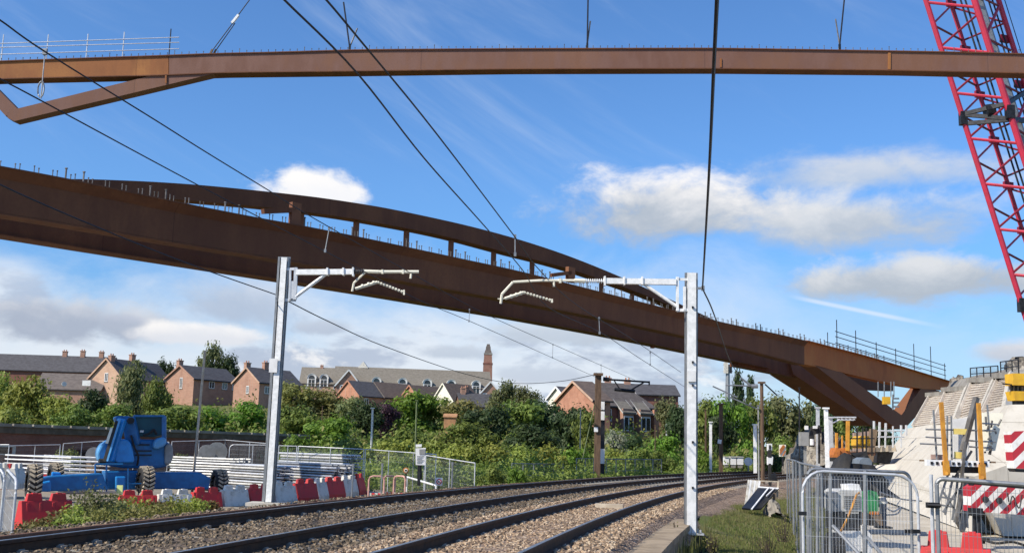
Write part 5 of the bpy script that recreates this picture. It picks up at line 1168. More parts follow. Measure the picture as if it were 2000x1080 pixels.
b = MB(); b.tube(at(1724, 1029, 24), at(1725, 975, 24), .075, 14); b.tube(at(1725, 975, 24), at(1725, 971, 24), .075, 14, r2=.03); b.build('body', mat('slate_blue', (.055, .075, .12), .5), bo)
b = MB(); b.tube(at(1725, 983, 24), at(1725, 979, 24), .078, 14); b.build('band', 'white', bo)
b = MB(); b.box(at(1725, 1029, 24), (.3, .3, .04)); b.build('foot', 'black', bo)
for i, (pts, lab) in enumerate((([(1728, 990, 23), (1745, 998, 23.5), (1760, 990, 24), (1752, 1003, 23.6), (1732, 1005, 23)], 'grey cable looping right of the dark cylinder'), ([(1716, 960, 24), (1760, 974, 26), (1800, 978, 28)], 'thin cable running up from the green pump to the wall'))):
    b = MB(); P_ = [at(*p) for p in pts]; b.sweep(spline(P_, 6), .018, 5); tag(b.build('cable', 'galv_d', loc=P_[0]), lab, 'cable')
heap('tarpaulin_heap', [(1606, 905, 34), (1660, 895, 34), (1725, 906, 34)], 'heap of black sheeting and hoses behind the fence panels', 'sheeting', m='black', seed=8, h=1.15, thick=1.1)
heap('tarpaulin_heap', [(1614, 940, 29), (1650, 925, 29), (1700, 935, 29)], 'dark heap of scrap between the generator and the black sheeting', 'scrap', m='dark', seed=9, h=.8, thick=.9)
gt_ = thing('grey_tank', at(1688, 905, 33), 'blue-grey tank lying on the heap of black sheeting', 'tank')
b = MB(); b.prism([at(*p, 32.5) for p in ((1678, 905), (1680, 897), (1688, 893), (1698, 894), (1703, 900), (1703, 908))], (0, .7, 0)); b.build('shell', mat('bluish_grey', (.17, .20, .23), .5), gt_)
b = MB(); b.tube(at(1690, 893, 32.8), at(1690, 890, 32.8), .1, 10); b.build('cap', 'dark', gt_)

# ------------------------------------------------------------ plant and staging under the end of the bridge
sp_ = thing('timber_staging', at(1735, 905, 62), 'timber staging with grey guard rails under the end of the bridge', 'staging')
b = MB(); b.prism([at(*p, 62) for p in ((1710, 873), (1748, 869), (1752, 881), (1712, 882))], (.3, 3, 0)); b.build('deck', 'wood_l', sp_)
b = MB(); b.prism([at(*p, 62.5) for p in ((1714, 882), (1746, 882), (1738, 906), (1712, 904))], (.3, 2, 0)); b.build('dark_block', 'dark', sp_)  # dark block filling the space under the deck
b = MB()
for x in (1717, 1729, 1744, 1760): b.tube(at(x, 874, 61.8), at(x, 832, 61.8), .05, 6)
for y in (841, 853): b.tube(at(1714, y, 61.8), at(1766, y, 61.8), .045, 6)
b.build('guard_rail', 'galv', sp_)
for x, y0 in ((1707, 822), (1718, 824), (1760, 830), (1770, 830), (1730, 826)): b = MB(); b.tube(at(x, y0, 64), at(x, 850, 64), .07, 6); b.build('prop', 'galv', sp_)
b = MB(); b.bar(at(1706, 838, 62), at(1697, 900, 62), .35, .4); b.build('raking_beam', 'wood', sp_)
om = thing('drill_rig', at(1643, 893, 56), 'orange drill rig with a tall amber mast under the bridge', 'drill rig')
b = MB(); b.prism([at(*p, 56) for p in ((1642, 876), (1660, 874), (1661, 894), (1640, 894))], (0, 1.2, 0)); b.prism([at(*p, 55.8) for p in ((1628, 888), (1634, 874), (1641, 876), (1640, 894), (1628, 896))], (0, 1.0, 0)); b.build('body', 'orange', om)
b = MB(); b.bar(at(1655, 880, 55.9), at(1656, 822, 55.9), .16, .16, up=(0, 1, 0)); b.build('mast', 'yellow_d', om)
b = MB(); b.box(at(1640, 897, 56), (1.0, .8, .2)); b.build('track', 'black', om)
b = MB(); b.tube(at(1634, 845, 56.5), at(1634, 880, 56.5), .08, 6); b.tube(at(1645, 850, 56.5), at(1645, 876, 56.5), .05, 6); b.build('ram', 'yellow_d', om)
yt = thing('yellow_tank', at(1690, 885, 58), 'yellow tank in a dark cage under the bridge, right of the drill rig', 'tank')
b = MB(); b.prism([at(*p, 58) for p in ((1676, 856), (1682, 851), (1696, 851), (1700, 857), (1700, 870), (1694, 875), (1680, 875), (1676, 869))], (0, 1.2, 0)); b.build('shell', 'yellow', yt)
b = MB()
for x in (1674, 1685, 1692, 1703): b.tube(at(x, 890, 57.8), at(x, 835, 57.8), .045, 6)
for y in (856, 872, 884): b.tube(at(1660, y, 57.8), at(1708, y, 57.8), .035, 6)
b.build('cage', 'dark', yt)
b = MB(); b.bar(at(1664, 884, 58.5), at(1706, 886, 58.5), .6, .16); b.build('bearer', 'rust', yt)
b = MB(); b.prism([at(*p, 66) for p in ((1668, 845), (1706, 841), (1706, 853), (1668, 857))], (0, .3, 0)); b.prism([at(*p, 66.2) for p in ((1668, 857), (1706, 853), (1706, 900), (1668, 900))], (0, .3, 0)); tag(b.build('hoarding', mat('dusty_pink_board', (.40, .27, .22), .8, 0, (.26, .2, .16), 3), loc=at(1690, 895, 66)), 'dusty pink hoarding behind the yellow tank', 'hoarding')
hg = thing('hanging_hoist', at(1731, 790, 82), 'yellow hoist hanging on tubes below the bridge end', 'hoist')
b = MB(); b.box(at(1731, 782, 82), (.5, .4, .55)); b.build('motor', 'yellow', hg)
b = MB()
for x in (1715, 1727, 1740, 1746): b.tube(at(x, 745, 82), at(x, 775, 82), .04, 6)
b.tube(at(1744, 770, 82), at(1744, 800, 82), .06, 6)
for y in (778, 786, 794): b.bar(at(1744, y, 82), at(1756, y, 82), .08, .12)
b.build('hanger', 'galv_d', hg)
heap('gravel_heap', [(1540, 880, 75), (1565, 852, 75), (1600, 850, 75), (1640, 862, 75), (1680, 870, 75)], 'grey gravel heap behind the slim masts under the bridge', 'gravel', seed=5, h=2.3, thick=3.5)
b = MB(); b.box(at(1572, 857, 66), (.62, .5, .8)); b.box(at(1572, 857, 66) + Vector((0, 0, -1.2)), (.14, .14, 1.7)); tag(b.build('grey_cabinet', 'grey', loc=at(1572, 880, 66)), 'pale grey cabinet on a post in front of the gravel heap', 'cabinet')
# ------------------------------------------------------------ lineside things in the middle distance
def pole(name, label, x0, y0, x1, y1, Y, r, m, cat='mast', group='masts and poles along the railway', square=True, cap=None):
    p, q = at(x0, y0, Y), at(x1, y1, Y); z = min(p.z, hz(p.x, p.y) if Y > 70 else -.9); p = Vector((p.x, p.y, z)); rt = thing(name, p, label, cat, group)
    b = MB()
    if square: b.bar(p, q, r * 2, r * 1.2, up=(0, 1, 0)); b.bar(p + Vector((0, r * 1.4, 0)), q + Vector((0, r * 1.4, 0)), r * .5, r * 2.4, up=(0, 1, 0))
    else: b.tube(p, q, r, 8, r2=r * .8)
    b.build('post', m, rt); b = MB(); b.box(q, (r * 3, r * 3, r * .8)); b.build('cap', cap or m, rt); return rt
m1 = pole('timber_mast', 'brown timber overhead mast in the middle distance, arm pointing right', 1166, 925, 1168.5, 731, 62, .17, 'wood_p')
b = MB(); b.tube(at(1178, 740, 62), at(1190, 741, 62), .12, 8); b.tube(at(1190, 741, 62), at(1268, 746, 62), .055, 7); b.tube(at(1199, 742, 62), at(1212, 762, 62), .04, 6); b.tube(at(1258, 746, 62), at(1232, 762, 62), .05, 6); b.bar(at(1268, 744, 62), at(1268, 752, 62), .08, .1); b.tube(at(1200, 760, 62), at(1240, 764, 62), .10, 7); b.build('cantilever_arm', 'dark', m1)
b = MB(); b.bar(at(1164, 843, 61.8), at(1164, 834, 61.8), .22, .03, up=(0, 1, 0)); b.build('number_plate', 'white_p', m1)
m1b = pole('timber_mast', 'dark post with two white bands, right beside the timber overhead mast', 1176, 912, 1177, 790, 64, .13, 'dark')
for y0, y1 in ((784, 800), (803, 820), (876, 905)):
    b = MB(); b.bar(at(1175.5, y1, 63.8), at(1176, y0, 63.8), .28, .22, up=(0, 1, 0)); b.build('white_band', 'white_p', m1b)
m2 = pole('timber_mast', 'tall brown timber mast left of the railway signal, arm pointing left', 1490, 930, 1487.5, 747, 52, .10, 'wood_p', square=False)
b = MB(); b.tube(at(1417, 752, 52), at(1478, 754, 52), .035, 6); b.tube(at(1468, 754, 52), at(1480, 754, 52), .10, 8); b.tube(at(1425, 775, 52), at(1478, 798, 52), .03, 6); b.tube(at(1447, 738, 52), at(1468, 754, 52), .05, 6); b.tube(at(1392, 754, 52), at(1440, 776, 52), .035, 6)
for x, y in ((1453, 781), (1464, 788), (1479, 797)): b.tube(at(x, y, 51.9), at(x + 3, y + 1, 51.9), .07, 7)
b.build('cantilever_arm', 'galv_d', m2)
b = MB(); b.tube(at(1494, 750, 52), at(1518, 772, 52), .035, 6); b.build('stay', 'dark', m2)
pole('steel_mast', 'thin grey post tight against the left of the tall timber mast', 1482, 900, 1481, 792, 53, .045, 'grey', square=False)
pole('steel_mast', 'half white, half brown mast right of the galvanised near mast', 1408, 918, 1408, 789, 78, .13, 'wood_p')
pole('steel_mast', 'slim white mast left of the half white, half brown one', 1388, 908, 1388, 824, 82, .09, 'galv_w')
pole('steel_mast', 'thin brown post behind the slim white mast', 1378, 905, 1378, 800, 90, .06, 'wood_p')
pole('steel_mast', 'white mast right of the white lineside cabinets', 1475, 912, 1474.5, 829, 72, .10, 'galv_w')
pole('steel_mast', 'thin dark line pole under the bridge with two crossbars', 1561, 900, 1561, 757, 70, .05, 'dark', square=False)
pole('steel_mast', 'slim grey mast beside the black colour-light signal under the bridge', 1597, 905, 1597, 796, 58, .085, 'galv')
mg = pole('steel_mast', 'white mast leaning slightly, foremost under the bridge', 1617, 918, 1613, 797, 50, .085, 'galv_w')
mg2 = pole('steel_mast', 'pale mast carrying a lattice beam under the bridge', 1624, 905, 1622, 815, 60, .10, 'galv')
b = MB(); b.tube(at(1623, 815, 60), at(1672, 815, 60), .05, 6); b.tube(at(1626, 826, 60), at(1640, 819, 60), .045, 6); b.tube(at(1640, 820, 60), at(1668, 820, 60), .045, 6)
for k in range(5): b.tube(at(1634 + 8 * k, 815, 60), at(1638 + 8 * k, 820, 60), .03, 5)
b.build('lattice_beam', 'galv', mg2)
b = MB(); b.bar(at(1405, 866, 77.8), at(1406, 858, 77.8), .25, .05, up=(0, 1, 0)); tag(b.build('number_plate', 'white_p', loc=at(1405, 862, 77.8)), 'small white plate on the half white, half brown mast', 'plate')
cs = thing('colour_light_signal', at(1586, 900, 57), 'black colour-light signal with white boxes and a pale drum, under the bridge', 'signal', 'railway signals')
b = MB(); b.prism([at(*p, 57) for p in ((1586, 833), (1604, 833), (1604, 846), (1591, 848), (1591, 872), (1583, 872), (1583, 845))], (0, .3, 0)); b.tube(at(1600, 905, 57), at(1600, 830, 57), .06, 6); b.build('head', 'black', cs)
b = MB(); b.box(at(1575, 835, 56.9), (.16, .15, .2)); b.box(at(1592, 834, 56.9), (.2, .15, .14)); b.build('white_box', 'white_p', cs)
b = MB(); b.tube(at(1586, 869, 56.8), at(1586, 857, 56.8), .11, 10); b.build('drum', 'white_p', cs)
rs = thing('railway_signal', at(1503, 948, 42), 'short black signal post with a white framed box above a white lamp case', 'signal', 'railway signals')
b = MB(); b.bar(at(1504, 948, 42), at(1503, 905, 42), .10, .1); b.bar(at(1503, 893, 42), at(1503, 878, 42), .13, .12); b.build('post', 'black', rs)
b = MB(); b.prism([at(*p, 41.95) for p in ((1499.5, 866), (1508, 866), (1508, 880), (1499.5, 880))], (0, .15, 0)); b.build('indicator_box', 'white_p', rs)
b = MB(); b.prism([at(*p, 41.93) for p in ((1502, 869), (1504.5, 868.5), (1506, 870), (1506, 876), (1504.5, 877.5), (1502, 877))], (0, .03, 0)); b.build('indicator_face', 'black', rs)
b = MB(); b.prism([at(*p, 41.95) for p in ((1499.5, 892), (1506, 890), (1510, 892), (1509, 907), (1500, 907))], (0, .18, 0)); b.build('lamp_case', 'white_p', rs)
b = MB(); b.bar(at(1509, 925, 42), at(1513, 940, 42), .15, .2); b.build('relay', 'dark', rs)
hs = thing('hatched_sign', at(1529, 905, 44), 'orange and white hatched square board on a post, right of the short black signal', 'sign')
b = MB(); b.prism([at(*p, 44) for p in ((1522, 868), (1535, 868), (1535, 891), (1522, 891))], (0, .04, 0)); b.build('board', 'cream', hs)
for k in range(4):
    b = MB(); x0, y0 = (1523, 879 + k * 4) if k < 3 else (1529, 890); x1, y1 = (1530 + 1.5 * k, 869) if k < 3 else (1535, 880); b.bar(at(x0, min(y0, 890), 43.97), at(min(x1, 1534.5), y1 + (2 if k == 2 else 0), 43.97), .04, .02, up=(0, 1, 0)); b.build('orange_stripe', 'orange', hs)
b = MB(); b.bar(at(1529, 910, 44.03), at(1529, 885, 44.03), .06, .05); b.build('post', 'dark', hs)
for x0, x1, lab in ((1415, 1424, 'white lineside cabinet, leftmost of three in a row'), (1427, 1438, 'white lineside cabinet, middle of three in a row'), (1440, 1452, 'white lineside cabinet, rightmost of three in a row')):
    rt = thing('lineside_cabinet', at((x0 + x1) / 2, 908, 88), lab, 'cabinet', 'white lineside cabinets'); p = at(x0, 907, 88); q = at(x1, 893, 88); b = MB(); b.box(((p.x + q.x) / 2, 88.3, (p.z + q.z) / 2), (q.x - p.x, .6, q.z - p.z)); b.build('body', 'white_p', rt)
    b = MB(); b.box(((p.x + q.x) / 2, 88.3, q.z + .04), ((q.x - p.x) * 1.1, .75, .06)); b.build('lid', 'silver', rt); b = MB(); b.box(((p.x + q.x) / 2, 88.3, p.z - .1), ((q.x - p.x) * .8, .5, .3)); b.build('plinth', 'conc_d', rt)
wd = thing('white_dish', at(1462, 912, 80), 'round white disc on a post, right of the white lineside cabinets', 'disc'); b = MB(); c = at(1462, 901, 80); b.tube(c, c + Vector((0, .1, 0)), .30, 16); b.build('disc', 'white_p', wd); b = MB(); b.tube(c + Vector((0, .05, -1)), c + Vector((0, .05, 0)), .05, 6); b.build('post', 'grey', wd)
# white boards and the black panel propped beside the track
wb = thing('white_boards', at(1472, 985, 34.5), 'row of upright weathered white boards behind the black panel beside the track', 'boards')
for k in range(6):
    b = MB(); x = 1461 + k * 4.2; b.bar(at(x - 5, 985 - k * .3, 35), at(x + 1.5, 937 + k * .4, 35.3), .058, .03, up=(0, 1, 0)); b.build('board', 'white_p' if k % 2 else 'white', wb)
b = MB(); b.bar(at(1520, 940, 35.4), at(1518, 970, 35.2), .05, .04, up=(0, 1, 0)); b.bar(at(1466, 938, 35.4), at(1520, 940, 35.4), .04, .04); b.build('batten', 'wood_l', wb)
bp_ = thing('black_panel', at(1478, 992, 33.5), 'black panel with pale strips leaning on the ground beside the track', 'panel')
def quadplate(q, th, m, name, rt):
    P_ = [at(*p) for p in q]; n = (P_[1] - P_[0]).cross(P_[2] - P_[0]).normalized(); n = n if n.z > 0 else -n; b = MB(); b.prism(P_, -n * th); return b.build(name, m, rt), n
quadplate([(1482, 950, 35.2), (1500, 951, 35.2), (1466, 993, 32.4), (1449, 991, 32.4)], .05, 'dark', 'leaf', bp_); quadplate([(1503, 952, 35.2), (1521, 953, 35.2), (1487, 992, 32.9), (1470, 993, 32.4)], .05, 'black', 'leaf', bp_)
for q in ([(1500, 951, 35.1), (1503, 951, 35.1), (1469.5, 993, 32.3), (1466.5, 993, 32.3)], [(1512, 952, 35.1), (1514, 952, 35.1), (1498, 967, 34), (1496, 967, 34)], [(1481, 949, 35.15), (1521, 952, 35.15), (1520, 954, 35.05), (1480, 951, 35.05)]): quadplate(q, .03, 'galv_w', 'strip', bp_)
b = MB(); b.bar(at(1484, 975, 34), at(1484, 990, 34), .06, .06); b.build('prop', 'wood', bp_); b = MB(); b.bar(at(1512, 962, 34.6), at(1512, 986, 34.6), .06, .06); b.build('prop', 'wood', bp_)
heap('stone_heap', [(1494, 988, 33.5), (1508, 978, 33.5), (1526, 988, 33.2)], 'small heap of pale stones right of the black panel', 'stones', seed=12, h=.35, thick=.5)
# poles standing in the greenery
for (x0, y0, x1, y1, Y, r, m, lab) in ((726, 866, 728, 797, 78, .09, 'galv', 'short grey pole standing in the bushes left of the white notice board'), (812, 872, 814, 782, 70, .06, 'leaf_pole', 'thin greenish pole rising behind the white notice board'), (1133, 875, 1134, 801, 80, .05, 'galv_d', 'thin grey pole left of the timber overhead mast'), (629, 820, 630, 793, 100, .05, 'wood_p', 'short brown pole in the bushes right of the near left mast'), (1279, 905, 1280, 830, 85, .05, 'wood_p', 'thin brown post below the brick flats')):
    if m == 'leaf_pole' and m not in M: M[m] = mat('green_pole_paint', (.16, .20, .09), .7)
    pole('line_pole', lab, x0, y0, x1, y1, Y, r, m, cat='pole', square=False)
b = MB(); p, q = at(1137, 900, 62), at(1161, 790, 62); b.tube(p, q, .03, 6); tag(b.build('stay_wire', 'leaf_pole', loc=p), 'slanting pale stay wire left of the timber overhead mast', 'stay wire')
sl_ = thing('street_lamp', at(1302, 850, 130), 'small white street lamp with an arm, right of the brick flats', 'street lamp'); b = MB(); p = at(1302, 858, 130); b.tube(p, at(1302, 827, 130), .08, 6); b.tube(at(1302, 827, 130), at(1309, 825, 130), .06, 6); b.build('column', 'galv', sl_); b = MB(); b.box(at(1310, 826, 130), (.7, .3, .15)); b.build('lamp_head', 'white_p', sl_)
tm = thing('telecom_mast', at(1421, 770, 230), 'tall grey telecom mast with panel antennas, beyond the trees under the bridge', 'mast')
b = MB(); p = at(1421, 800, 230); b.tube(p, at(1421.5, 712, 230), .55, 8, r2=.4); 
b.build('column', 'galv_d', tm)
for x in (1415.5, 1420, 1427.5):
    b = MB(); b.box(at(x, 718, 229.5), (.42, .3, 2.3)); b.build('antenna', 'white' if x < 1425 else 'dark', tm)
b = MB(); b.tube(at(1412, 712, 230), at(1431, 712, 230), .1, 6); b.tube(at(1412, 725, 230), at(1431, 725, 230), .1, 6); b.tube(at(1421, 712, 230), at(1421, 706, 230), .06, 6); b.build('head_frame', 'galv', tm)
# low palisade panels on the far side of the track
def palis(label, x0, x1, yt, yb, Y0, Y1, n):
    a, c = at(x0, yt, Y0), at(x1, yt + (x1 - x0) * .01, Y1); h = (yb - yt) * Y0 / 2150; rt = thing('lineside_fence', a - Vector((0, 0, h)), label, 'fence', 'lineside fences')
    b = MB(); dn = Vector((0, 0, -h)); b.tube(a, c, .03, 6); b.tube(a + dn * .9, c + dn * .9, .02, 6); b.build('rail', 'galv_d', rt)
    for k in range(n): p = a.lerp(c, k / (n - 1)); b = MB(); b.tube(p + dn * 1.1, p, .03, 6); b.build('post', 'galv_d', rt)
    b = MB(); w_ = (c - a).length; b.quad(a + dn, c + dn, c, a, uv=[(0, 0), (w_, 0), (w_, h), (0, h)]); b.build('wire_mesh', 'mesh', rt)
palis('grey lineside mesh fence right of the timber overhead mast', 1184, 1292, 896, 921, 66, 72, 7)
palis('grey lineside mesh fence with a white end post, left of the timber overhead mast', 1126, 1160, 895, 925, 62, 64, 3)
palis('low grey lineside fence beyond the far track, right of the white square sign', 1000, 1100, 905, 930, 56, 62, 6)
# ------------------------------------------------------------ houses on the hillside
def house(label, cx, eave_py, Y, th, w_, L_, he, hr, wall='brick', roof='slate', chim=(), wins=(), cat='house', group='houses on the hillside', over=.3, trim=None, hip=False, name='house', gable2=True):
    """cx, eave_py: pixel of the corner nearest the camera at eaves level; long side runs right, gable runs left"""
    K = at(cx, eave_py, Y); ze = K.z; a = Vector((math.cos(R(th)), math.sin(R(th)), 0)); g_ = Vector((-math.sin(R(th)), math.cos(R(th)), 0)); Z = Vector((0, 0, 1))
    base = Vector((K.x, K.y, ze - he)); root = thing(name, base, label, cat, group)
    def pt(u, v, z): return base + a * u + g_ * v + Z * z
    b = MB(); b.hexa([pt(0, 0, -3), pt(L_, 0, -3), pt(L_, w_, -3), pt(0, w_, -3), pt(0, 0, he), pt(L_, 0, he), pt(L_, w_, he), pt(0, w_, he)])
    if not hip:
        for u in (0, L_ - .3): b.prism([pt(u, 0, he), pt(u, w_, he), pt(u, w_ / 2, he + hr)], a * .3)
    b.build('wall', wall, root)
    r_ = MB(); t_ = .16; ins_ = w_ / 2 if hip else 0
    sl_ = hr / (w_ / 2)
    lo = he - over * sl_
    for s in (0, 1):
        v0 = -over if s == 0 else w_ + over; q = [pt(-over, v0, lo), pt(L_ + over, v0, lo), pt(L_ + over - ins_, w_ / 2, he + hr), pt(-over + ins_ * (0 if not hip else 1), w_ / 2, he + hr)]
        r_.hexa([p + Z * .03 for p in q] + [p + Z * (.03 + t_) for p in q])
    if hip:
        for u0, s in ((-over, 1), (L_ + over, -1)): q = [pt(u0, -over, lo), pt(u0, w_ + over, lo), pt(u0 + s * ins_, w_ / 2, he + hr)]; r_.prism([p + Z * .03 for p in q], Z * t_)
    roof_o = r_.build('roof', roof, root)
    if trim:
        b = MB()
        for v0 in (-over, w_ + over): b.bar(pt(-over - .03, v0, lo + .05), pt(-over - .03, w_ / 2, he + hr + .05), .08, .26)
        b.build('verge_board', trim, root)
    b = MB(); b.bar(pt(-over, -over - .05, lo + .02), pt(L_ + over, -over - .05, lo + .02), .12, .12); b.build('gutter', 'dark', root)
    for (u, v, h) in chim:
        b = MB(); zz = he + hr * (1 - abs(v - .5) * 2); c = pt(u, v * w_, zz + h / 2 - .5); b.box(c, (.95, .7, h + 1), R(th)); b.box(c + Z * (h / 2 + .5), (1.1, .85, .16), R(th)); ch = b.build('chimney', 'brick', roof_o)
        for k in (-1, 1): b = MB(); p = c + a * k * .25 + Z * (h / 2 + .5); b.tube(p, p + Z * .42, .13, 7, r2=.10); b.build('chimney_pot', 'brick_o', ch)
    for (side, t, z, ww, hh) in wins:
        if side == 'L': o = lambda x, zz, d: pt(t + x, -d, he + z + zz); 
        else: o = lambda x, zz, d: pt(-d, t + x, he + z + zz)
        b = MB(); f = .09
        for x0, x1, z0, z1 in ((-ww / 2, ww / 2, 0, f), (-ww / 2, ww / 2, hh - f, hh), (-ww / 2, -ww / 2 + f, f, hh - f), (ww / 2 - f, ww / 2, f, hh - f), (-f / 2, f / 2, f, hh - f)):
            b.hexa([o(x0, z0, .06), o(x1, z0, .06), o(x1, z0, -.05), o(x0, z0, -.05), o(x0, z1, .06), o(x1, z1, .06), o(x1, z1, -.05), o(x0, z1, -.05)])
        fr = b.build('window_frame', 'white_p', root); b = MB(); b.hexa([o(-ww / 2 + .02, .02, .02), o(ww / 2 - .02, .02, .02), o(ww / 2 - .02, .02, -.03), o(-ww / 2 + .02, .02, -.03), o(-ww / 2 + .02, hh - .02, .02), o(ww / 2 - .02, hh - .02, .02), o(ww / 2 - .02, hh - .02, -.03), o(-ww / 2 + .02, hh - .02, -.03)]); b.build('pane', 'glass', fr)
        b = MB(); b.hexa([o(-ww / 2 - .06, -.12, .09), o(ww / 2 + .06, -.12, .09), o(ww / 2 + .06, -.12, 0), o(-ww / 2 - .06, -.12, 0), o(-ww / 2 - .06, -.01, .09), o(ww / 2 + .06, -.01, .09), o(ww / 2 + .06, -.01, 0), o(-ww / 2 - .06, -.01, 0)]); b.build('sill', 'conc_d', root)
    return root, pt
def W2(*ts, side='L', z=-1.75, w=1.25, h=1.25): return [(side, t, z, w, h) for t in ts]
house('long slate-roofed terrace with three chimneys along the ridge, far left', -60, 719, 235, 4, 8.5, 29, 5.2, 3.4, 'brick_d', 'slate', [(18.2, .5, 1.1), (22, .5, 1.3), (26, .5, 1.2)], ())
house('low brick house under a grey tile roof with a white skylight, before the terrace', 68, 758, 190, 3, 7.5, 11.0, 3.6, 2.7, 'brick', 'tile', (), ())
_, pt = house('sandy brick gable-end house with a long slate roof, tallest gable at the left', 239, 738, 190, 66, 7.4, 12.3, 5.2, 3.3, 'brick_l', 'slate', [(6, .5, 1.2), (.6, .45, .9)], [('G', 3.6, -.6, .75, 1.5), *W2(4, 8, 11)], trim='brick_l')
house('orange brick house with a white gable window, behind the wooden pole', 379, 739, 195, 58, 7.2, 10.6, 5.2, 2.3, 'brick', 'slate', [(.5, .62, 1.5)], [('G', 3.2, -1.7, .7, 1.9), *W2(4.2, 7.3, 9.8, z=-1.5)], trim='brick')
house('brick house with slate roof just left of the galvanised mast', 507, 746, 190, 53, 6.8, 9.5, 5.0, 2.5, 'brick', 'slate', [(.5, .6, 1.4), (4.0, .5, 1.2)], [('G', 3.0, -1.9, .7, 1.3), *W2(1.8, z=-1.9)], trim='brick_l')
house('dark-roofed house with a bright orange gable slope, below the long dormered building', 702, 772, 235, 48, 7.5, 7.5, 4.6, 3.1, 'brick_o', 'slate', (), W2(2.0), trim='brick_o')
house('brown-roofed terrace right of the orange-gabled house, below the long dormered building', 752, 775, 240, 44, 7.5, 9.5, 4.6, 3.2, 'brick', 'tile_b', (), (), trim='tile')
house('second brown-roofed terrace below the middle dormers', 822, 783, 240, 46, 7.5, 9, 4.4, 3.4, 'brick_o', 'tile_b', (), (), trim='brick_o')
house('house with a bright white gable edge below the right-hand dormers', 886, 783, 238, 44, 7.0, 7.5, 4.4, 3.8, 'cream', 'tile_b', [(5.5, .3, 1.0)], (), trim='cream')
house('dark slate cottage below the chimney tower', 900, 792, 232, 14, 6, 7.5, 4.0, 2.6, 'brick_d', 'slate', [(1, .5, 1.2)], W2(2, 5))
# long building with arched dormers
YB = 330; root, pt = house('long mossy-roofed building with arched white dormers along its eaves, on the skyline', 655, 748, YB, 9, 12, 47, 8, 5.3, 'brick_d', 'tile_g', (), W2(2, 6.2, 9, 15, 17.6, 22.5, 25, 30, 33, 37.5, 40, z=-2.0, w=1.3, h=1.5), cat='building', name='dormered_building')
def dormer(pt, u, he, root):
    b = MB(); n = 9; ro, ri = 1.35, .95
    out = [pt(u + ro * math.cos(t), -.35, he + .9 + ro * math.sin(t)) for t in np.linspace(0, math.pi, n)]; inn = [pt(u + ri * math.cos(t), -.35, he + .9 + ri * math.sin(t)) for t in np.linspace(math.pi, 0, n)]
    lo = [pt(u - ro, -.35, he - 1.6), pt(u - ri, -.35, he - 1.6)]; dirn = (pt(0, 1, 0) - pt(0, 0, 0))
    b.prism(out + lo + inn[0:n] + [pt(u + ri, -.35, he - 1.6), pt(u + ro, -.35, he - 1.6)], dirn * .25); d = b.build('dormer', 'white_p', root)
    b = MB(); ro2 = 1.5; q = [pt(u + ro2 * math.cos(t), -.5, he + .9 + ro2 * math.sin(t)) for t in np.linspace(0, math.pi, n)]; q2 = [pt(u + 1.36 * math.cos(t), -.5, he + .9 + 1.36 * math.sin(t)) for t in np.linspace(math.pi, 0, n)]; b.prism(q + q2, dirn * 3.6); b.build('dormer_roof', 'silver', d)
    b = MB(); b.prism([pt(u + ri * math.cos(t), -.2, he + .9 + ri * math.sin(t)) for t in np.linspace(0, math.pi, n)] + [pt(u - ri, -.2, he - 1.6), pt(u + ri, -.2, he - 1.6)], dirn * .1); b.build('pane', 'glass', d)
    b = MB(); b.bar(pt(u - ri, -.3, he + .5), pt(u + ri, -.3, he + .5), .14, .14); b.bar(pt(u, -.3, he - 1.6), pt(u, -.3, he + .5), .12, .12); b.build('mullion', 'white_p', d)
for u in (12.2, 20, 27.5, 34.8, 42.4): dormer(pt, u, 8, root)
def wing(pt, u0, u1, he, hr, root, d=2.2):
    dn = pt(0, 1, 0) - pt(0, 0, 0); um = (u0 + u1) / 2; b = MB(); b.prism([pt(u0, -d, -3), pt(u1, -d, -3), pt(u1, -d, he), pt(um, -d, he + hr), pt(u0, -d, he)], dn * (d + 1)); wl = b.build('gable_wing', 'brick', root)
    b = MB()
    for a_, c_ in ((u0 - .4, um), (u1 + .4, um)):
        sg = 1 if a_ > um else -1; q = [pt(a_, -d - .3, he - .3), pt(c_, -d - .3, he + hr + .05), pt(c_, 5, he + hr + .05), pt(a_, 5, he - .3)]; b.hexa(q + [p + Vector((0, 0, .2)) for p in q])
    b.build('roof', 'tile_g', wl); b = MB()
    for a_ in (u0 - .4, u1 + .4): b.bar(pt(a_, -d - .33, he - .2), pt(um, -d - .33, he + hr + .15), .12, .4)
    b.build('verge_board', 'white_p', wl)
    for u in (um - 1.7, um + 1.7):
        b = MB(); q = [pt(u - .7, -d - .05, he - 1.7), pt(u + .7, -d - .05, he - 1.7), pt(u + .7, -d - .05, he + .2), pt(u - .7, -d - .05, he + .2)]; b.prism(q, dn * .1); b.build('window_frame', 'white_p', wl)
        b = MB(); q = [pt(u - .5, -d - .08, he - 1.5), pt(u + .5, -d - .08, he - 1.5), pt(u + .5, -d - .08, he), pt(u - .5, -d - .08, he)]; b.prism(q, dn * .05); b.build('pane', 'glass', wl)
wing(pt, .2, 7.4, 7.2, 4.6, root); wing(pt, 43.5, 49.5, 6.2, 3.6, root)
b = MB(); p = pt(8.2, 6, 13.2); b.prism([p + Vector((-1.6, -.5, 0)), p + Vector((1.6, -.5, 0)), p + Vector((0, -.5, 2.0))], (0, 3, 0)); b.build('roof_turret', 'white', root)
root, pt = house('left wing of the dormered building with two small arched dormers, on the skyline', 586, 747, 345, 3, 9, 15.5, 6, 5.0, 'brick_l', 'tile_g', [(6, .5, .8)], W2(2, 6, 11), cat='building', name='dormered_wing')
for u in (3.6, 7.4): dormer(pt, u, 6.6, root)
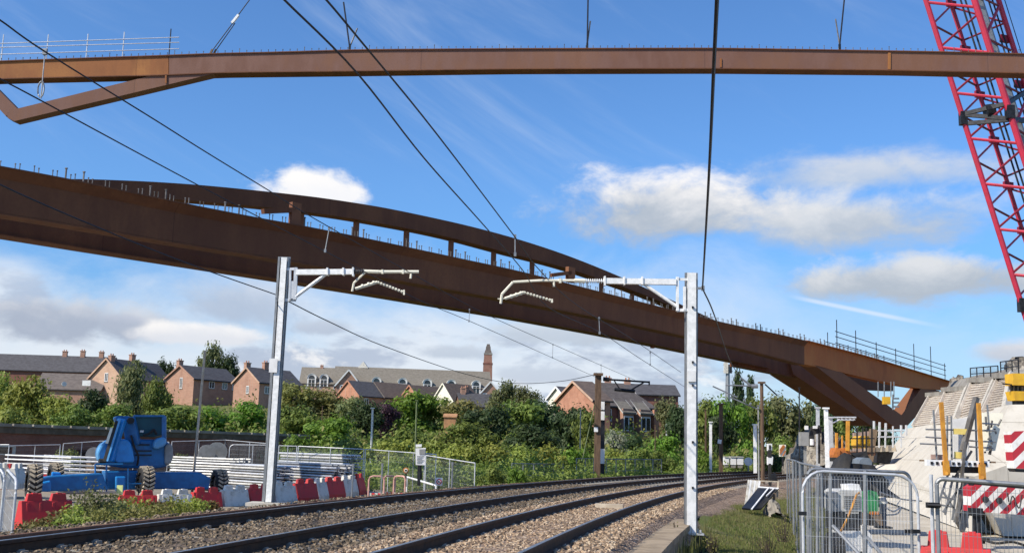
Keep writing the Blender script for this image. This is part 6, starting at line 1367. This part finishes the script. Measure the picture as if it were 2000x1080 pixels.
# chimney tower
YT = 360; p = at(950.5, 790, YT); tw = thing('chimney_tower', Vector((p.x, p.y, hz(p.x, p.y))), 'tall tapering brick chimney tower with a pointed stone top, on the skyline', 'tower')
zz = lambda y: at(951, y, YT).z
def sq(b, z0, z1, r0, r1): b.hexa([(p.x + sx * r, p.y + sy * r, z) for z, r in ((z0, r0), (z1, r1)) for sx, sy in ((-1, -1), (1, -1), (1, 1), (-1, 1))])
b = MB(); sq(b, tw.location.z, zz(712), 1.65, 1.45); b.build('shaft', 'brick_t', tw)
b = MB(); sq(b, zz(712), zz(709), 1.55, 1.6); b.build('cornice', 'brick_d', tw); b = MB(); sq(b, zz(693), zz(690), 1.35, 1.4); b.build('cornice', 'conc_d', tw)
b = MB(); sq(b, zz(709), zz(693), 1.4, 1.25); b.build('upper_shaft', 'brick_t', tw)
b = MB(); sq(b, zz(690), zz(684), 1.2, .95); sq(b, zz(684), zz(676), .85, .70); sq(b, zz(676), zz(672), .55, .5); b.build('cap', 'tile', tw)
# brick flats right of centre
root, pt = house('brick flats with two bay windows under swept grey roofs, right of the timber mast', 1172, 790, 150, 36, 7.0, 10.2, 6.0, 3.1, 'brick_d', 'tile', (), [*W2(1.6, z=-2.1, w=.9, h=1.6), ('G', 1.4, -2.0, .5, 1.3)], cat='building', name='brick_flats', hip=True)
dn = pt(0, 1, 0) - pt(0, 0, 0)
for u in (4.2, 7.4):
    b = MB(); b.hexa([pt(u - 1.0, -1.1, -3), pt(u + 1.0, -1.1, -3), pt(u + 1.0, .1, -3), pt(u - 1.0, .1, -3), pt(u - 1.0, -1.1, 5.6), pt(u + 1.0, -1.1, 5.6), pt(u + 1.0, .1, 5.6), pt(u - 1.0, .1, 5.6)]); by = b.build('bay', 'brick', root)
    b = MB(); q = [pt(u - 1.25, -1.35, 4.9), pt(u + 1.25, -1.35, 4.9), pt(u + 1.0, 2.8, 8.3), pt(u - 1.0, 2.8, 8.3)]; b.hexa(q + [x + Vector((0, 0, .22)) for x in q]); b.build('bay_roof', 'tile_g', by)
    b = MB()
    for s in (-1, 1): b.bar(pt(u + s * 1.28, -1.4, 4.95), pt(u + s * 1.05, 2.8, 8.5), .06, .14)
    b.build('verge_board', 'silver', by)
    b = MB(); b.prism([pt(u - .85, -1.16, 2.6), pt(u + .85, -1.16, 2.6), pt(u + .85, -1.16, 4.6), pt(u - .85, -1.16, 4.6)], dn * .08); fr = b.build('window_frame', 'white_p', by)
    for k in (-.42, .42): b = MB(); b.prism([pt(u + k - .32, -1.19, 2.75), pt(u + k + .32, -1.19, 2.75), pt(u + k + .32, -1.19, 4.45), pt(u + k - .32, -1.19, 4.45)], dn * .04); b.build('pane', 'glass', fr)
    b = MB(); b.prism([pt(u - .85, -1.16, 0.2), pt(u + .85, -1.16, .2), pt(u + .85, -1.16, 1.6), pt(u - .85, -1.16, 1.6)], dn * .08); fr = b.build('window_frame', 'white', by)
    for k in (-.42, .42): b = MB(); b.prism([pt(u + k - .32, -1.19, .3), pt(u + k + .32, -1.19, .3), pt(u + k + .32, -1.19, 1.5), pt(u + k - .32, -1.19, 1.5)], dn * .04); b.build('pane', 'glass', fr)
b = MB(); b.hexa([pt(9.3, -.8, -3), pt(10.2, -.8, -3), pt(10.2, .1, -3), pt(9.3, .1, -3), pt(9.3, -.8, 5.7), pt(10.2, -.8, 5.7), pt(10.2, .1, 5.7), pt(9.3, .1, 5.7)]); b.build('end_pier', 'brick_o', root)
house('broad plain orange brick gable, left of the timber overhead mast', 1160, 782, 142, 24, 11, 2.4, 5, 2.6, 'brick_o', 'tile_b', (), (), cat='house', trim='brick_l')
house('white-rendered gable house peeping over the bushes, left of the orange brick gable', 1106, 778, 165, 38, 4.2, 6, 4.6, 1.7, 'cream', 'slate', (), (), cat='house', trim='white_p')
house('slate-roofed house behind the brick flats, only its ridge showing', 1188, 768, 170, 6, 6, 11, 5, 1.6, 'brick_d', 'slate', [(.5, .5, .9), (3.6, .5, .7)], ())
b = MB(); c = at(125, 750, 188); b.tube(c, c + Vector((.1, -.12, .03)), .42, 12); b.tube(c, c + Vector((0, .5, -.1)), .05, 5); tag(b.build('satellite_dish', 'silver', loc=c), 'round satellite dish on the low brick house in front of the terrace', 'dish')
b = MB(); c = at(169, 748, 188.2); b.box(c, (1.4, .12, .9), 0); tag(b.build('skylight', 'white_p', loc=c), 'white skylight on the grey tile roof of the low brick house', 'skylight')
b = MB(); p = at(879, 826, 104); b.box(p, (1.1, 1.0, 1.0)); b.prism([p + Vector((-.65, -.6, .5)), p + Vector((.65, -.6, .5)), p + Vector((.65, .6, .8)), p + Vector((-.65, .6, .8))], (0, 0, .1)); b.box(p + Vector((0, 0, -1.0)), (.9, .8, 1.0)); tag(b.build('garden_shed', mat('orange_timber', (.46, .24, .11), .85, 0, (.34, .18, .09), 3), loc=p), 'small pale orange shed among the bushes right of the thin greenish pole', 'shed')
# ------------------------------------------------------------ trees and bushes
def leaf_cards(P_, Nrm, size, rg, droop=0.0):
    """two-triangle leaf clumps at the given points; returns verts, faces"""
    n = len(P_); a = rg.normal(size=(n, 3)); a -= (a * Nrm).sum(1, keepdims=True) * Nrm; a /= np.linalg.norm(a, axis=1, keepdims=True) + 1e-9
    b = np.cross(Nrm, a); s = size * (.55 + .9 * rg.random((n, 1)))
    if droop: a = a * (1 - droop) + np.array([0, 0, -1.0]) * droop; a /= np.linalg.norm(a, axis=1, keepdims=True)
    V_ = np.empty((n, 4, 3)); V_[:, 0] = P_ - a * s; V_[:, 1] = P_ + b * s * .55 + Nrm * s * .12; V_[:, 2] = P_ + a * s; V_[:, 3] = P_ - b * s * .55 + Nrm * s * .12
    return V_.reshape(-1, 3), [(4 * i, 4 * i + 1, 4 * i + 2, 4 * i + 3) for i in range(n)]
def crown_mesh(kind, seed, n=2400, size=.06):
    """unit crown: base at z=0, top at z=1, about 1 wide; clumps on many uneven boughs with gaps between"""
    rg = np.random.default_rng(seed); pts = []; nr = []
    if kind == 'broad': nb = 26
    elif kind == 'willow': nb = 30
    elif kind == 'conifer': nb = 24
    else: nb = 20
    cen = []
    for i in range(nb):
        if kind == 'conifer': z = .06 + .9 * (i / nb); rad = .44 * (1 - z) ** .8 * rg.uniform(.5, 1); r = .09 + .10 * (1 - z)
        elif kind == 'willow': z = .15 + .75 * rg.random(); rad = .40 * math.sqrt(max(.02, 1 - ((z - .42) / .62) ** 2)) * rg.uniform(.3, 1); r = rg.uniform(.10, .17)
        elif kind == 'shrub': z = .06 + .72 * rg.random() ** 1.2; rad = .44 * math.sqrt(max(.02, 1 - (z / 1.0) ** 2)) * rg.uniform(.2, 1); r = rg.uniform(.10, .20)
        else: z = .18 + .68 * rg.random(); rad = .40 * math.sqrt(max(.02, 1 - ((z - .52) / .52) ** 2)) * rg.uniform(.25, 1); r = rg.uniform(.09, .19)
        t = rg.random() * 6.283; cen.append((rad * math.cos(t), rad * math.sin(t), z, r))
    tot = sum(c[3] ** 2 for c in cen)
    for c in cen:
        k = max(8, int(n * c[3] ** 2 / tot)); d = rg.normal(size=(k, 3)); d /= np.linalg.norm(d, axis=1, keepdims=True)
        rr = c[3] * (rg.random((k, 1)) ** .38) * (1 + .28 * rg.normal(size=(k, 1)))
        q = d * rr * np.array([1.15, 1.15, .85 if kind != 'willow' else 1.4]); pts.append(q + np.array(c[:3])); m_ = d * 1.2 + rg.normal(size=(k, 3)) * .32 + np.array([0, 0, .35]); nr.append(m_ / np.linalg.norm(m_, axis=1, keepdims=True))
    # loose sprays that break the outline
    k = n // 9; d = rg.normal(size=(k, 3)); d /= np.linalg.norm(d, axis=1, keepdims=True); pick = rg.integers(0, nb, k); ce = np.array(cen)[pick]
    pts.append(ce[:, :3] + d * ce[:, 3:4] * (1.05 + .5 * rg.random((k, 1)))); nr.append(d)
    P_ = np.concatenate(pts); P_[:, 2] = np.clip(P_[:, 2], .01, 1.06); return leaf_cards(P_, np.concatenate(nr), size, rg, .45 if kind == 'willow' else 0)
CROWN = {}
def crown(kind, var, m):
    key = (kind, var, m)
    if key not in CROWN:
        k2 = (kind, var)
        if k2 not in CROWN:
            V_, F_ = crown_mesh(kind, 11 + var * 7 + len(kind), *((3600, .036) if kind in ('broad', 'willow') else (3000, .038))); me = bpy.data.meshes.new('crown'); me.from_pydata(V_.tolist(), [], F_); me.update(); CROWN[k2] = me
        me = CROWN[k2].copy(); me.materials.append(M[m]); CROWN[key] = me
    return CROWN[key]
def trunk_mesh():
    b = MB(); b.tube((0, 0, -.12), (.01, 0, .30), .030, 7, r2=.022); b.tube((.01, 0, .30), (.0, .01, .68), .022, 6, r2=.008)
    for i in range(7):
        t = i * 2.4; z = .22 + .06 * i; b.tube((.01, 0, z), (.26 * math.cos(t), .26 * math.sin(t), z + .20), .011, 5, r2=.004)
    me = bpy.data.meshes.new('trunk'); me.from_pydata(b.v, [], b.f); me.materials.append(M['bark']); return me
TRUNK = trunk_mesh(); tn = [0]
def tree(label, px, top, Y, wpx, kind, m, name='tree', group='trees on the hillside', cat='tree', base=None):
    p = at(px, top, Y); z = hz(p.x, p.y) if base is None else base; H_ = max(1.0, p.z - z); W_ = wpx * Y / FPX * 1.12; tn[0] += 1
    root = thing(name, (p.x, p.y, z), label, cat, group, rz=random.random() * 6.28)
    c = bpy.data.objects.new('crown', crown(kind, tn[0] % 3, m)); COL.objects.link(c); c.parent = root; c.scale = (W_, W_, H_)
    t = bpy.data.objects.new('trunk', TRUNK); COL.objects.link(t); t.parent = root; s = min(W_, H_); t.scale = (s, s, H_ * .9)
    return root
T_ = [
 ('pale willowy tree at the far left edge, below the terrace', 10, 735, 128, 90, 'willow', 'leaf_l'), ('pale willowy tree second from the left edge', 62, 742, 122, 100, 'willow', 'leaf_l'), ('light green bushy tree left of the dark round bush', 118, 770, 118, 80, 'broad', 'leaf_l'),
 ('dark rounded evergreen in front of the sandy gable house', 186, 757, 126, 66, 'broad', 'leaf_d'), ('tall slender willowy tree in front of the sandy gable house roof', 262, 713, 135, 66, 'willow', 'leaf_g'), ('willowy tree between the sandy gable house and the orange brick house', 313, 738, 130, 66, 'willow', 'leaf_m'),
 ('low light green tree behind the boom lift', 225, 786, 112, 90, 'broad', 'leaf_m'), ('low green tree right of the boom lift, below the orange brick house', 350, 790, 116, 100, 'broad', 'leaf_m'),
 ('tall poplar-like tree on the skyline, left tower of a pair', 412, 668, 300, 48, 'broad', 'leaf_g'), ('poplar-like tree on the skyline, right one of a pair', 446, 690, 300, 52, 'broad', 'leaf_d'), ('small dark tree on the skyline behind the sandy house chimney', 326, 700, 300, 34, 'broad', 'leaf_d'),
 ('bright clipped hedge tree left of the galvanised mast', 425, 786, 125, 110, 'shrub', 'leaf_b'), ('bright green hedge tree under the brick house left of the mast', 490, 776, 130, 90, 'shrub', 'leaf_b'),
 ('olive tree with a ragged top just right of the galvanised mast', 575, 745, 150, 82, 'broad', 'leaf_o'), ('dark olive tree below the left wing of the dormered building', 632, 758, 152, 84, 'broad', 'leaf_o'), ('grey-green tree below the orange gable slope', 690, 772, 140, 74, 'broad', 'leaf_g'),
 ('bright green bush-like tree at the end of the brick building', 645, 812, 92, 104, 'broad', 'leaf_b'), ('mid green tree left of the purple-leaved tree', 578, 792, 112, 100, 'broad', 'leaf_m'), ('dark tree just left of the purple-leaved tree', 718, 782, 118, 72, 'broad', 'leaf_d'),
 ('purple-leaved tree in the middle of the bushes', 758, 786, 122, 48, 'broad', 'leaf_p'), ('bright green tree right of the purple-leaved one', 800, 762, 135, 96, 'broad', 'leaf_b'), ('dense bright green tree below the middle dormers', 850, 770, 138, 84, 'broad', 'leaf_m'),
 ('olive tree below the white gable edge', 905, 778, 130, 84, 'broad', 'leaf_o'), ('feathery grey-green tree right of the chimney tower', 985, 744, 175, 66, 'willow', 'leaf_g'), ('feathery pale tree with a ragged top, second right of the chimney tower', 1032, 757, 172, 64, 'willow', 'leaf_g'),
 ('dark green tree in front of the feathery trees', 950, 790, 112, 92, 'broad', 'leaf_d'), ('broad dark tree in the middle of the slope', 1010, 782, 118, 110, 'broad', 'leaf_m'), ('dark tree left of the white gable house', 1066, 778, 120, 84, 'broad', 'leaf_d'), ('dark green tree below the orange brick gable', 1118, 792, 105, 92, 'broad', 'leaf_d'), ('mid green tree right behind the timber overhead mast', 1148, 800, 100, 60, 'broad', 'leaf_m'),
 ('pale-blossomed bush right of the timber overhead mast', 1203, 832, 96, 56, 'shrub', 'blossom'), ('dark bush below the bay windows of the brick flats', 1242, 838, 102, 70, 'shrub', 'leaf_d'), ('grey-green tree right of the brick flats', 1305, 776, 150, 56, 'broad', 'leaf_g'), ('dark tree just left of the near galvanised mast', 1328, 788, 120, 60, 'broad', 'leaf_d'),
 ('bright green tree right of the near galvanised mast', 1376, 776, 135, 72, 'broad', 'leaf_m'), ('tall dark conifer below the telecom mast', 1441, 722, 165, 48, 'conifer', 'leaf_d'), ('second dark conifer, left of the tall timber mast', 1466, 734, 160, 44, 'conifer', 'leaf_d'), ('bright tree low between the white masts', 1428, 776, 128, 76, 'broad', 'leaf_b'),
 ('dark green tree behind the white lineside cabinets', 1412, 806, 112, 64, 'broad', 'leaf_d'), ('green tree behind the tall timber mast', 1482, 772, 132, 66, 'broad', 'leaf_m'), ('grey-green rounded tree under the bridge', 1528, 768, 150, 84, 'broad', 'leaf_g'), ('second grey-green tree under the bridge, more to the right', 1572, 782, 150, 66, 'broad', 'leaf_g'),
 ('dark tree under the bridge behind the slim masts', 1618, 772, 145, 64, 'broad', 'leaf_d'), ('dark tree in the shade of the bridge leg', 1672, 790, 140, 76, 'broad', 'leaf_m'), ('low green tree behind the hatched sign', 1535, 838, 100, 66, 'shrub', 'leaf_m'), ('low bush left of the hatched sign', 1468, 852, 100, 52, 'shrub', 'leaf_b'),
 ('low bright tree left of the near galvanised mast', 1290, 838, 92, 76, 'shrub', 'leaf_b'), ('dark tree low on the slope right of the garden shed', 925, 822, 92, 100, 'broad', 'leaf_m'), ('dark tree low on the slope below the feathery trees', 1040, 826, 90, 110, 'broad', 'leaf_d'), ('low mid green tree behind the thin greenish pole', 800, 826, 92, 90, 'shrub', 'leaf_m'), ('green tree in front of the low brick house', 140, 792, 108, 76, 'broad', 'leaf_m'), ('light bushy tree at the left edge behind the brick building', 28, 784, 104, 90, 'shrub', 'leaf_l'), ('grey-green tree at the far right end behind the bridge strut', 1712, 800, 135, 60, 'broad', 'leaf_d')]
for t in T_: tree(*t)
# low scrub in front of the trees: separate bushes
SG = 'low bushes beyond the railway'
S_ = [('leafy bush hiding the lower half of the garden shed', 884, 833, 98, 66, 'leaf_o'), ('low bright bush against the right end of the brick building', 585, 842, 84, 70, 'leaf_b'), ('low green bush behind the third fence panel', 690, 848, 80, 84, 'leaf_m'), ('yellow-green bush behind the grey pole', 745, 846, 78, 80, 'leaf_l'), ('yellow-green bush below the purple-leaved tree', 790, 850, 74, 76, 'leaf_l'), ('yellow-green bush right behind the white notice board', 842, 848, 72, 80, 'leaf_l'), ('bright bush below the garden shed', 884, 852, 70, 74, 'leaf_l'), ('yellow-green bush second right of the shed', 926, 858, 70, 76, 'leaf_l'),
 ('small dark bush close to the far rail, right of the last fence panel', 962, 902, 46, 58, 'leaf_m'), ('yellow-green bush under the broad dark tree', 975, 856, 72, 84, 'leaf_l'), ('light bush left of the low lineside fence', 1022, 862, 70, 76, 'leaf_l'), ('light bush behind the low lineside fence', 1070, 860, 70, 78, 'leaf_l'), ('light bush left of the mesh fence end post', 1112, 862, 72, 70, 'leaf_b'), ('low bush right of the banded post', 1200, 868, 74, 60, 'leaf_l'), ('low bush behind the lineside mesh fence', 1240, 864, 76, 66, 'leaf_m'), ('low bush at the right end of the lineside mesh fence', 1292, 868, 78, 64, 'leaf_m'), ('low bush just right of the near galvanised mast', 1372, 872, 86, 52, 'leaf_b'), ('low green bush right of the half white mast', 1432, 876, 98, 60, 'leaf_m'), ('low bush behind the short black signal', 1508, 872, 84, 56, 'leaf_d'), ('low bush left of the gravel heap', 1545, 872, 82, 44, 'leaf_m'),
 ('small bush low by the low lineside fence', 1012, 905, 54, 40, 'leaf_b'), ('tall weedy bush behind the blue lift, left', 140, 868, 58, 50, 'leaf_m'), ('weedy bush behind the fence, right of the blue lift', 355, 880, 57, 40, 'leaf_g')]
for lab, px, top, Y, wp, m in S_: tree(lab, px, top, Y, wp, 'shrub', m, 'bush', SG, 'bush')
# the thicket that fills the slope between the trees, and lineside grass: nobody could count it
def scatter(name, m, n, fn, size, hgt, seed):
    rg = np.random.default_rng(seed); pts = []
    while len(pts) < n:
        q = fn(rg)
        if q is not None: pts.append(q)
    P_ = np.array(pts); P_[:, 2] += rg.random(n) ** 1.3 * hgt; N_ = rg.normal(size=(n, 3)); N_ /= np.linalg.norm(N_, axis=1, keepdims=True)
    V_, F_ = leaf_cards(P_, N_, size, rg); me = bpy.data.meshes.new(name); me.from_pydata(V_.tolist(), [], F_); me.materials.append(M[m]); me.update(); o = bpy.data.objects.new(name, me); COL.objects.link(o); return struct(o, 'stuff')
def on_slope(x0, x1, Y0, Y1, bump=0.0):
    def f(rg):
        Y = rg.uniform(Y0, Y1); px = rg.uniform(x0, x1); p = at(px, 900, Y); z = hz(p.x, p.y)
        cl = max(0, math.sin(p.x * .55 + 1) * math.sin(Y * .33) + .6 * math.sin(p.x * 1.7 + Y)) * bump
        if math.hypot(p.x - XC, p.y - YC) < 262.5: return None
        return (p.x, p.y, z + rg.random() * cl)
    return f
scatter('thicket', 'leaf_m', 46000, on_slope(-80, 1720, 88, 150, 1.6), .22, 1.5, 1)
scatter('thicket', 'leaf_o', 24000, on_slope(-80, 1720, 88, 170, 2.2), .22, 1.2, 2)
M['scrub_l'] = leafmat('scrub_leaves', (.26, .31, .065), (.16, .215, .045)); scatter('scrub', 'scrub_l', 70000, on_slope(520, 1560, 54, 92, 1.2), .095, 1.1, 3)
scatter('scrub', 'leaf_b', 30000, on_slope(560, 1560, 60, 92, 1.0), .095, .8, 4)
# lineside grass: upright blades in clumps
def blades(name, m, n, fn, h0, h1, wd, seed, bend=.35):
    rg = np.random.default_rng(seed); V_ = []; F_ = []
    while len(F_) < n:
        q = fn(rg)
        if q is None: continue
        h = rg.uniform(h0, h1) * (.5 + .8 * rg.random()); a = rg.random() * 6.283; dx, dy = math.cos(a), math.sin(a); b = bend * h * rg.random(); k = len(V_); x, y, z = q
        V_ += [(x - dy * wd, y + dx * wd, z), (x + dy * wd, y - dx * wd, z), (x + dx * b, y + dy * b, z + h)]; F_.append((k, k + 1, k + 2))
    me = bpy.data.meshes.new(name); me.from_pydata(V_, [], F_); me.materials.append(M[m]); me.update(); o = bpy.data.objects.new(name, me); COL.objects.link(o); return struct(o, 'stuff')
def on_ring(r0, r1, t0, t1, zf, dens=.5):
    def f(rg):
        rr = rg.uniform(r0, r1); t = rg.uniform(t0, t1); p = arc(rr, t)
        if math.sin(p.x * 1.9 + 2) * math.sin(p.y * 1.3) + .7 * math.sin(p.x * 4.1 + p.y * 3.3) < rg.uniform(-1.4, .9) * dens * 2 - .5: return None
        return (p.x, p.y, zf(rr))
    return f
def verge_pt(r0, r1, t0, t1, dens):
    f0 = on_ring(r0, r1, t0, t1, lambda r: 0, dens)
    def f(rg):
        q = f0(rg)
        if q is None: return None
        rr = math.hypot(q[0] - XC, q[1] - YC); t = math.asin((q[1] - YC) / rr)
        if t < .2285 and rg.random() < .9 or math.hypot(q[0] - 3.65, q[1] - 22.2) < .55: return None
        return (q[0], q[1], verge_z(rr, t))
    return f
M['grass_g'] = leafmat('cess_grass', (.170, .205, .052), (.230, .215, .085), .45); M['grass_d'] = leafmat('dry_grass', (.27, .22, .11), (.19, .16, .075), .3)
blades('grass', 'grass_g', 80000, verge_pt(250.2, 252.95, .19, .40, .5), .025, .085, .010, 21)
blades('grass', 'grass_d', 16000, verge_pt(250.2, 252.95, .19, .42, .5), .03, .11, .007, 22)
zl = lambda rr: float(np.interp(rr, [261.4, 261.6, 263.2, 264.6, 266], [-.12, -.16, -.72, -1.0, -1.0]))
blades('grass', 'grass_g', 12000, on_ring(261.6, 264.8, .22, .46, zl), .06, .22, .010, 23)
blades('grass', 'grass_g', 500, on_ring(252.7, 253.0, .19, .25, lambda r: -.55), .15, .45, .01, 24)
# weeds in front of the boom lift
def weed(label, px, top, Y, wpx, m, lean=.3, n=2000, size=.045):
    p = at(px, top, Y); rr_ = math.hypot(p.x - XC, p.y - YC); z = -.98 if rr_ > 264 else (zl(rr_) if rr_ > 258 else -.6); H_ = p.z - z; W_ = wpx * 1.3 * Y / FPX; rg = np.random.default_rng(int(px) + 5); root = thing('weed', (p.x, p.y, z), label, 'weed', 'weeds at the yard edge')
    ns = 26; pts = []; b = MB()
    for i in range(ns):
        t = rg.random() * 6.283; r = W_ * .5 * rg.random() ** .6; hh = H_ * (.45 + .55 * rg.random()) * (1 - .45 * r / (W_ * .5)); e = np.array([r * math.cos(t), r * math.sin(t), hh]); s0 = e * np.array([.35, .35, 0]); b.tube(tuple(np.array([p.x, p.y, z]) + s0), tuple(np.array([p.x, p.y, z]) + e), .008, 4, r2=.003)
        for k in range(n // ns): u = rg.random() ** .7; pts.append(s0 * (1 - u) + e * u + rg.normal(size=3) * np.array([.07, .07, .05]) * (W_ + .5))
    P_ = np.array(pts); P_[:, 2] = np.abs(P_[:, 2]); N_ = rg.normal(size=P_.shape) + np.array([0, -.2, .5]); N_ /= np.linalg.norm(N_, axis=1, keepdims=True); V_, F_ = leaf_cards(P_, N_, size, rg)
    me = bpy.data.meshes.new('leaves'); me.from_pydata(V_.tolist(), [], F_); me.materials.append(M[m]); c = bpy.data.objects.new('leaves', me); COL.objects.link(c); c.parent = root; b.build('stems', 'bark', root)
WD = [('tallest leafy weed in front of the boom lift', 184, 918, 27, 62, 'leaf_g'), ('leafy weed right of the tallest one', 218, 950, 28, 58, 'leaf_o'), ('reddish low weed in front of the near red barrier', 72, 1000, 24.3, 52, 'leaf_r'), ('brownish weed in front of the right of the near red barrier', 116, 982, 24.4, 52, 'leaf_r'), ('pale weed between the near red barrier and the tallest weed', 150, 962, 26, 46, 'leaf_l'), ('yellowish weed in front of the dark red barrier', 262, 962, 30, 62, 'leaf_l'), ('reddish weed right of the yellowish one', 300, 968, 31, 54, 'leaf_r'), ('weed in front of the dirty white barrier', 335, 966, 32, 52, 'leaf_o'), ('last weed of the row, before the red barrier by the tyre', 378, 966, 34, 40, 'leaf_l'), ('small weed before the white barrier left of the mast', 412, 974, 35, 26, 'leaf_r'),
 ('bushy weed low in front of the gap between the red barriers', 200, 975, 25.5, 80, 'leaf_o'), ('reddish weed at the left, before the grey round-topped panels', 44, 1016, 22.5, 40, 'leaf_r'), ('broad low weed before the near red barrier, right end', 142, 992, 24.0, 64, 'leaf_l'), ('bushy weed below the boom lift steps', 240, 968, 27.5, 62, 'leaf_g'), ('low olive weed below the dirty white barrier', 318, 978, 29.5, 64, 'leaf_o'), ('low yellowish weed at the right end of the weed row', 358, 976, 31.5, 56, 'leaf_l'), ('low green weed across the foot of the near red barrier', 95, 1012, 23.0, 80, 'leaf_o'), ('wide low weed in the middle of the weed row', 275, 984, 27, 90, 'leaf_o')]
for w_ in WD: weed(*w_)
# small weeds growing through the kerb and by the near mast
for px, y, Y, wp, lab in ((1318, 1000, 21.5, 26, 'tuft of weeds at the kerb just left of the near galvanised mast'), (1392, 1030, 21.8, 30, 'tuft of weeds right of the near mast plinth'), (1530, 985, 25, 50, 'weedy tuft at the foot of the edge-on mesh panels'), (1500, 1024, 22, 44, 'low tuft in the cess grass right of the near mast')):
    weed(lab, px, y, Y, wp, 'leaf_o', n=220, size=.022)
